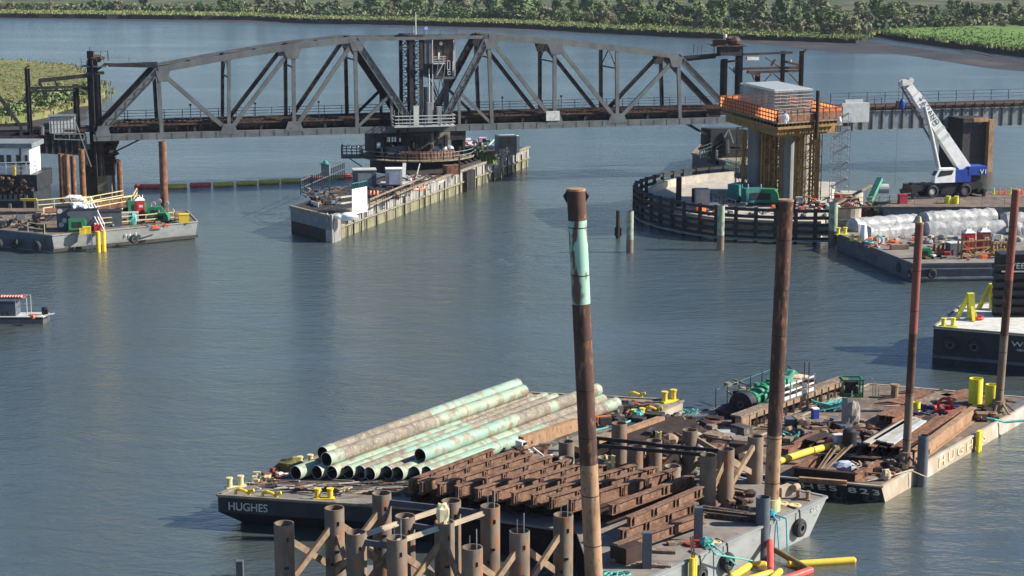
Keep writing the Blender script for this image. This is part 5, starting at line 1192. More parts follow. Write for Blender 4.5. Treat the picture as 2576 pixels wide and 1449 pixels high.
for k in range(26):
    b.bar(up(cage[0].lerp(cage[1],k/25),hC), up(cage[3].lerp(cage[2],k/25),hC), .14,.07); b.bar(up(cage[0].lerp(cage[3],k/25),hC-.05), up(cage[1].lerp(cage[2],k/25),hC-.05), .12,.06)
for f in (.3,.6):
    for k in range(20): q = cage[0].lerp(cage[1],k/23).lerp(cage[3].lerp(cage[2],k/23), f); b.bar(q, up(q,hC-.1), .06,.06)
b.build('reinforcing_cage', M['galv'], np_)
b = MB(); m_ = M['white']; b.prism([q[:2] for q in [ctr+(q-ctr)*.55+Vector((-.4,.6,0)) for q in (P1,P2,P3,P4)]], zp+hC+.05, zp+hC+.11); b.build('top_mat', M['galv'], np_)
p = P2.lerp(P3,.6)+Vector((0,-.4,0)); b = MB(); b.cyl((p.x,p.y,zp-2.3), (p.x,p.y,D(2056,228,p.y).z), .24, n=10); b.build('corner_mast', M['dark_rust'], np_)
b = MB(); b.blob(up(P2,.3)+Vector((.9,-.2,.2)), (.4,.2,.6), jit=.3); b.blob(up(P2,.3)+Vector((7.5,-.2,-.1)), (.3,.2,.5), jit=.3); b.build('plastic_scraps', M['white'], np_)
# access scaffold (pale)
sc_ = thing('access_scaffold', 'tall pale grey scaffold stair tower right of the new concrete pier', 'scaffold', G(2113,505,zf))
b = MB(); c = G(2113,500,zf)+Vector((0,1,0)); zt_ = 13.2
for x in (-1.1,0,1.1):
    for y in (-.9,.9): b.bar(c+Vector((x,y,0)), Vector((c.x+x,c.y+y,zt_)), .07,.07)
for k in range(10):
    z0 = .4+k*1.08
    for y in (-.9,.9): b.bar(c+Vector((-1.1,y,z0)), c+Vector((1.1,y,z0)), .06,.06); s_ = 1 if k % 2 else -1; b.bar(c+Vector((-1.1*s_,y,z0)), c+Vector((1.1*s_,y,z0+1.05)), .08,.05)
    for x in (-1.1,1.1): b.bar(c+Vector((x,-.9,z0)), c+Vector((x,.9,z0)), .06,.06)
b.build('frames', M['steel_pale'], sc_)
b = MB()
for k in range(10): s_ = 1 if k % 2 else -1; b.bar(c+Vector((-1.0*s_,0,.4+k*1.08)), c+Vector((1.0*s_,0,1.45+k*1.08)), .5,.08, (0,1,0) if False else (0,0,1))
b.build('stair_flights', M['galv'], sc_)
# green guide piles in the water
for i, (u, v0, v1, w_) in enumerate([(1584,638,530,18),(1812,632,516,18),(2094,617,508,22),(2232,560,505,14)]):
    p = G(u, v0-3, 0); D_ = p.y; k = FPX/ (p-O).length
    pile('guide_pile', 'pale green topped steel pile ' + ['at the far left end of the fender ring','in front of the middle of the fender ring','at the right end of the fender ring','beside the crane trestle'][i], p, D(u, v1, p.y).z, w_/2/k, M['mint_pale'], open_=False, segs=[(.62, M['pile_tan']), (1, M['mint_pale'])] if i < 3 else [(1, M['mint'])])
p = G(1555,600,0); b = MB(); b.cyl((p.x,p.y,-1), (p.x,p.y,D(1555,530,p.y).z), .3, n=10); b.mi(1); b.torus((p.x,p.y-.1,.6), (0,1,0), .35,.14, 12, 6); b.torus((p.x,p.y-.1,1.1), (0,1,0), .35,.14, 12, 6)
tag(b.build('old_timber_pile', [M['timber_dark'], M['rubber']]), 'dark old timber pile with tyres left of the fender ring', 'pile')
# ------------------------------------------------------------------ crane trestle
zT = 3.6
t0, t1, t2, t3 = G(2215,520,zT), G(2640,521,zT), G(2640,478,zT), G(2290,486,zT)
tr = thing('work_trestle', 'brown timber decked steel trestle carrying the mobile crane', 'trestle', t0)
b = MB(); b.prism([q[:2] for q in (t0,t1,t2,t3)], zT-.3, zT); b.build('timber_deck', M['deck_brown'], tr)
b = MB(); 
for o_ in (.3,3.5,7): b.bar(up(t0,-.8)+Vector((.5,o_,0)), up(t1,-.8)+Vector((0,o_,0)), .4,1.0)
b.build('girders', M['steel_gray'], tr)
b = MB()
for k in range(9):
    q = t0.lerp(t1, (k+.3)/9)
    for o_ in (.5, 6.5): b.cyl((q.x,q.y+o_,-2), (q.x,q.y+o_,zT-1.3), .38, n=10)
    b.bar((q.x,q.y,zT-1.5), (q.x,q.y+7,zT-1.5), .5,.5)
b.build('trestle_piles', M['dark_rust'], tr)
b = MB(); 
for q in (2332,2476): c = G(q,548,0); b.cyl((c.x,c.y,-1), (c.x,c.y,D(q,503,c.y).z), .35, n=12)
tag(b.build('pipe_pile', M['rust']), 'rusty brown pile rising at the front edge of the trestle', 'pile')
b = MB(); b.bar(G(2170,545,.6), G(2215,548,.6), 1.5,3.2); 
tag(b.build('rusty_bin', M['rust_red']), 'rust red steel skip between the fender ring and the trestle', 'skip')
b = MB(); c = G(2140,550,0)+Vector((0,2,0)); b.cyl(c, up(c,3.2), 1.9, n=20); tag(b.build('concrete_drum', M['conc']), 'round cream concrete block at the right end of the fender ring', 'concrete block')
# fallen gangway and struts
b = MB(); b.bar(G(2100,515,3.2), up(G(2190,490,3.4),1.2), .3,.25); b.bar(G(2100,525,3.2), G(2215,520,3.6), .3,.2); b.rail([G(2130,520,zT), G(2290,505,zT)], 1.0, 1.6, .04, 2)
for k in range(9): q = G(2105+k*12,528-k*1.5,zf); b.bar(q, q+Vector((random.uniform(-1.4,1.4),.5,random.uniform(.2,1.2))), .16,.14)
tag(b.build('timber_struts', M['timber']), 'tangle of timber struts bridging from the fender ring to the trestle', 'timber')
gm = thing('drill_leads', 'bright green tilted drilling lead lying at the left end of the trestle', 'machine', G(2200,508,zT))
b = MB(); b.bar(G(2188,506,zT), up(G(2212,500,zT),2.6), .7,.5); b.build('lead', M['green_lite'], gm)
b = MB(); b.cyl(up(G(2216,500,zT),1.3)+Vector((-.4,0,0)), up(G(2216,500,zT),1.3)+Vector((.9,0,0)), .6, n=12); b.build('power_head', M['steel_pale'], gm)
b = MB(); b.bar(up(G(2190,530,2.0),0), up(G(2205,505,zT),0), .3,.3); b.bar(G(2178,530,1.8), G(2196,520,3), .2,.2); b.build('base_frame', M['green'], gm)
# ------------------------------------------------------------------ mobile crane
cp0 = G(2392,499,zT)+Vector((0,.6,0)); k_ = FPX/((cp0-O).length)
cr = thing('mobile_crane', 'white and blue two axle mobile crane with raised white boom parked on the trestle', 'crane', cp0, .26)
def CX(u): return (u-2392)/k_*1.03
def CZ(v): return (499-v)/k_*.965
b = LB(); b.box((CX(2386),1.4,CZ(473)), (CX(2480)-CX(2292),2.2,.8)); b.box((CX(2302),1.0,CZ(470)), (.5,.8,1.0)); b.box((CX(2322),1.0,CZ(468)), (.6,1.2,.5)); b.box((CX(2300),1.4,CZ(483)), (.8,2.6,.9)); b.box((CX(2474),1.4,CZ(486)), (.9,2.6,.8)); b.box((CX(2392),1.4,CZ(484)), (CX(2415)-CX(2372),2.5,.6)); b.build('chassis', M['black'], cr)
for u in (2346,2432):
    for y in (.15, 2.65):
        b = LB(); b.torus((CX(u),y,.88), (0,1,0), .62,.28, 20, 8); w1 = b.build('wheel', M['rubber'], cr, smooth=True)
        b = LB(); b.cyl((CX(u),y-.2,.88), (CX(u),y+.2,.88), .38, n=14); b.build('rim', M['steel_pale'] if u == 2346 else M['slate'], w1)
b = LB()
for u in (2294,2481):
    b.box((CX(u),.0,.35), (.35,.35,.7)); b.box((CX(u),2.8,.35), (.35,.35,.7)); b.box((CX(u),1.4,.75), (.4,3.4,.35))
b.build('outriggers', M['black'], cr)
b = LB(); x0, x1, z0, z1 = CX(2350), CX(2403), CZ(460), CZ(424)
pf = [(x0,z0),(x1,z0),(x1,z1),(x0+.6,z1),(x0+.05,z0+.9)]
b.add([(x,-.1,z) for x,z in pf]+[(x,1.0,z) for x,z in pf], [tuple(range(5)), tuple(reversed(range(5,10)))]+[(i,5+i,5+(i+1)%5,(i+1)%5) for i in range(5)]); cabc = b.build('cab', M['white'], cr)
b = LB(); pf = [(x0+.35,z0+.75),(x1-.5,z0+1.0),(x1-.25,z1-.25),(x0+.75,z1-.25)]; b.add([(x,-.13,z) for x,z in pf], [(0,1,2,3)]); b.add([(x0+.0,.0,z0+.9),(x0+.0,.9,z0+.9),(x0+.56,.9,z1-.1),(x0+.56,.0,z1-.1)], [(3,2,1,0)]); b.build('window', M['glass'], cabc)
b = LB(); b.box(((CX(2404)+CX(2446))/2,1.2,CZ(445)), (CX(2446)-CX(2404),2.3,CZ(430)-CZ(462))); b.box(((CX(2440)+CX(2488))/2,1.2,CZ(433)), (CX(2488)-CX(2440),2.4,CZ(422)-CZ(444))); b.build('upper_body', M['blue'], cr)
b = LB(); b.box((CX(2455),1.4,CZ(458)), (2.2,2.0,1.1)); b.build('slew_machinery', M['black'], cr)
text('V1', WM[cr] @ Vector((CX(2468),-.04,CZ(441))), (math.cos(.26),math.sin(.26),0), zv, .85, M['white'], cr, hgt=.55, depth=.02)
# boom
bp0 = Vector((CX(2437),1.2,CZ(432))); 
def CB(u, v, y=1.2): return Vector((CX(u), y, CZ(v)))
b = LB(); b0, b1 = CB(2440,432), CB(2300,238)
dB = (b1-b0).normalized(); nB = Vector((dB.z,0,-dB.x))
def taper(b, p, q, w0, w1, h0, h1):
    vs = []
    for c, w_, h_ in ((p,w0,h0),(q,w1,h1)):
        for sy, sn in ((-1,-1),(1,-1),(1,1),(-1,1)): vs.append(c+Vector((0,sy*w_/2,0))+nB*sn*h_/2)
    b.add(vs, [(0,1,2,3),(7,6,5,4),(0,4,5,1),(1,5,6,2),(2,6,7,3),(3,7,4,0)])
taper(b, b0, b1, 1.1,1.0, 1.55,1.2); b.build('boom', M['white'], cr)
b = LB(); taper(b, b1, CB(2283,216), .8,.8, 1.0,.95); b.build('boom_extension', M['white'], cr)
b = LB(); b.box(CB(2277,208), (1.3,.8,.7)); b.cyl(CB(2264,212)+Vector((0,-.3,0)), CB(2264,212)+Vector((0,.3,0)), .3, n=12); b.cyl(CB(2288,203)+Vector((0,-.35,0)), CB(2288,203)+Vector((0,.35,0)), .35, n=12); b.bar(CB(2258,204), CB(2285,215), .3,.4, (0,1,0)); b.build('boom_head', M['offwhite'], cr)
b = LB(); b.bar(CB(2262,212)-nB*.0, CB(2352,362)-nB*.0, .12,.35, (0,1,0)); 
for k in range(14): 
    p = CB(2266,216).lerp(CB(2330,322), k/14); b.bar(p, p+nB*(.5 if k % 2 else .2)+dB*-.4, .07,.07, (0,1,0))
b.build('fly_jib', M['slate'], cr)
b = LB(); b.cyl(CB(2366,428,.6), CB(2340,330,.6), .28, n=12); b.cyl(CB(2340,330,.6), CB(2322,268,.6), .2, n=12); b.build('lift_cylinder', M['steel_pale'], cr, smooth=True)
b = LB(); b.cyl(CB(2258,207,1.0), CB(2258,262,1.0), .03, n=4); b.cyl(CB(2268,212,1.0), CB(2268,250,1.0), .03, n=4); b.cyl(CB(2258,262,1.0), CB(2258,470,1.0), .015, n=4); b.build('hoist_ropes', M['rope_dark'], cr)
b = LB(); b.blob(CB(2268,262,1.0), (.42,.3,.75)); b.build('hook_block', M['blue'], cr, smooth=True)
b = LB(); b.box(CB(2256,262,1.0), (.3,.3,.9)); b.build('hook_ball', M['dark_rust'], cr)
tx = CB(2318,250,.68); text('TADANO', WM[cr] @ (CB(2306,249,.6)), WM[cr].to_3x3() @ (b0-b1), WM[cr].to_3x3() @ (nB if nB.z > 0 else -nB), 4.3, M['letter_dark'], cr, hgt=.62, name='boom_lettering', spacing=1.15)
b = LB()
for f in (.45,.55): taper(b, b1.lerp(b0,f), b1.lerp(b0,f+.035), 1.14,1.14, 1.48,1.48)
b.build('boom_collars', M['offwhite'], cr)
# items on trestle
b = MB(); p = G(2395,512,zT); b.box(p+Vector((0,.4,.35)), (1.6,.8,.7)); b.cyl(p+Vector((-.5,.0,0)), p+Vector((-.5,.0,.95)), .3, n=10); b.cyl(p+Vector((.5,.0,0)), p+Vector((.5,.0,.95)), .3, n=10); tag(b.build('yellow_drums', M['yellow_green']), 'group of lemon yellow drums at the trestle edge below the crane', 'drum')
box_thing('red_cart', 'dark red cart at the trestle edge left of the crane wheels', 'cart', G(2270,512,zT), (1.0,.8,1.1), .2, mat('crimson', (.35,.04,.07)))
b = MB(); b.rail([G(2300,516,zT), G(2640,516,zT)], 1.0, 2.6, .03, 1); tag(b.build('wire_railing', M['galv']), 'thin wire railing along the front of the trestle', 'railing')
for i in range(6): p = G(2500+i*14, 489, zT); b = MB(); b.cyl(p, up(p,.9), .14,.05, n=8); b.box(p+Vector((0,0,.04)), (.5,.5,.08)); tag(b.build('traffic_cone', M['orange'] if i % 3 else M['yellow_green']), 'orange traffic cone behind the crane, %s from the left' % ORD[i], 'traffic cone', 'cones at the far edge of the trestle')
# ------------------------------------------------------------------ right mid barge with sheeted steel
ZR = 1.9
rb = [G(2105,588,ZR), G(2298,665,ZR), G(2560,662,ZR), G(2700,660,ZR), G(2700,570,ZR), G(2400,566,ZR), G(2150,575,ZR)]
rbg = hull('material_barge', 'blue grey material barge loaded with plastic sheeted steel and two red toilets', 'barge', rb, ZR, M['hull_mid'], M['deck_gray'], rake=.99)
r0, r1, r2 = rb[0], rb[1], rb[3]
d1 = (r2-r1).normalized(); n1 = Vector((d1.y,-d1.x,0)); d0 = (r1-r0).normalized(); n0 = Vector((d0.y,-d0.x,0))
b = MB(); b.bar(r1+n1*.05-zv*1.5, r2+n1*.05-zv*1.5, .12,.2); b.bar(r1+n1*.05-zv*.5, r2+n1*.05-zv*.5, .1,.12); b.build('rubbing_strip', M['steel_gray'], rbg)
for i, (u, v, f) in enumerate([(2200,632,0),(2231,650,0),(2265,672,0),(2294,690,0),(2343,688,1),(2439,683,1),(2487,681,1)]):
    f_ = (n1 if f else n0); base = (r1 if f else r0)
    p = G(u, v, .95); p = p + f_*.1
    tyre(p, f_, 'black tyre on the material barge, ' + (('%s along the shaded left side' % ORD[i]) if not f else ('%s along the near side' % ORD[i-4])), 'tyres on the material barge', 1.05)
def bundle(label, pts, w_, h_, seed):
    rr = random.Random(seed); b = MB(); 
    P_ = [Vector(p) for p in pts]; N = 40; M_ = 10; vs = []; fs = []
    for i in range(N+1):
        c = P_[0].lerp(P_[1], i/N); d = (P_[1]-P_[0]).normalized(); n_ = Vector((-d.y,d.x,0)); e = .55 if i in (0,N) else 1
        for j in range(M_+1):
            q = math.pi*j/M_; x = math.cos(q)*w_/2*(1.0+rr.uniform(-.05,.05))*e; z_ = (abs(math.sin(q))**.5)*h_*(1+rr.uniform(-.045,.03)+.03*math.sin(i*.8+seed))*(e if j not in (0,M_) else 1)
            vs.append(c+n_*x+Vector((0,0,z_))+d*rr.uniform(-.1,.1))
    for i in range(N):
        for j in range(M_): a_ = i*(M_+1)+j; fs.append((a_, a_+1, a_+M_+2, a_+M_+1))
    fs.append(tuple(range(M_+1))); fs.append(tuple(reversed(range(N*(M_+1),(N+1)*(M_+1)))))
    b.add(vs, [tuple(reversed(f)) for f in fs])
    return tag(b.build('sheeted_bundle', M['tarp'], smooth=True), label, 'wrapped steel', 'plastic sheeted bundles on the material barge')
bundle('long sheeted bundle at the back left of the material barge', (G(2140,581,ZR), G(2305,568,ZR)), 2.4,1.5,1)
bundle('sheeted bundle in front of the back left one, beside the red spud', (G(2178,597,ZR), G(2316,587,ZR)), 1.8,1.3,2)
bundle('tall sheeted bundle at the back right of the red spud', (G(2318,572,ZR), G(2500,562,ZR)), 2.6,1.9,3)
bundle('sheeted bundle with sagging front right of the red spud', (G(2325,590,ZR), G(2525,584,ZR)), 2.2,1.5,4)
bundle('sheeted bundle at the right edge behind the thin spud', (G(2522,570,ZR), G(2660,566,ZR)), 2.4,1.7,5)
bundle('lower sheeted bundle at the right edge', (G(2545,588,ZR), G(2660,586,ZR)), 2.4,1.5,6)
toilet(G(2434,633,ZR), .15, 'left one of the two red portable toilets on the material barge', M['red'], 1)
toilet(G(2473,630,ZR), .15, 'right, darker one of the two red portable toilets on the material barge', M['rust_red'], 1)
of_ = thing('steel_rack', 'ochre steel rack frame in front of the two red toilets', 'rack', G(2455,648,ZR))
b = MB(); q0, q1 = G(2418,652,ZR), G(2490,646,ZR)
for q in (q0, q0.lerp(q1,.45), q1): b.bar(q, up(q,2.0), .16,.16); b.bar(q+Vector((0,1.6,0)), up(q,1.8)+Vector((0,1.6,0)), .16,.16)
for z_ in (.4,1.1,1.9): b.bar(up(q0,z_), up(q1,z_), .14,.14)
b.bar(up(q0,1.9), up(q0.lerp(q1,.45),.1), .12,.12); b.bar(up(q0.lerp(q1,.45),.2), up(q1,1.1), .12,.12); b.build('frame', M['ochre'], of_)
b = MB(); q0, q1 = G(2495,644,ZR), G(2530,641,ZR)
for k in range(5): q = q0.lerp(q1, k/4); b.bar(q, up(q,1.5), .2,.2)
b.bar(up(q0,1.4), up(q1,1.4), .2,.2); b.bar(up(q0,.5), up(q1,.5), .2,.5); tag(b.build('ochre_cradle', M['ochre']), 'ochre steel cradle right of the toilets', 'rack')
b = MB(); q0, q1 = G(2350,640,ZR), G(2395,636,ZR)
for k in range(5): q = q0.lerp(q1, k/4); b.bar(q, up(q,1.2), .18,.18); b.bar(q+Vector((0,1,0)), up(q,1.2), .14,.14)
b.bar(up(q0,1.1), up(q1,1.1), .2,.2); tag(b.build('ochre_cradle', M['ochre']), 'ochre steel trestle between the green bin and the blue machine', 'rack')
genset(G(2325,650,ZR), .1, 'green wheeled bin machine beside the red spud on the material barge', M['green'], .8)
box_thing('blue_pump', 'blue and white pump on the material barge left of the toilets', 'pump', G(2400,640,ZR), (1.6,1.1,1.3), .3, M['slate'], lidm=M['offwhite'])
box_thing('blue_board', 'small white and blue board standing on the left of the material barge', 'board', G(2217,613,ZR), (.7,.2,.8), .2, M['white'], lidm=M['blue'])
b = MB(); p = G(2172,606,ZR); b.cyl(p, up(p,1.9), .5,.3, n=10); tag(b.build('white_sack', M['white']), 'upright white sack at the left end of the material barge', 'sack')
bitt(G(2117,590,ZR), .3, 'yellow bitt on the far left corner of the material barge', M['yellow_green'], 1.2)
bitt(G(2152,606,ZR), -.5, 'yellow bitt near the white sack on the material barge', M['yellow_green'], 1.0)
b = MB(); p = G(2195,616,ZR); b.torus(p+Vector((-.4,0,.3)), (0,0,1), .45,.12, 14, 6); b.torus(p+Vector((.6,.1,.5)), (0,1,.3), .5,.1, 14, 6); tag(b.build('rope_coils', M['rope_teal']), 'teal rope coils next to the tan box on the material barge', 'rope')
b = MB(); b.bar(G(2240,621,ZR+.3), G(2285,620,ZR+.3), .6,.5); tag(b.build('timber_beam', M['brace_tan']), 'pale orange timber beam behind the red spud on the material barge', 'timber')
scrap('deck_clutter', 'timber, hose and scrap over the near deck of the material barge', 'debris', 2170,625,2310,600,ZR,44,[M['timber_pale'],M['rust'],M['orange'],M['steel_gray'],M['timber']],51,.2,.7,.4)
scrap('deck_clutter', 'orange and white tools along the near edge of the material barge', 'debris', 2330,655,2560,628,ZR,60,[M['offwhite'],M['ochre'],M['orange'],M['red'],M['timber'],M['black']],52,.2,.8,.5)
scrap('deck_clutter', 'pale timbers strewn between the sheeted bundles and the red toilets', 'debris', 2330,618,2570,598,ZR,50,[M['timber_pale'],M['timber'],M['conc'],M['steel_gray']],53,.3,1.2,.25)
# ------------------------------------------------------------------ dark barge at right edge
ZW = 3.2
wk = [G(2349,823,ZW), G(2700,853,ZW), G(2720,745,ZW), G(2420,768,ZW)]
wkb = hull('crane_barge', 'high black sided barge with bright white deck at the right edge', 'barge', wk, ZW, M['hull_black'], M['offwhite'], M['conc_old'], rake=1.0)
dw = (wk[1]-wk[0]).normalized(); nw = Vector((dw.y,-dw.x,0))
b = MB(); b.bar(wk[0]+nw*.06-zv*2.5, wk[1]+nw*.06-zv*2.5, .14,.25); b.build('rubbing_strip', M['slate'], wkb)
kk = FPX/((wk[0]-O).length)
text('WEEKS', wk[0]+dw*((2536-2349)/kk)+nw*.03-zv*1.05, dw, zv, 2.9, M['letter'], wkb, hgt=.42)
text('NEW YORK, NY', wk[0]+dw*((2550-2349)/kk)+nw*.03-zv*1.45, dw, zv, 2.4, M['letter'], wkb, hgt=.22)
for i, u in enumerate((2392,2450)):
    tyre(wk[0]+dw*((u-2349)/kk)+nw*.15-zv*1.35, nw, 'black tyre on the black barge, ' + ('left' if i == 0 else 'right') + ' one of the pair', 'tyres on the black barge', 1.15)
bitt(G(2385,822,ZW), .1, 'lemon yellow bitt at the near left corner of the white deck', M['yellow_green'], 1.1)
for i, (u, v, h_) in enumerate([(2433,803,2.3),(2488,777,2.3)]):
    p = G(u, v, ZW); b = MB(); b.bar(p+Vector((.35,0,0)), up(p,h_)+Vector((.2,0,0)), .55,.6); b.bar(p+Vector((-1.0,-.2,0)), up(p,h_*.9)+Vector((.0,0,0)), .25,.35); b.bar(p+Vector((.3,-1.0,0)), up(p,h_*.6)+Vector((.3,0,0)), .25,.3); b.cyl(p+Vector((.4,-.5,.4)), p+Vector((.4,-.3,.4)), .35, n=12)
    tag(b.build('fairlead_bracket', M['yellow_green']), 'lemon yellow angled bracket on the white deck, ' + ('nearer left one' if i == 0 else 'farther right one'), 'bracket', 'yellow brackets on the white deck')
b = MB(); b.torus(G(2455,803,ZW)+Vector((0,0,.15)), (0,0,1), .6,.12, 14, 6); tag(b.build('hose_coil', M['red']), 'dark red hose coil beside the nearer yellow bracket', 'hose')
ds_ = thing('slatted_platform', 'black slatted crane base structure with thin white stripes at the right edge', 'crane base', G(2545,815,ZW))
b = MB(); yb = G(2530,800,ZW).y
for k in range(7): BXp(b, 2505,668+k*21,2640,680+k*21,yb+.2,1.2)
BXp(b, 2518,640,2640,810,yb+.6,2.0); b.build('slats', M['black'], ds_)
b = MB(); BXp(b, 2520,682,2640,685,yb-.02,.1); b.build('white_stripe', M['offwhite'], ds_)
text('WEEKS', D(2530,676,yb-.05), (1,0,0), zv, 2.6, M['letter'], ds_, hgt=.5)
# ------------------------------------------------------------------ spuds
def spud(name, label, base, vtop, utop, r, segs, foot=None, z0=None):
    top = D(utop, vtop, base.y); a = Vector(base); 
    if z0 is not None: k = (z0-a.z)/(top.z-a.z); a = a+(top-a)*k
    t = thing(name, label, 'spud pile', base); b = MB(); mats = []; prev = 0
    for fr, mm in segs:
        if mm not in mats: mats.append(mm)
        b.mi(mats.index(mm)); b.cyl(a.lerp(top, prev), a.lerp(top, fr), r, n=24, cap=False, segs=3); prev = fr
    b.mi(0); b.cyl(top-(top-a).normalized()*.01, top, r, n=24); b.build('shaft', mats, t, smooth=True); return t, top
base = D(1493,1449,88.5)
sp1, top1 = spud('spud_pile', 'tallest brown spud pile with peeling mint green paint near its top, in front of the rusty beams', base, 482,1450, .5, [(.30,M['rust_light']),(.45,M['rust_brown']),(.63,M['dark_rust']),(.67,M['rust_brown']),(.705,M['rust_brown'])], None, z0=-2) if False else (None, None)
def tall(label, base_px, zb, top_px, dia_px_bot, dia_px_top, segs, y=None, cap=False):
    base = G(*base_px, zb) if y is None else D(*base_px, y); top = D(*top_px, base.y)
    r0 = dia_px_bot/2/(FPX/((base-O).length)); r1 = dia_px_top/2/(FPX/((top-O).length)); r = (r0+r1)/2
    t = thing('spud_pile', label, 'spud pile', base); b = MB(); mats = []; prev = 0
    bot = base - (top-base).normalized()*4.0
    for fr, mm in [(-1, segs[0][1])]+segs:
        if mm not in mats: mats.append(mm)
        b.mi(mats.index(mm))
        if fr == -1: b.cyl(bot, base, r, n=28, cap=False)
        else: b.cyl(base.lerp(top, prev), base.lerp(top, fr), r, n=28, cap=False, segs=2); prev = fr
    b.build('shaft', mats, t, smooth=True)
    b = MB(); L_ = (top-base).length; x = 1.7
    while x < L_-1: q = base+(top-base).normalized()*x; b.cyl(q, q+Vector((0,0,.05)), r*1.012, n=28, cap=False); x += random.uniform(2.4,3.4)
    b.build('weld_seams', M['dark_rust'], t)
    b = MB(); b.cyl(top-Vector((0,0,.03)), top+Vector((0,0,.08)), r*1.03, n=28); b.build('top_plate', M['rust_light'], t)
    if cap:
        b = MB()
        for s_ in (-1,1): x = r*1.35*s_; b.add([top+Vector((s_*r*.95,-.05,0)), top+Vector((s_*r*1.4,-.05,-.3)), top+Vector((s_*r*.95,-.05,-.7)), top+Vector((s_*r*.95,.05,0)), top+Vector((s_*r*1.4,.05,-.3)), top+Vector((s_*r*.95,.05,-.7))], [(0,1,2),(5,4,3),(0,3,4,1),(1,4,5,2),(2,5,3,0)])
        b.build('lifting_lugs', M['dark_rust'], t)
    return t, base, top, r
mint_peel = mat('peeling_mint_paint', (.26,.44,.34), (.32,.48,.38), .6, scale=1.2, c3=(.13,.07,.05), s3=1.5, l3=.55, h3=.6, zs=.35)
s1t = tall('tallest brown spud pile with a band of peeling mint paint before the rusty beams', (1494,1449), 0, (1449,478), 51, 40, [(.30,M['rust_light']),(.48,M['rust_brown']),(.715,M['rust_brown']),(.925,mint_peel),(1,M['rust_brown'])], y=88.5, cap=True)
s2t = tall('thick brown spud pile rising from the grey barge deck beside the dark bollard pile', (1939,1283), 2.0, (1977,505), 38, 36, [(.25,M['rust_light']),(.5,M['rust_brown']),(1,M['rust_brown'])], cap=True)
s3t = tall('thin spud pile with red upper half standing on the HUGHES 823 deck', (2278,1168), 1.2, (2313,562), 21, 19, [(.30,M['pile_tan']),(.55,M['rust_brown']),(1,M['rust_red'])])
s4t = tall('thin red topped spud pile nearest the right edge beside the yellow pipes', (2511,1036), 1.2, (2556,478), 20, 19, [(.35,M['pile_tan']),(.6,M['rust_brown']),(1,M['rust_red'])])
b = MB(); q = s2t[1]; b.ring(q, up(q,.75), s2t[3]+.12, s2t[3]+.01, 24); tag(b.build('yellow_collar', M['yellow_pale']), 'worn yellow collar round the foot of the thick spud pile', 'collar')
b = MB(); q = s3t[2]; b.cyl(q+Vector((0,0,.08)), q+Vector((0,0,.45)), .16,.08, n=8); b.build('yellow_tip', M['yellow_pale'], s3t[0])
for (tt, lab) in ((s3t,'rusty spud well bracket at the foot of the red topped spud on the 823 deck'), (s4t,'rusty spud well bracket at the foot of the rightmost spud')):
    q = tt[1]; b = MB(); b.ring(up(q,-.05), up(q,.9), tt[3]+.18, tt[3]+.02, 16)
    for k in range(6): a_ = k*math.pi/3; d = Vector((math.cos(a_), math.sin(a_), 0)); b.bar(q+d*(tt[3]+.1)+Vector((0,0,.7)), q+d*(tt[3]+.9), .12,.12)
    tag(b.build('spud_bracket', M['brace_tan']), lab, 'bracket')
# ------------------------------------------------------------------ pipe barge (front left)
ZH = 2.0
ha = [G(548,1246,ZH), G(1090,1282,ZH), G(1717,1008,ZH), G(1232,984,ZH)]
A_, B_, C_, D_h = ha
hb = thing('pipe_barge', 'long flat barge with black bow loaded with stacked mint green pipes', 'barge', A_)
ax = ((C_-B_).normalized()+(D_h-A_).normalized()).normalized(); bx_ = (B_-A_).normalized()
def hexa(mb, top4, bot4): mb.add([*bot4, *top4], [(3,2,1,0),(4,5,6,7),(0,1,5,4),(1,2,6,5),(2,3,7,6),(3,0,4,7)])
mid_ = [Vector((q.x,q.y,.95)) for q in ha]
b = MB(); hexa(b, [up(q,-.12) for q in ha], mid_); hexa(b, mid_, [Vector((q.x,q.y,-.7))+ax*(2.2 if i < 2 else 0)+(bx_*1.0 if i in (0,3) else Vector()) for i, q in enumerate(ha)]); b.build('hull', M['hull_black'], hb)
b = MB(); b.prism([q[:2] for q in ha], ZH-.118, ZH); b.build('deck', M['deck_gray'], hb)
b = MB()
for i in range(4): b.bar(up(ha[i],.02), up(ha[(i+1)%4],.02), .3,.14)
b.build('gunwale', M['conc_old'], hb)
b = MB(); na = Vector((ax.y,-ax.x,0)); q0, q1 = B_+ax*9+na*.04, C_+na*.04; b.add([up(q0,-.02), up(q1,-.02), up(q1,-2.0), up(q0,-2.0)], [(3,2,1,0)]); b.build('tan_side_plating', M['hull_tan'], hb)
fn = Vector((bx_.y,-bx_.x,0))
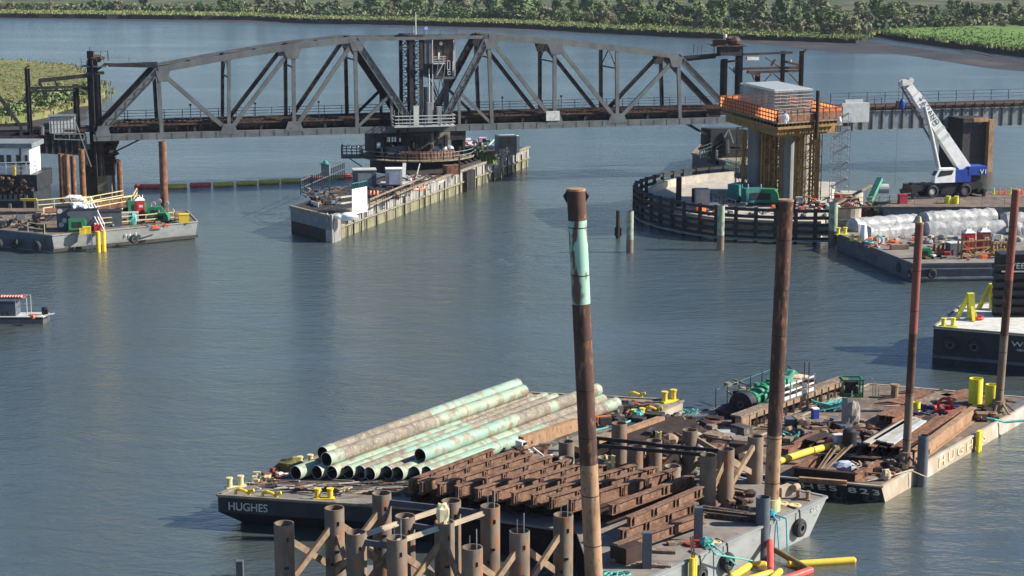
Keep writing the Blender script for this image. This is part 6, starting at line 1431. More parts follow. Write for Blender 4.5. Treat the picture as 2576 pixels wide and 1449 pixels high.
# bow is raked: lettering follows the raked plate
rk = (Vector((0,0,-.7-(ZH-.12)))+ax*3.0); rk = rk*(1/rk.length)
text('HUGHES', A_+bx_*.72-zv*.86-ax*.04+fn*.02, bx_, zv, 2.5, M['letter'], hb, hgt=.5)
b = MB(); wd = [A_+ax*3.2+bx_*1.6, A_+ax*3.2+bx_*14, A_+ax*27+bx_*13.0, A_+ax*27+bx_*1.2]
wd = [A_+ax*2.2+bx_*2.0, B_+ax*2.2-bx_*.8, C_-ax*4-bx_*2, D_h-ax*2.5+bx_*1.0]
b.prism([q[:2] for q in wd], ZH, ZH+.28); b.build('timber_sheathing', M['deck_black'], hb)
for i, (u, v, rz_, lab) in enumerate([(592,1226,.6,'worn pair of bitts on the far left bow corner of the pipe barge'),(768,1172,.6,'worn bitts behind the stacked pipes on the left edge of the pipe barge'),(815,1256,.05,'bright yellow pair of bitts at the bow edge of the pipe barge'),(1683,1010,.7,'big yellow bitts on the far right corner of the pipe barge'),(1605,1052,.6,'yellow chock bitt wrapped in green rope on the right edge of the pipe barge')]):
    bitt(G(u,v,ZH), rz_, lab, M['yellow_pale'] if i < 2 else M['yellow'], 1.0 if i != 3 else 1.2)
for i, (u, v) in enumerate([(610,1246),(678,1252),(1598,1000),(1640,1037)]):
    p = G(u,v,ZH); b = MB(); pts = [p+bx_*(x)+Vector((0,0,z_)) for x, z_ in ((-.45,.05),(-.4,.3),(-.15,.38),(.15,.3),(.35,.2),(.5,.05))]; b.tube(pts, .1, 7); b.tube([q+bx_*.9-Vector((0,0,0)) for q in pts[:3]], .1, 7)
    tag(b.build('chock', M['yellow']), 'yellow chock on the edge of the pipe barge, ' + ['leftmost on the bow','second on the bow','on the far stern edge','on the right edge'][i], 'chock')
for i, (u, v) in enumerate([(1671,1058),(1695,1054)]):
    tyre(G(u,v,1.0)+na*.2, na, 'black tyre on the tan side at the stern of the pipe barge, ' + ('left' if i == 0 else 'right') + ' one', 'tyres on the pipe barge stern', 1.0)
b = MB(); rr = random.Random(9)
for k in range(3):
    q = G(845+k*8,1238-k*3,ZH+.3); pts = [q+Vector((.5*math.cos(a/2.)+rr.uniform(-.2,.2)+a*.12, .4*math.sin(a/2.), .05)) for a in range(12)]; b.tube(pts, .045, 5)
tag(b.build('rope', M['rope_tan']), 'tangled pale rope lying behind the yellow bitts on the bow', 'rope')
b = MB(); p = G(735,1190,ZH); b.blob(p+Vector((0,0,.45)), (.9,.7,.6), jit=.25); b.mi(1); b.blob(p+Vector((.5,-.4,.35)), (.5,.4,.4), jit=.2); tag(b.build('net_heap', [mat('olive_net', (.13,.12,.04)), mat('blue_sheet', (.06,.10,.22))]), 'olive net heap with blue sheet left of the lowest pipes', 'net heap')
scrap('wood_litter', 'splintered boards and litter on the bow deck of the pipe barge', 'debris', 640,1232,1040,1208,ZH+.28,60,[M['timber'],M['timber_pale'],M['deck_black'],M['rust']],61,.2,1.0,.12)
scrap('bow_scrap', 'small rusty scrap pieces along the left edge of the pipe barge', 'debris', 640,1222,730,1192,ZH+.1,26,[M['rust'],M['yellow_pale'],M['rust_red'],M['offwhite']],62,.15,.5,.3)
def pipe(label, pl, pr, zc, r, segs, ext=0.0):
    a_, c_ = G(*pl, zc), G(*pr, zc); t = thing('steel_pipe', label, 'pipe', (a_.x,a_.y,zc-r), group='pipes stacked on the pipe barge'); a = Vector(a_); c = Vector(c_)
    b = MB(); mats = [M['pipe_in']]; prev = 0; d = (c-a).normalized()
    b.mi(0); b.ring(a+d*.0, a+d*2.2, r*.93, r*.9, 22); b.cyl(a+d*2.2, a+d*2.25, r*.9, n=22)
    mats.append(M['steel_pale']); b.mi(1); b.ring(a, a+d*.05, r, r*.92, 22)
    for fr, mm in segs:
        if mm not in mats: mats.append(mm)
        b.mi(mats.index(mm)); b.cyl(a.lerp(c, prev)+ (d*.052 if prev == 0 else Vector()), a.lerp(c, fr), r, n=22, cap=False, segs=2); prev = fr
    b.mi(mats.index(segs[-1][1])); b.cyl(c-d*.02, c, r, n=22)
    sh = b.build('shell', mats, t, smooth=True)
    b = MB()
    for f in (.33,.66): q = a.lerp(c, f); b.cyl(q-d*.05, q+d*.05, r*1.012, n=22, cap=False)
    b.build('weld_bands', M['band'], t)
    return t
mi_, mp_2, mu = M['mint'], M['mint_pale'], M['mud']
lows = [(744,1190),(797,1188),(835,1189),(876,1188),(907,1188),(930,1192),(974,1189),(1001,1192),(1043,1190),(1074,1190)]
fars = [(1268,1012),(1300,1008),(1334,1003),(1372,1001),(1397,1003),(1425,1006),(1455,1010),(1487,1012),(1516,1006),(1551,1014)]
sg_ = [[(.3,mp_2),(1,mu)],[(.4,mp_2),(.7,mi_),(1,mu)],[(.35,mp_2),(.6,mi_),(1,mu)],[(.55,mp_2),(.9,mu),(1,mp_2)],[(.2,mu),(.6,mi_),(.93,mu),(1,mp_2)],[(.55,mp_2),(1,mu)],[(.3,mu),(.5,mi_),(1,mu)],[(.65,mp_2),(1,mu)],[(.5,mp_2),(.93,mu),(1,mp_2)],[(.58,mi_),(.92,mu),(1,mp_2)]]
for i in range(10): pipe('pipe in the bottom row of the stack on the pipe barge, %s from the left' % ORD[i], lows[i], fars[i], 2.28+.47, .44 if i not in (0,7) else .46, sg_[i])
pipe('upper pipe at the back left of the stack, mud caked half and mint half', (812,1141), (1302,967), 3.55, .46, [(.04,mp_2),(.5,mu),(1,mi_)])
pipe('upper pipe lying in front of the back left one, pale mint far half', (821,1156), (1317,983), 3.52, .46, [(.06,mp_2),(.5,mu),(1,mp_2)])
pipe('single upper pipe in mid stack with bright mint near end and dark bands', (1057,1146), (1503,980), 3.55, .46, [(.42,mi_),(.50,mp_2),(.68,mu),(.73,mp_2),(.97,mu),(1,mp_2)])
b = MB()
for k in range(4): q0 = G(742,1192,ZH+.2).lerp(G(1270,1012,ZH+.2), (k+.4)/4.); q1 = G(1085,1192,ZH+.2).lerp(G(1550,1014,ZH+.2), (k+.4)/4.); b.bar(q0, q1, .25,.24)
tag(b.build('timber_bearers', M['timber']), 'timber bearers under the bottom row of pipes', 'timber')
b = MB(); b.bar(G(1310,1117,ZH+.6), G(1450,1070,ZH+.6), .5,1.0); tag(b.build('orange_rusty_girder', M['rust_light']), 'orange rusty girder along the right of the pipe stack', 'girder')
scrap('stern_clutter', 'black timbers, rust plates and rope behind the spud at the stern of the pipe barge', 'debris', 1500,1075,1660,1020,ZH,60,[M['timber_dark'],M['rust'],M['deck_gray'],M['orange'],M['dark_rust']],63,.3,1.2,.5)
b = MB(); b.bar(G(1515,1028,ZH+.3), G(1585,1024,ZH+.3), 1.4,.5); tag(b.build('black_box_beam', M['black']), 'black box beam at the stern right of the pipe ends', 'beam')
b = MB(); q = G(1605,1052,ZH+.3); b.tube([q, q+Vector((.3,-.3,-.4)), q+Vector((.9,-1.0,-1.6))], .07, 6); b.tube([q, q+Vector((.6,-.2,-.5)), q+Vector((1.5,-1.0,-1.7))], .07, 6); b.blob(q+Vector((0,0,.3)), (.35,.3,.35), jit=.3); b.tube([G(1490,1085,ZH+.3), G(1530,1075,ZH+.4), G(1560,1068,ZH+.6), q], .08, 6)
tag(b.build('mooring_rope', M['rope_teal']), 'green blue mooring rope on the yellow bitt at the stern of the pipe barge', 'rope')
# ------------------------------------------------------------------ grey barge (front)
ZG = 2.0
Rg = G(2079,1250,ZG); ng_ = (G(1696,1425,ZG)-Rg).normalized(); wg = Vector((ng_.y,-ng_.x,0)); wg = wg if wg.y > 0 else -wg
W_ = 15.0; Lg_ = 22.0
g0, g1, g2, g3 = Rg, Rg+ng_*Lg_, Rg+ng_*(Lg_-2)+wg*W_, Rg+wg*W_
gb = thing('deck_barge', 'pale grey deck barge in the foreground carrying rusty beams and pile frames', 'barge', g0)
c1_, c2_, c3_ = G(1492,1460,ZG), G(1450,1338,ZG), G(1040,1278,ZG)
gt = [g0, g1, Vector((c1_.x, g1.y+.5, ZG)), c1_, c2_, c3_, g3]
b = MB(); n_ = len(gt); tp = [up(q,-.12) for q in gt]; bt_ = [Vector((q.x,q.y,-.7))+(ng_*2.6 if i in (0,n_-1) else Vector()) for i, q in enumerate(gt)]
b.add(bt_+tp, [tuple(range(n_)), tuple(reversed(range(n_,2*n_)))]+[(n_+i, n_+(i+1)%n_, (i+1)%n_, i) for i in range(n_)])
for i in range(2,6): b.m[2+i] = 1  # end hull faces get a near-black colour standing in for shade under the beams
b.build('hull', [M['hull_gray'], mat('shade_black_rusty_hull', (.010,.010,.012), (.018,.014,.012), .9, scale=1.2, c3=(.035,.022,.016), s3=2.2, spec=.05)], gb)
b = MB(); b.prism([q[:2] for q in gt], ZG-.118, ZG); b.build('deck', M['deck_gray'], gb)
b = MB()
for i in (0,6): b.bar(up(gt[i],.0), up(gt[(i+1)%7],.0), .22,.12)
b.build('gunwale', M['hull_gray'], gb)
ngs = -wg
text('HUGHES', g0+ng_*1.9+ngs*.03-zv*.55, -ng_, zv, 1.0, M['letter'], gb, hgt=.28)
for i, (u, v) in enumerate([(2012,1330),(1838,1418),(1757,1447)]):
    d_ = ((G(u,v,.9)-g0).dot(ng_)); p = g0+ng_*d_+ngs*.22-zv*1.05; tyre(p, ngs, 'black tyre hanging on the side of the grey barge, %s from the right' % ORD[i], 'tyres on the grey barge', 1.05, 0)
    b = MB(); q = p+zv*.5; e_ = p+zv*1.1-ngs*1.0+ng_*-.3; b.tube([q, p+zv*1.07-ngs*.05, e_], .05, 5); tag(b.build('tyre_rope', M['rope_dark']), 'dark rope holding the %s tyre from the right on the grey barge' % ORD[i], 'rope', 'tyre ropes on the grey barge')
bitt(G(2020,1256,ZG), -.5, 'tan pair of bitts on the right corner of the grey barge', M['brace_tan'], .8)
b = MB(); p = G(1975,1248,ZG); b.box(p+Vector((0,.2,.3)), (1.1,.5,.6), .7); b.cyl(p+Vector((.5,0,.5)), p+Vector((.8,.3,.5)), .25, n=10); tag(b.build('fairlead', M['hull_tan']), 'tan fairlead roller behind the thick spud pile', 'fairlead')
for i, (u, v) in enumerate([(1968,1268),(2000,1273),(1802,1366),(1783,1371)]):
    p = G(u,v,ZG); b = MB(); b.cyl(p, up(p,.05), .38 if i < 2 else .3, n=18); b.ring(up(p,.05), up(p,.09), .38 if i < 2 else .3, .22, 18)
    tag(b.build('deck_hatch', M['yellow_pale']), 'round cream deck hatch on the grey barge, ' + ['nearest the thick spud','right of the first hatch','beside the teal rope','small one left of the teal rope'][i], 'hatch')
b = MB(); p = G(1745,1370,ZG); b.torus(up(p,.08)+Vector((0,0,0)), (0,0,1), .5,.07, 14, 6); b.tube([p+Vector((-.8,0,.1)), p+Vector((0,.2,.15)), p+Vector((.9,0,.1))], .08); tag(b.build('red_strap', M['red']), 'red strap coil on the grey barge deck', 'strap')
b = MB(); p = G(1776,1374,ZG); b.blob(up(p,.2), (.45,.35,.3), jit=.35); b.tube([up(p,.2), g0+ng_*((p-g0).dot(ng_))+ngs*.1+zv*.1, G(1845,1420,1.0)+ngs*.2], .05); b.tube([up(p,.25), G(1800,1395,ZG), G(1870,1405,.8)+ngs*.6], .05); tag(b.build('teal_rope', M['rope_teal']), 'teal rope bundle running over the edge of the grey barge', 'rope')
b = MB(); p = G(1941,1300,ZG); b.blob(up(p,.15), (.3,.25,.25), jit=.35); b.tube([up(p,.2), p+ngs*1.0+zv*.1, p+ngs*1.15-zv*1.9], .05); b.tube([up(p,.2), p+ngs*.8+ng_*.7+zv*.1, p+ngs*1.1+ng_*.8-zv*1.9], .05); tag(b.build('blue_rope', mat('turquoise_rope', (.08,.45,.50))), 'turquoise rope knot hanging over the grey barge beside the dark bollard pile', 'rope')
b = MB(); p = G(1560,1448,ZG); 
for k in range(5): b.torus(up(p,.08)+Vector((k*.35-1.2,.1*math.sin(k*2),0)), (0,0,1), .35,.05, 12, 5)
tag(b.build('rope_coils', M['rope_teal']), 'green rope coils on the deck beside the tall spud', 'rope')
for i, u in enumerate((1707,1722)):
    d_ = ((G(u,1449,1.0)-g0).dot(ng_)); p = g0+ng_*d_+ngs*.35; b = MB(); b.cyl((p.x,p.y,-.5), (p.x,p.y,ZG+.25), .17, n=12); b.mi(1); b.bar((p.x,p.y,ZG+.25), (p.x-.12+.0*i,p.y,ZG+1.45), .09,.05)
    tag(b.build('fender_post', [M['yellow'], M['brace_tan']]), 'orange yellow fender post with timber tip on the side of the grey barge, ' + ('left' if i == 0 else 'right'), 'fender', 'yellow posts on the grey barge')
# dark bollard pile, timbers, square posts
p = G(1916,1402,0); pile('bollard_pile', 'black steel pile with scraped right side between the grey barge tyres', p, D(1914,1250,p.y).z, .42, M['slate'], cat='pile')
p = G(2318,1222,0); pile('bollard_pile', 'black steel pile standing beside the lit side of the HUGHES 823 barge', p, D(2322,1095,p.y).z, .36, M['slate'], cat='pile')
b = MB(); p0_, p1_ = G(1770,1300,ZG), G(1925,1318,ZG)
for k in range(4): b.bar(p0_+Vector((0,k*.28,.18+.12*(k%2))), p1_+Vector((-.3*k,k*.3,.18+.12*(k%2))), .28,.28)
tag(b.build('timber_logs', mat('dark_charred_timber', (.075,.055,.045), (.04,.032,.03), .9, scale=3, c3=(.2,.14,.10), s3=5)), 'row of dark charred timbers lying on the grey barge left of the bollard pile', 'timber')
for i, (u, vb, vt, w_) in enumerate([(1756,1360,1275,.46),(1627,1428,1338,.48)]):
    q = G(u, vb, ZG); b = MB(); b.bar(q, Vector((q.x,q.y,D(u,vt,q.y).z)), w_,w_,(0,1,0)); tag(b.build('square_post', M['slate']), 'dark square steel post under the beam stack on the grey barge, ' + ('right' if i == 0 else 'left') + ' one', 'post', 'square posts under the beams')
b = MB(); 
for k, (u0,v0,u1,v1) in enumerate([(1640,1385,1700,1388),(1680,1367,1740,1362),(1530,1408,1620,1402),(1600,1418,1690,1424)]): b.bar(G(u0,v0,ZG+.1), G(u1,v1,ZG+.1), .4,.16)
tag(b.build('loose_planks', M['timber']), 'loose brown planks on the near deck of the grey barge', 'plank')
# beams
def hbeam(label, pl, pr, zt, h=.62, w_=.42, m=None, seed=0, tabs=True, group='rusty beams stacked on the grey barge'):
    a_, c_ = G(*pl, zt), G(*pr, zt); a, c = up(a_,-h/2), up(c_,-h/2); rr = random.Random(seed)
    t = thing('steel_beam', label, 'steel beam', (a.x,a.y,zt-h), group=group)
    b = MB(); b.ib(a, c, w_, h, .05); b.build('section', m or M['beam_rust'], t)
    d = (c-a); L_ = d.length; d.normalize(); n_ = Vector((-d.y,d.x,0)); b = MB(); k = int(L_/2.1); 
    for i in range(k+1):
        for o_ in (.12,.55):
            x = min(L_-.1, .05+i*(L_-.8)/max(1,k)+o_); q = a+d*x
            for s_ in (-1,1): b.bar(q+n_*s_*(w_/2-.1)+Vector((0,0,-h/2+.06)), q+n_*s_*(w_/2-.1)+Vector((0,0,h/2-.06)), .05,.19, d)
            if tabs and o_ == .12: b.box(q+d*.2-n_*(w_/2+.03), (.22,.04,h*.7), math.atan2(d.y,d.x))
    b.build('stiffeners', m or M['beam_rust'], t); return t
L0 = [(1029,1208),(1056,1212),(1101,1217),(1147,1223),(1197,1229),(1239,1234),(1287,1239),(1336,1244),(1382,1249),(1431,1256)]
R0 = [(1240,1128),(1292,1133),(1338,1140),(1388,1146),(1430,1153),(1485,1158),(1543,1160),(1600,1166),(1650,1172),(1700,1178)]
for i in range(10): hbeam('rusty H beam in the top layer on the grey barge, %s from the left' % ORD[i], L0[i], R0[i], 3.75, .78, .38, seed=i)
for i, (pl, pr, zt) in enumerate([((1534,1269),(1745,1192),3.75),((1580,1300),(1765,1222),3.6)]): hbeam('rusty H beam at the right of the top layer, ' + ('behind the low step' if i == 0 else 'on the low step'), pl, pr, zt, .62, .42, seed=20+i)
for i, (pl, pr) in enumerate([((1560,1332),(1750,1262)),((1548,1368),(1770,1290))]): hbeam('rusty H beam in the lower right layer, ' + ('inner' if i == 0 else 'outer nearest the deck edge'), pl, pr, 3.0, .62, .42, seed=30+i)
# lower layers in shadow
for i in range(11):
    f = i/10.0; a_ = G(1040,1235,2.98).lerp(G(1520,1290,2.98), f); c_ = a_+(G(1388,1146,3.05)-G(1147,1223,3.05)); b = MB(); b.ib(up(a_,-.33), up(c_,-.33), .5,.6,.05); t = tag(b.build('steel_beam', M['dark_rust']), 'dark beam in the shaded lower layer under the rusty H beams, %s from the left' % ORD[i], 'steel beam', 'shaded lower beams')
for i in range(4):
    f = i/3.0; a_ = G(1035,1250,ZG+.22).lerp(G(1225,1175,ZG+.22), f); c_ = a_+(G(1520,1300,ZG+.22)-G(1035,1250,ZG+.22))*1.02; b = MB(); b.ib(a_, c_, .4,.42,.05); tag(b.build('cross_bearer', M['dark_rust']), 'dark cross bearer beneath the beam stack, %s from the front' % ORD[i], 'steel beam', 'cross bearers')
for a_, lab in (((G(1555,1395,ZG+.5), G(1600,1380,ZG+.5), 1.2,.9),'low dark rusty box support at the near end of the lower right beams'),((G(1690,1330,ZG+.4), G(1760,1305,ZG+.4), .5,.8),'dark box support under the far end of the lower right beams')):
    b = MB(); b.bar(*a_); tag(b.build('box_support', M['dark_rust']), lab, 'support')
scrap('beam_scrap', 'rusty brackets lying between the beams and the pile frame', 'debris', 1290,1165,1420,1130,2.6,34,[M['rust'],M['dark_rust'],M['brace_tan'],M['offwhite']],65,.2,.8,.7)
# ------------------------------------------------------------------ pile frames (templates)
def frame(pts, tops, zb, braces, struts, prefix, group, r=.5, zt=None, cat='pile'):
    obs = []
    for i, (u, v) in enumerate(pts):
        p = G(u, v, tops); q = Vector((p.x,p.y,0)); obs.append(q)
    return obs
FP = [(714,1316),(841,1277),(960,1240),(896,1338),(1019,1297),(1135,1259),(998,1352),(1118,1312),(1233,1272),(1188,1376),(1307,1335),(1417,1294)]
FN = ['left front','left middle','left rear','second row front','second row middle','second row rear','third row front','third row middle','third row rear','right row front','right row middle','right row rear']
zt = 5.5; Q = []
for i, (u, v) in enumerate(FP):
    p = G(u, v, zt); Q.append(Vector((p.x,p.y,0))); pale = i in (9,10,11)
    t = thing('pipe_pile', 'open topped muddy pipe pile of the nearest pile frame, ' + FN[i], 'pile', Vector((p.x,p.y,0)), group='piles of the near frame')
    b = MB(); b.ring((p.x,p.y,-3), (p.x,p.y,zt), .53,.47, 24); b.build('shaft', M['pile_tan'], t, smooth=True)
    b = MB(); b.cyl((p.x,p.y,zt-1.4), (p.x,p.y,zt-1.35), .46, n=20); b.build('inner_floor', M['pipe_in'], t)
    b = MB(); b.box((p.x+.25,p.y-.48,zt-.75), (.1,.06,.22)); b.box((p.x+.15,p.y-.5,zt-2.3), (.25,.08,.12)); b.box((p.x-.1,p.y-.52,zt-3.0), (.16,.06,.2))
    b.build('lug_marks', M['dark_rust'], t)
    if i >= 6:
        b = MB()
        for s_ in (-.12,.22): b.cyl((p.x+s_,p.y-.1,zt-.4), (p.x+s_,p.y-.1,zt+.75+s_), .025, n=5)
        b.build('rebar_stubs', M['galv'], t)
br = thing('cross_bracing', 'weathered steel cross bracing and struts linking the nearest pile frame', 'bracing', Q[4])
def xbr(p, q, z0, z1, m=None):
    for a_, c_ in (((p,z0),(q,z1)),((p,z1),(q,z0))):
        b = MB(); A1, A2 = up(a_[0],a_[1]), up(c_[0],c_[1]); d = (A2-A1).normalized(); o_ = Vector((0,-.14 if a_[1] == z0 else .14,0)); b.bar(A1+d*.4+o_, A2-d*.4+o_, .2,.34)
        b.build('brace', m or M['brace_tan'], br)
for a_, c_ in ((0,1),(1,2),(3,4),(6,7),(9,10),(10,11)): xbr(Q[a_], Q[c_], zt-3.5, zt-.8)
for a_, c_ in ((1,3),(4,6),(7,9)): xbr(Q[a_], Q[c_], zt-3.6, zt-1.2)
for a_, c_, z_ in ((3,4,.35),(4,5,.35),(6,7,.3),(7,8,.35)):
    b = MB(); p, q = up(Q[a_],zt-z_), up(Q[c_],zt-z_); b.bar(p, q, .24,.1); b.bar(up(p,.12), up(q,.12), .1,.14); b.build('top_strut', M['hull_tan'], br)
for a_, c_, z_ in ((2,5,.5),(5,8,.5),(3,6,.5),(4,7,.5)):
    b = MB(); b.bar(up(Q[a_],zt-z_), up(Q[c_],zt-z_), .14,.32); b.build('cross_strut', M['hull_mid'], br)
b = MB(); p = up(Q[7],zt); b.blob(p+Vector((-.1,-.1,.4)), (.38,.25,.6), jit=.25); tag(b.build('plastic_bag', mat('cream_plastic', (.75,.66,.40))), 'crumpled cream plastic bag snagged on top of a pile of the near frame', 'bag')
# rear frame
RP = [(1425,1110,1170),(1558,1064,1180),(1598,1124,1215),(1646,1108,1210),(1736,1081,1190),(1782,1144,1276),(1827,1129,1260),(1901,1097,1213)]
RN = ['leftmost','rear left, beside the green rope','front left with the thin rods','middle left','rear middle','front right','second from the front right','rear right beside the thick spud']
QR = []
for i, (u, vt, vb) in enumerate(RP):
    p = G(u, vb, ZG); QR.append(Vector((p.x,p.y,0))); zt_ = D(u, vt, p.y).z; zt_ = min(max(zt_, 4.2), 5.6)
    p2 = G(u, vt, zt_); p = Vector((p2.x,p2.y,0)); QR[-1] = p
    t = thing('pipe_pile', 'open topped muddy pipe pile of the rear frame, ' + RN[i], 'pile', Vector((p.x,p.y,ZG)), group='piles of the rear frame')
    b = MB(); b.ring((p.x,p.y,ZG-.02 if i not in (1,) else -1), (p.x,p.y,zt_), .5,.44, 24); b.build('shaft', M['pile_tan'], t, smooth=True)
    b = MB(); b.cyl((p.x,p.y,zt_-1.2), (p.x,p.y,zt_-1.15), .43, n=20); b.build('inner_floor', M['pipe_in'], t)
    RP[i] = (u, vt, zt_)
br = thing('cross_bracing', 'weathered steel cross bracing linking the rear pile frame on the grey barge', 'bracing', QR[3])
for a_, c_ in ((2,3),(0,1),(3,4),(5,6),(6,7),(4,7)): xbr(QR[a_], QR[c_], ZG+.5, min(RP[a_][2],RP[c_][2])-.4, M['brace_tan'] if a_ > 3 else M['dark_rust'])
for (u0,v0,u1,v1) in ((1480,1100,1650,1118),(1475,1118,1790,1146),(1650,1120,1830,1135)):
    b = MB(); b.bar(G(u0,v0,4.9), G(u1,v1,4.9), .12,.22); b.build('black_strut', M['black'], br)
for i, (u, v) in enumerate([(1425,1152),(1523,1150),(1692,1172)]):
    p = G(u, v, 3.6); b = MB(); b.ring((p.x,p.y,ZG+.5), (p.x,p.y,3.6), .5,.45, 22); b.cyl((p.x,p.y,2.9), (p.x,p.y,2.95), .44, n=18); tag(b.build('pipe_stub', M['mud'], smooth=True), 'short open pipe stub just behind the rusty beams, %s from the left' % ORD[i], 'pipe', 'short stubs behind the beams')
b = MB(); p = G(1762,1125,3.2); b.blob(p, (.5,.5,.42)); tag(b.build('white_buoy', M['white'], smooth=True), 'round white buoy among the rear piles', 'buoy')
for i, (u, v) in enumerate([(1478,1130),(1640,1150),(1535,1180),(1655,1120)]):
    b = MB(); q = G(u, v, 3.4)
    for k in range(7): b.bar(q+Vector((random.uniform(-.3,.3),random.uniform(-.2,.2),-.9)), q+Vector((random.uniform(-.3,.3),random.uniform(-.2,.2),.9)), .1,.1)
    tag(b.build('hanging_chains', M['yellow_pale']), 'pale yellow chains and straps hanging by the rear piles, %s' % ['far left','in the middle','nearest the beams','behind the front right pile'][i], 'chain')
scrap('pile_debris', 'rusty plates and timbers on the deck among the rear piles', 'debris', 1560,1200,1900,1100,ZG,80,[M['dark_rust'],M['rust'],M['timber'],M['brace_tan'],M['deck_black']],66,.4,1.4,.6)
b = MB(); b.bar(G(1500,1110,ZG+.5), G(1665,1052,ZG+.5), .5,.3); tag(b.build('orange_plank', M['rust_light']), 'long orange brown plank bridging the two barges behind the rear piles', 'plank')
b = MB(); q = [G(1555,1085,1.9), G(1715,1062,1.9), G(1740,1095,1.9), G(1580,1125,1.9)]; b.prism([x[:2] for x in q], 1.7, 2.4); tag(b.build('steel_mat', M['dark_rust']), 'flat dark rusty steel mat between the rear piles and the raft', 'steel plate')
# ------------------------------------------------------------------ HUGHES 823 barge and raft beside it
Z8 = 1.2
h8 = [G(1742,1178,Z8), G(2218,1224,Z8), G(2612,1003,Z8), G(2186,966,Z8)]
e8 = (h8[2]-h8[1]).normalized(); f8 = (h8[1]-h8[0]).normalized(); n8 = Vector((e8.y,-e8.x,0)); nf8 = Vector((f8.y,-f8.x,0))
hb8 = thing('scrap_barge', 'tan sided barge lettered HUGHES 823 loaded with rusty steel', 'barge', h8[1])
b = MB(); hexa(b, [up(q,-.1) for q in h8], [Vector((q.x,q.y,-.8))+(e8*1.1 if i in (0,1) else Vector()) for i, q in enumerate(h8)]); b.build('hull', M['hull_tan'], hb8)
b = MB(); q0, q1 = h8[0]+nf8*.03, h8[1]+nf8*.03; b.add([up(q0,-.1), up(q1,-.1), up(q1,-1.95)+e8*1.07, up(q0,-1.95)+e8*1.07], [(3,2,1,0)]); b.build('black_bow_plate', M['hull_black'], hb8)
b = MB(); b.prism([q[:2] for q in h8], Z8-.1, Z8); b.build('deck', M['deck_brown'], hb8)
b = MB(); 
for i in range(4): b.bar(h8[i], h8[(i+1)%4], .2,.1)
b.build('gunwale', M['hull_tan'], hb8)
k8 = 8.6; rk8 = (Vector((0,0,-1.9))+e8*1.1).normalized()
text('HUGHES 823', h8[1]-zv*.1-f8*8.3+nf8*.08+rk8*.66, f8, -rk8, 8.1, M['letter'], hb8, hgt=.46, spacing=1.25)
sx0 = (G(2364,1172,.4)-h8[1]).dot(e8); sx1 = (G(2478,1104,.4)-h8[1]).dot(e8)
text('HUGHES', h8[1]+e8*sx0+n8*.03-zv*.92, e8, zv, sx1-sx0, M['letter_rust'], hb8, hgt=.68, spacing=1.5)
for i, u in enumerate((2105,2183)):
    p = G(u, 1262-(0 if i else 8), .1)-nf8*-.0; p = h8[1]-f8*((2218-u)/38.5)+nf8*.05-zv*.95+e8*.6; tyre(p, nf8, 'black tyre under the bow of the HUGHES 823 barge, ' + ('left' if i == 0 else 'right') + ' one', 'tyres on the 823 bow', 1.0)
for i, u in enumerate((2445,2455)):
    d_ = (G(u,1120,.4)-h8[1]).dot(e8); p = h8[1]+e8*(d_+i*.15)+n8*.3; b = MB(); b.cyl((p.x,p.y,-.6), (p.x,p.y,Z8+.3), .16, n=12); tag(b.build('fender_post', M['yellow_green']), 'lemon yellow fender post between the letters on the side of the 823 barge, ' + ('left' if i == 0 else 'right'), 'fender', 'lemon posts on the 823 barge')
for i, (u, vb, vt, w_, zz) in enumerate([(2453,1016,952,33,0),(2492,1026,967,29,0),(2304,1044,1011,20,0)]):
    p = G(u, vb, Z8); z1_ = D(u, vt, p.y).z; r_ = w_/2/(FPX/((p-O).length)); t = thing('yellow_pipe', ['taller of the two open yellow steel tubes on the 823 barge','shorter of the two open yellow steel tubes beside the right spud','small yellow tube half hidden behind the red topped spud'][i], 'pipe', p)
    b = MB(); b.ring(p, Vector((p.x,p.y,z1_)), r_, r_*.9, 24); b.build('shell', M['yellow_green'], t, smooth=True); b = MB(); b.cyl((p.x,p.y,z1_-.9), (p.x,p.y,z1_-.85), r_*.89, n=20); b.build('inner_floor', M['yellow_green'], t)
# long rusty beams near the right side
def gbeam(label, a_, c_, w_, h_, m, name='steel_girder', seedless=True, box=False):
    b = MB(); (b.bar(a_, c_, w_, h_) if box else b.ib(a_, c_, w_, h_, .06)); return tag(b.build(name, m), label, 'steel girder')
gbeam('large rusty plate girder lying by the lit side of the 823 barge', G(2300,1150,Z8+.55), G(2448,1040,Z8+.55), .5,1.0, M['rust_light'])
gbeam('second rusty girder left of the large one', G(2262,1140,Z8+.5), G(2424,1036,Z8+.5), .45,.9, M['rust'])
gbeam('orange square tube end by the lit deck edge', G(2332,1140,Z8+.15), G(2342,1126,Z8+.15), .35,.5, M['rust_light'], box=True)
for i in range(5): gbeam('dark rusty beam end in the row behind the red topped spud, %s from the left' % ORD[i], G(2165+i*27,1132+i*1.5,Z8+.35), G(2165+i*27+118,1132-76,Z8+.35), .5,.6, M['rust'] if i % 2 else M['dark_rust'])
for i, (u, v) in enumerate([(2180,1115),(2205,1108),(2222,1112),(2240,1116)]): gbeam('long pale steel plank on the beams of the 823 barge, %s from the left' % ORD[i], G(u, v, Z8+.85), G(u+100-i*6, v-58, Z8+.85), .5,.1, M['steel_pale'] if i % 2 else M['conc'], 'pale_plank', box=True)
for i in range(7): gbeam('short rusty box beam in the stack behind the red topped spud, ' + ('upper ' if i > 3 else 'lower ')+ORD[i % 4], G(2210+(i%4)*17,1052+(i%4)*2,Z8+.3+(i//4)*.55), G(2210+(i%4)*17+48,1030+(i%4)*2,Z8+.3+(i//4)*.55), .42,.5, M['rust'] if i > 3 else M['dark_rust'], 'box_beam', box=False)
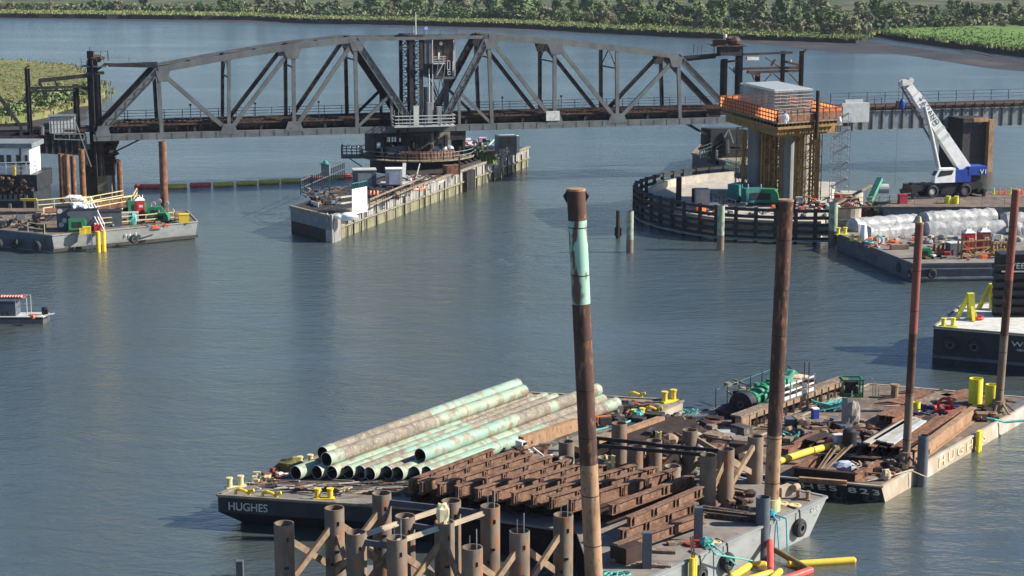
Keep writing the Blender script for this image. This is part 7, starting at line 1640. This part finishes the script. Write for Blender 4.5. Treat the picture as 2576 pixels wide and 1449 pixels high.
# steel frame at bow
ff = thing('scrap_crib', 'low rusty rectangular steel frame filled with scrap at the bow of the 823 barge', 'steel frame', G(2110,1190,Z8))
c4 = [G(1998,1186,Z8+.3), G(2150,1201,Z8+.3), G(2222,1165,Z8+.3), G(2065,1152,Z8+.3)]
for i in range(4): b = MB(); b.ib(c4[i], c4[(i+1)%4], .4,.62,.05); b.build('side_beam', M['rust'] if i in (1,3) else M['dark_rust'], ff)
b = MB(); q = c4[0].lerp(c4[3],.5); 
for k in range(4): b.bar(c4[0].lerp(c4[1],.35+k*.03), up(c4[3].lerp(c4[2],.2+k*.1),.9+.2*(k%2)), .1,.1)
b.build('loose_bars', M['brace_tan'], ff)
b = MB(); b.blob(G(2128,1172,Z8+.4), (.9,.5,.3), jit=.2); b.build('blue_white_sheet', mat('pale_blue_sheet', (.45,.5,.62)), ff)
b = MB(); 
for k in range(9): c = G(2170+random.uniform(-14,14),1172+random.uniform(-6,6),Z8+.7); b.bar(c, c+Vector((random.uniform(-.5,.5),random.uniform(-.5,.5),.15)), .12,.1)
b.build('pale_offcuts', M['brace_tan'], ff)
b = MB(); b.ib(G(2010,1205,Z8+.15), G(2130,1215,Z8+.15), .3,.3,.04); tag(b.build('steel_channel', M['rust_light']), 'pale rusty channel on the bow edge above the lettering', 'steel channel')
p = G(2136,1135,Z8); b = MB(); b.cyl(p, up(p,1.45), .48, n=14); b.cyl(up(p,1.45), up(p,1.6), .48,.3, n=14); tag(b.build('black_drum', M['black'], smooth=True), 'matt black upright drum behind the bow frame of the 823 barge', 'drum')
b = MB(); p = G(2120,1130,Z8); b.box(p+Vector((-.3,.2,.5)), (.7,.6,1.0), .4); tag(b.build('white_bag', M['offwhite']), 'white bag left of the black drum', 'bag')
def rod(label, pl, pr, zz, r_, m, name='boom_float', cat='boom float'): b = MB(); b.cyl(G(*pl,zz), G(*pr,zz), r_, n=12); return tag(b.build(name, m, smooth=True), label, cat)
rod('bright yellow float tube left part on the 823 barge deck beside the thick spud', (1958,1160), (2042,1133), Z8+.3, .24, M['boom_yellow'])
rod('bright yellow float tube right part next to the olive one', (2045,1133), (2095,1120), Z8+.3, .24, M['boom_yellow'])
rod('red float tube above the olive one', (2080,1112), (2112,1101), Z8+.5, .2, M['boom_red'])
rod('olive dirty float tube end near the black drum', (2095,1128), (2122,1124), Z8+.3, .32, M['olive'])
gbeam('long rusty channel lying diagonally on the raft beside the thick spud', G(1975,1135,Z8+.3), G(2066,1082,Z8+.3), .5,.3, M['rust'], box=True)
gbeam('dark scrap girder behind the yellow floats', G(2035,1118,Z8+.3), G(2080,1098,Z8+.3), .8,.6, M['dark_rust'])
gbeam('rusty channel continuing toward the tall ladder frame', G(2070,1078,Z8+.3), G(2118,1050,Z8+.3), .4,.3, M['rust'], box=True)
scrap('scrap_heap', 'rusty scrap plates in the middle of the 823 deck', 'debris', 2060,1130,2200,1060,Z8,90,[M['rust'],M['dark_rust'],M['timber'],M['brace_tan'],M['slate']],67,.3,1.1,.5)
scrap('scrap_heap', 'red, blue and rusty scrap near the far yellow tube', 'debris', 2300,1068,2420,1028,Z8,36,[M['slate'],M['red'],mat('navy_hose',(.03,.04,.12)),M['timber']],68,.3,.9,.4)
scrap('scrap_heap', 'rusty shackles and rope by the lit deck edge under the right spud', 'debris', 2450,1062,2510,1042,Z8,26,[M['rust'],M['brace_tan'],M['dark_rust']],69,.3,.8,.4)
scrap('scrap_heap', 'brown plates between the bow frame and the spud bracket', 'debris', 2160,1200,2270,1165,Z8,30,[M['rust'],M['brace_tan'],M['timber'],M['dark_rust']],70,.3,1.0,.3)
b = MB(); q = G(2376,1035,Z8); b.torus(up(q,.5), (0,1,0), .5,.12, 14, 6); b.torus(up(q,.15), (0,0,1), .8,.14, 14, 6); tag(b.build('red_hose_reel', M['red']), 'red hoop over dark blue hoses on the far deck of the 823 barge', 'hose')
b = MB(); q = G(2250,1000,Z8); b.cyl(q, up(q,.9), .28, n=12); b.cyl(up(q,.9), up(q,1.05), .36, n=12); b.box(q+Vector((0,0,.06)), (1.6,.6,.12)); tag(b.build('bollard', M['brace_tan']), 'single tan bollard on the far edge of the 823 barge', 'bollard')
b = MB(); q = G(2172,1200,Z8+.0); q = G(2228,1208,Z8); b.blob(up(q,.35), (.35,.3,.4), jit=.2); b.tube([G(2180,1210,Z8+.1), up(q,.2), G(2290,1183,Z8+.1), G(2330,1200,.8)], .05); tag(b.build('tan_rope', M['rope_tan']), 'tan rope round a bitt running to the black pile beside the 823 barge', 'rope')
b = MB(); pts = [G(2470,1050,Z8+.3), G(2500,1055,Z8+.2), G(2530,1062,Z8-.1), G(2576,1058,Z8), G(2640,1040,Z8+.3)]; b.tube(pts, .09, 6); tag(b.build('teal_mooring_line', M['rope_teal']), 'pale teal mooring line sagging off the right edge of the picture', 'rope')
b = MB(); q = G(2562,1040,0)+n8*.6; b.bar((q.x,q.y,-1), (q.x,q.y,Z8+.2), .22,.22); b.bar(G(2520,1038,Z8+.08), (q.x,q.y,Z8+.1), .3,.1); tag(b.build('dark_hanger', M['slate']), 'dark steel hanger over the edge of the 823 barge at far right', 'hanger')
# green cage generator
gc = thing('caged_generator', 'green steel cage holding a black engine at the far edge of the 823 barge', 'generator', G(2145,1005,Z8)); q = G(2145,1000,Z8)
b = MB(); 
for x in (-.75,.75):
    for y in (0,1.2): b.bar(q+Vector((x,y,0)), q+Vector((x,y,1.35)), .1,.1)
for z_ in (.05,.25,1.35):
    for y in (0,1.2): b.bar(q+Vector((-.8,y,z_)), q+Vector((.8,y,z_)), .1,.1)
    for x in (-.75,.75): b.bar(q+Vector((x,0,z_)), q+Vector((x,1.2,z_)), .1,.1)
b.build('cage', M['green'], gc); b = MB(); b.box(q+Vector((0,.6,.7)), (.9,.7,.9)); b.blob(q+Vector((.2,.2,.7)), (.3,.2,.3)); b.build('engine', M['black'], gc)
b = MB()
for i, x in enumerate((2195,2202,2210)): p = G(x,1000,Z8); b.bar(p, up(p,1.5-.3*i), .06,.06)
tag(b.build('thin_stakes', M['yellow_pale']), 'thin pale stakes right of the green cage', 'stake')
# raft barge with hydraulic hammer
rf = [G(1500,1120,Z8-.05), G(1722,1046,Z8-.05), G(2040,965,Z8-.05), G(2180,968,Z8-.05), G(1736,1175,Z8-.05)]
rfb = hull('raft_barge', 'low flat raft barge carrying the green hammer and timber walkways', 'barge', rf, Z8-.05, M['hull_mid'], M['deck_gray'])
b = MB(); lowp = [G(1800,1032,1.6), G(1848,1042,1.6), G(2030,975,1.6), G(2000,955,1.6)]; b.prism([q[:2] for q in lowp], -.3, 1.6); tag(b.build('float_box', M['dark_rust']), 'narrow dark float box with stakes along the far side of the raft', 'float')
b = MB()
for i in range(7): q = G(1800+i*29,1026-i*11.3,1.6); b.bar(q, up(q,1.5), .07,.07)
for i in range(3): q = G(1878+i*5,1005-i*1.5,1.6); b.bar(q, up(q,1.2), .08,.08)
b.tube([up(G(1800+i*29,1026-i*11.3,1.6),1.35) for i in range(7)], .02, 4); tag(b.build('stake_fence', M['teal']), 'row of thin steel stakes joined by wire along the far float', 'railing')
scrap('float_litter', 'orange boards, canvas and scrap on the far float', 'debris', 1830,1030,2030,965,1.6,60,[M['rust_light'],M['timber'],M['dark_rust'],M['brace_tan']],71,.3,1.1,.4)
b = MB(); q = G(2010,975,1.6); b.blob(q+Vector((-.3,0,.5)), (1.3,.8,.6), jit=.25); tag(b.build('canvas_heap', mat('tan_canvas', (.60,.42,.27))), 'tan canvas heap at the head of the raft behind the thick spud', 'canvas')
b = MB(); q = G(2022,980,1.6)
for x in (0,.35): b.bar(q+Vector((x,0,0)), q+Vector((x,0,2.2)), .07,.07)
b.bar(q+Vector((-1,.2,.4)), q+Vector((.9,.2,.4)), .3,.8); tag(b.build('red_stakes', M['rust_red']), 'two tall dark red stakes beside the canvas heap', 'stake')
hm = thing('pile_hammer', 'large green hydraulic pile hammer lying on the raft with black round end facing left', 'pile hammer', G(1870,1045,Z8))
h0, h1 = up(G(1862,1050,Z8),.95), up(G(1990,985,Z8),.95); dh = (h1-h0).normalized(); nh = Vector((-dh.y,dh.x,0))
b = MB(); b.ring(h0, h0+dh*.9, .92,.62, 24); b.cyl(h0+dh*.06, h0+dh*.1, .62, n=20); b.build('bell_end', M['black'], hm)
b = MB(); b.ring(h0-dh*.02, h0+dh*.9, .26,.18, 16); b.build('inner_ring', M['slate'], hm)
b = MB(); b.cyl(h0+dh*.9, h0+dh*1.4, .8,.66, n=20); b.cyl(h0+dh*1.4, h0+dh*5.6, .55, n=20); b.box(h0+dh*6.2+Vector((0,0,-.05)), (1.3,1.1,1.2), math.atan2(dh.y,dh.x)); b.build('cylinder_body', M['green_lite'], hm)
b = MB()
for s_ in (-1,1):
    for z_ in (-.35,.4): b.cyl(h0+dh*1.2+nh*.62*s_+zv*z_, h0+dh*6.5+nh*.62*s_+zv*z_, .1, n=8)
for k in range(5): b.ring(h0+dh*(1.5+k*1.05), h0+dh*(1.7+k*1.05), .72,.54, 16)
for k in range(14): c = h0+dh*random.uniform(1.2,7.5)+nh*random.uniform(-.6,.6)+zv*random.uniform(.3,.8); b.box(c, (.4,.3,.25), random.uniform(0,3))
b.build('guide_rods', M['green'], hm)
b = MB(); b.box(h0+dh*7.6, (1.0,1.2,1.1), math.atan2(dh.y,dh.x)); b.blob(h0+dh*9+zv*.2, (.7,.6,.6), jit=.2); b.build('power_pack', M['green_lite'], hm)
b = MB(); b.tube([h0+dh*8+zv*(.6+.5*math.sin(i/7*3.14))+dh*i*.3+nh*.5 for i in range(8)], .06, 6); b.build('hoses', M['black'], hm)
# walkway beams with railing
wkp = [(1846,1096),(2036,1002)]
w0, w1 = G(1850,1090,Z8), G(2120,990,Z8); dwk = (w1-w0).normalized(); nwk = Vector((-dwk.y,dwk.x,0)); Lw = (w1-w0).length
gw = thing('walkway_girder', 'long brown walkway on short posts with plank top running across the raft', 'walkway', w0)
b = MB(); b.bar(up(w0,1.25), up(w1,1.25), .9,.12); b.build('plank_top', M['timber'], gw)
b = MB(); b.bar(up(w0,1.0)-nwk*.35, up(w1,1.0)-nwk*.35, .1,.4); b.bar(up(w0,.1)-nwk*.35, up(w1,.1)-nwk*.35, .2,.1)
for i in range(15): q = w0.lerp(w1, (i+.1)/15.)-nwk*.38; b.bar(q, up(q,1.15), .16,.16)
b.bar(up(w0,.6)-nwk*.2, up(w0,.6)-nwk*.2+dwk*1.3, .5,1.1)
b.build('posts', M['brace_tan'], gw)
b = MB(); b.bar(up(w0,.6)+nwk*.3, up(w1,.6)+nwk*.3, .1,1.0); b.build('dark_web', M['dark_rust'], gw)
b = MB(); ra = w0.lerp(w1,.32); rb_ = w0.lerp(w1,.66)
for z_ in (1.4,1.9,2.4): b.bar(up(ra,z_)-nwk*.42, up(rb_,z_)-nwk*.42, .06,.12 if z_ > 1.5 else .3)
for i in range(7): q = ra.lerp(rb_, i/6)-nwk*.46; b.bar(up(q,1.2), up(q,2.6), .08,.08)
b.build('white_railing', M['offwhite'], gw)
b = MB(); q = [G(1790,1118,Z8+.3), G(1895,1085+22,Z8+.3), G(1925,1095+22,Z8+.3), G(1830,1150,Z8+.3)]; b.prism([x[:2] for x in q], Z8, Z8+.5); tag(b.build('timber_mat', M['timber']), 'pale plywood topped timber mat left of the thick spud', 'timber mat')
b = MB(); q = [G(1680,1090,Z8+.2), G(1840,1080,Z8+.2), G(1850,1092,Z8+.2), G(1690,1105,Z8+.2)]; b.prism([x[:2] for x in q], Z8, Z8+.35); tag(b.build('timber_mat', M['timber_pale']), 'long pale timber mat behind the rear piles on the raft', 'timber mat')
b = MB(); b.bar(G(2035,1000,Z8+.2), G(2150,975,Z8+.2), 1.6,.3); tag(b.build('brown_planking', M['timber']), 'brown planking at the far end of the raft left of the green cage', 'planking')
for i, (u, v) in enumerate([(1735,1043),(1990,1100)]):
    b = MB(); q = G(u,v,Z8)
    for k in range(6): a_ = k*1.1; b.bar(q+Vector((math.cos(a_)*.6,math.sin(a_)*.5,.05)), q+Vector((math.cos(a_+1.3)*.7,math.sin(a_+1.3)*.5,.35)), .08,.08)
    tag(b.build('rope_tangle', M['rope_teal']), ['grey green rope tangle on the far left of the raft','green rope tangle on the raft by the walkway'][i], 'rope')
b = MB(); q = G(2090,1030,Z8); 
for k in range(12): b.tube([q+Vector((random.uniform(-1.4,1.4),random.uniform(-1,1),.1)), q+Vector((random.uniform(-1.4,1.4),random.uniform(-1,1),.6)), q+Vector((random.uniform(-1.4,1.4),random.uniform(-1,1),.2))], .06, 5)
tag(b.build('hose_tangle', M['rope_teal']), 'turquoise hose tangle on a dark pallet below the green cage', 'hose')
box_thing('blue_drum', 'small blue bucket beside the walkway posts', 'bucket', G(2050,1052,Z8), (.45,.45,.7), .3, M['blue'], lidm=M['white'])
b = MB(); q = G(2122,1090,Z8); q2 = G(2118,1050,Z8)
b.bar(q, up(q,2.6), .35,.2); b.bar(q+Vector((.3,0,.2)), up(q,4.2)+Vector((.9,2.0,-1.6)), .07,.07); tag(b.build('steel_post', M['steel_gray']), 'grey steel post with leaning rod in the middle of the 823 deck', 'post')
b = MB(); q = G(2130,1085,Z8); b.blob(up(q,.9)+Vector((.5,.5,.2)), (.5,.4,1.0), jit=.15); tag(b.build('clear_sheet', mat('dirty_clear_sheet', (.30,.27,.22))), 'dirty translucent sheet wrapped round scrap right of the steel post', 'sheet')
scrap('plank_litter', 'flat boards and steel offcuts strewn over the far half of the 823 deck', 'debris', 2200,1030,2480,985,Z8,60,[M['timber'],M['dark_rust'],M['rust'],M['hull_tan']],81,.5,2.2,.12)
scrap('plank_litter', 'boards, hoses and steel strips across the raft beside the walkway', 'debris', 1880,1125,2120,1060,Z8,80,[M['timber'],M['dark_rust'],M['rust'],M['slate'],M['brace_tan']],83,.4,2.0,.12)
scrap('scrap_heap', 'rusty scrap between the thick spud and the steel post', 'debris', 1980,1120,2120,1070,Z8,50,[M['rust'],M['dark_rust'],M['slate'],M['brace_tan'],M['timber']],84,.3,1.2,.5)
scrap('scrap_heap', 'mixed scrap around the feet of the rear piles', 'debris', 1740,1290,1900,1240,ZG,30,[M['rust'],M['dark_rust'],M['brace_tan']],86,.2,.8,.3)
scrap('scrap_heap', 'rusty plates and hoses on the raft left of the hammer', 'debris', 1700,1110,1830,1060,Z8,50,[M['rust'],M['dark_rust'],M['slate'],M['timber']],87,.3,1.4,.3)
for i, (pa, pb) in enumerate([((2255,1016),(2330,985)),((2290,1022),(2375,990)),((2385,1000),(2450,985))]): gbeam('flat brown steel sheet on the far deck of the 823 barge, %s from the left' % ORD[i], G(*pa,Z8+.08), G(*pb,Z8+.08), 1.6,.14, M['rust'] if i != 1 else M['timber'], 'steel_sheet', box=True)
# ------------------------------------------------------------------ foreground floats
def flt(label, a_, c_, r_, m): 
    b = MB(); a_, c_ = Vector(a_), Vector(c_); d = (c_-a_).normalized(); b.cyl(a_, c_, r_, n=16); b.cyl(a_-d*.12, a_, r_*.5, r_, n=16); b.cyl(c_, c_+d*.12, r_, r_*.5, n=16); return tag(b.build('boom_float', m, smooth=True), label, 'boom float', 'floats in the foreground')
flt('upright red float leaning on the foot of the black pile', up(G(1938,1440,.1),.15), up(G(1936,1400,.2),.9), .2, M['boom_red'])
flt('long yellow float pointing right on the water', G(1985,1420,.12), G(2148,1409,.12), .2, M['boom_yellow'])
flt('olive float sloping down from the black pile', up(G(1950,1392,.3),.2), G(2035,1433,.12), .18, M['olive'])
flt('red float at the lower right running out of the picture', G(2040,1434,.12), G(1960,1462,.12), .22, M['boom_red'])
flt('yellow float beside the grey barge at the bottom edge', G(1885,1424,.1), G(1838,1452,.1), .22, M['boom_yellow'])
flt('yellow float at the bottom edge left of the small yellow one', G(1940,1440,.12), G(1870,1462,.12), .2, M['boom_yellow'])
flt('short yellow float at the bottom edge under the upright red one', G(1962,1437,.12), G(1935,1462,.12), .2, M['boom_yellow'])
flt('half submerged yellow float left of the upright red one', G(1895,1421,.02), G(1925,1420,.02), .2, M['boom_yellow'])
b = MB(); q = G(604,1449,0); b.bar((q.x,q.y,-1), (q.x,q.y,D(604,1410,q.y).z), .38,.38, (0,1,0)); tag(b.build('square_post', M['slate']), 'grey square post at the bottom edge left of the near pile frame', 'post')
b = MB(); q = [G(860,1432,.3), G(1080,1428,.3), G(1120,1480,.3), G(820,1490,.3)]; b.prism([x[:2] for x in q], -.3, .5); tag(b.build('float_deck', M['deck_gray']), 'grey float deck at the bottom edge between the near piles', 'float')
# ------------------------------------------------------------------ river haze
hz = bpy.data.materials.new('haze_air'); hz.use_nodes = True; hz.node_tree.nodes.clear(); pv_ = hz.node_tree.nodes.new('ShaderNodeVolumePrincipled'); ho = hz.node_tree.nodes.new('ShaderNodeOutputMaterial')
pv_.inputs['Color'].default_value = (.78,.86,.95,1); pv_.inputs['Density'].default_value = HAZE; hz.node_tree.links.new(pv_.outputs[0], ho.inputs['Volume'])
b = MB(); b.box((0,2100,30), (5300,5000,68)); tag(b.build('haze', hz), kind='stuff')
for m_ in list(bpy.data.materials):
    if m_.users == 0: bpy.data.materials.remove(m_)
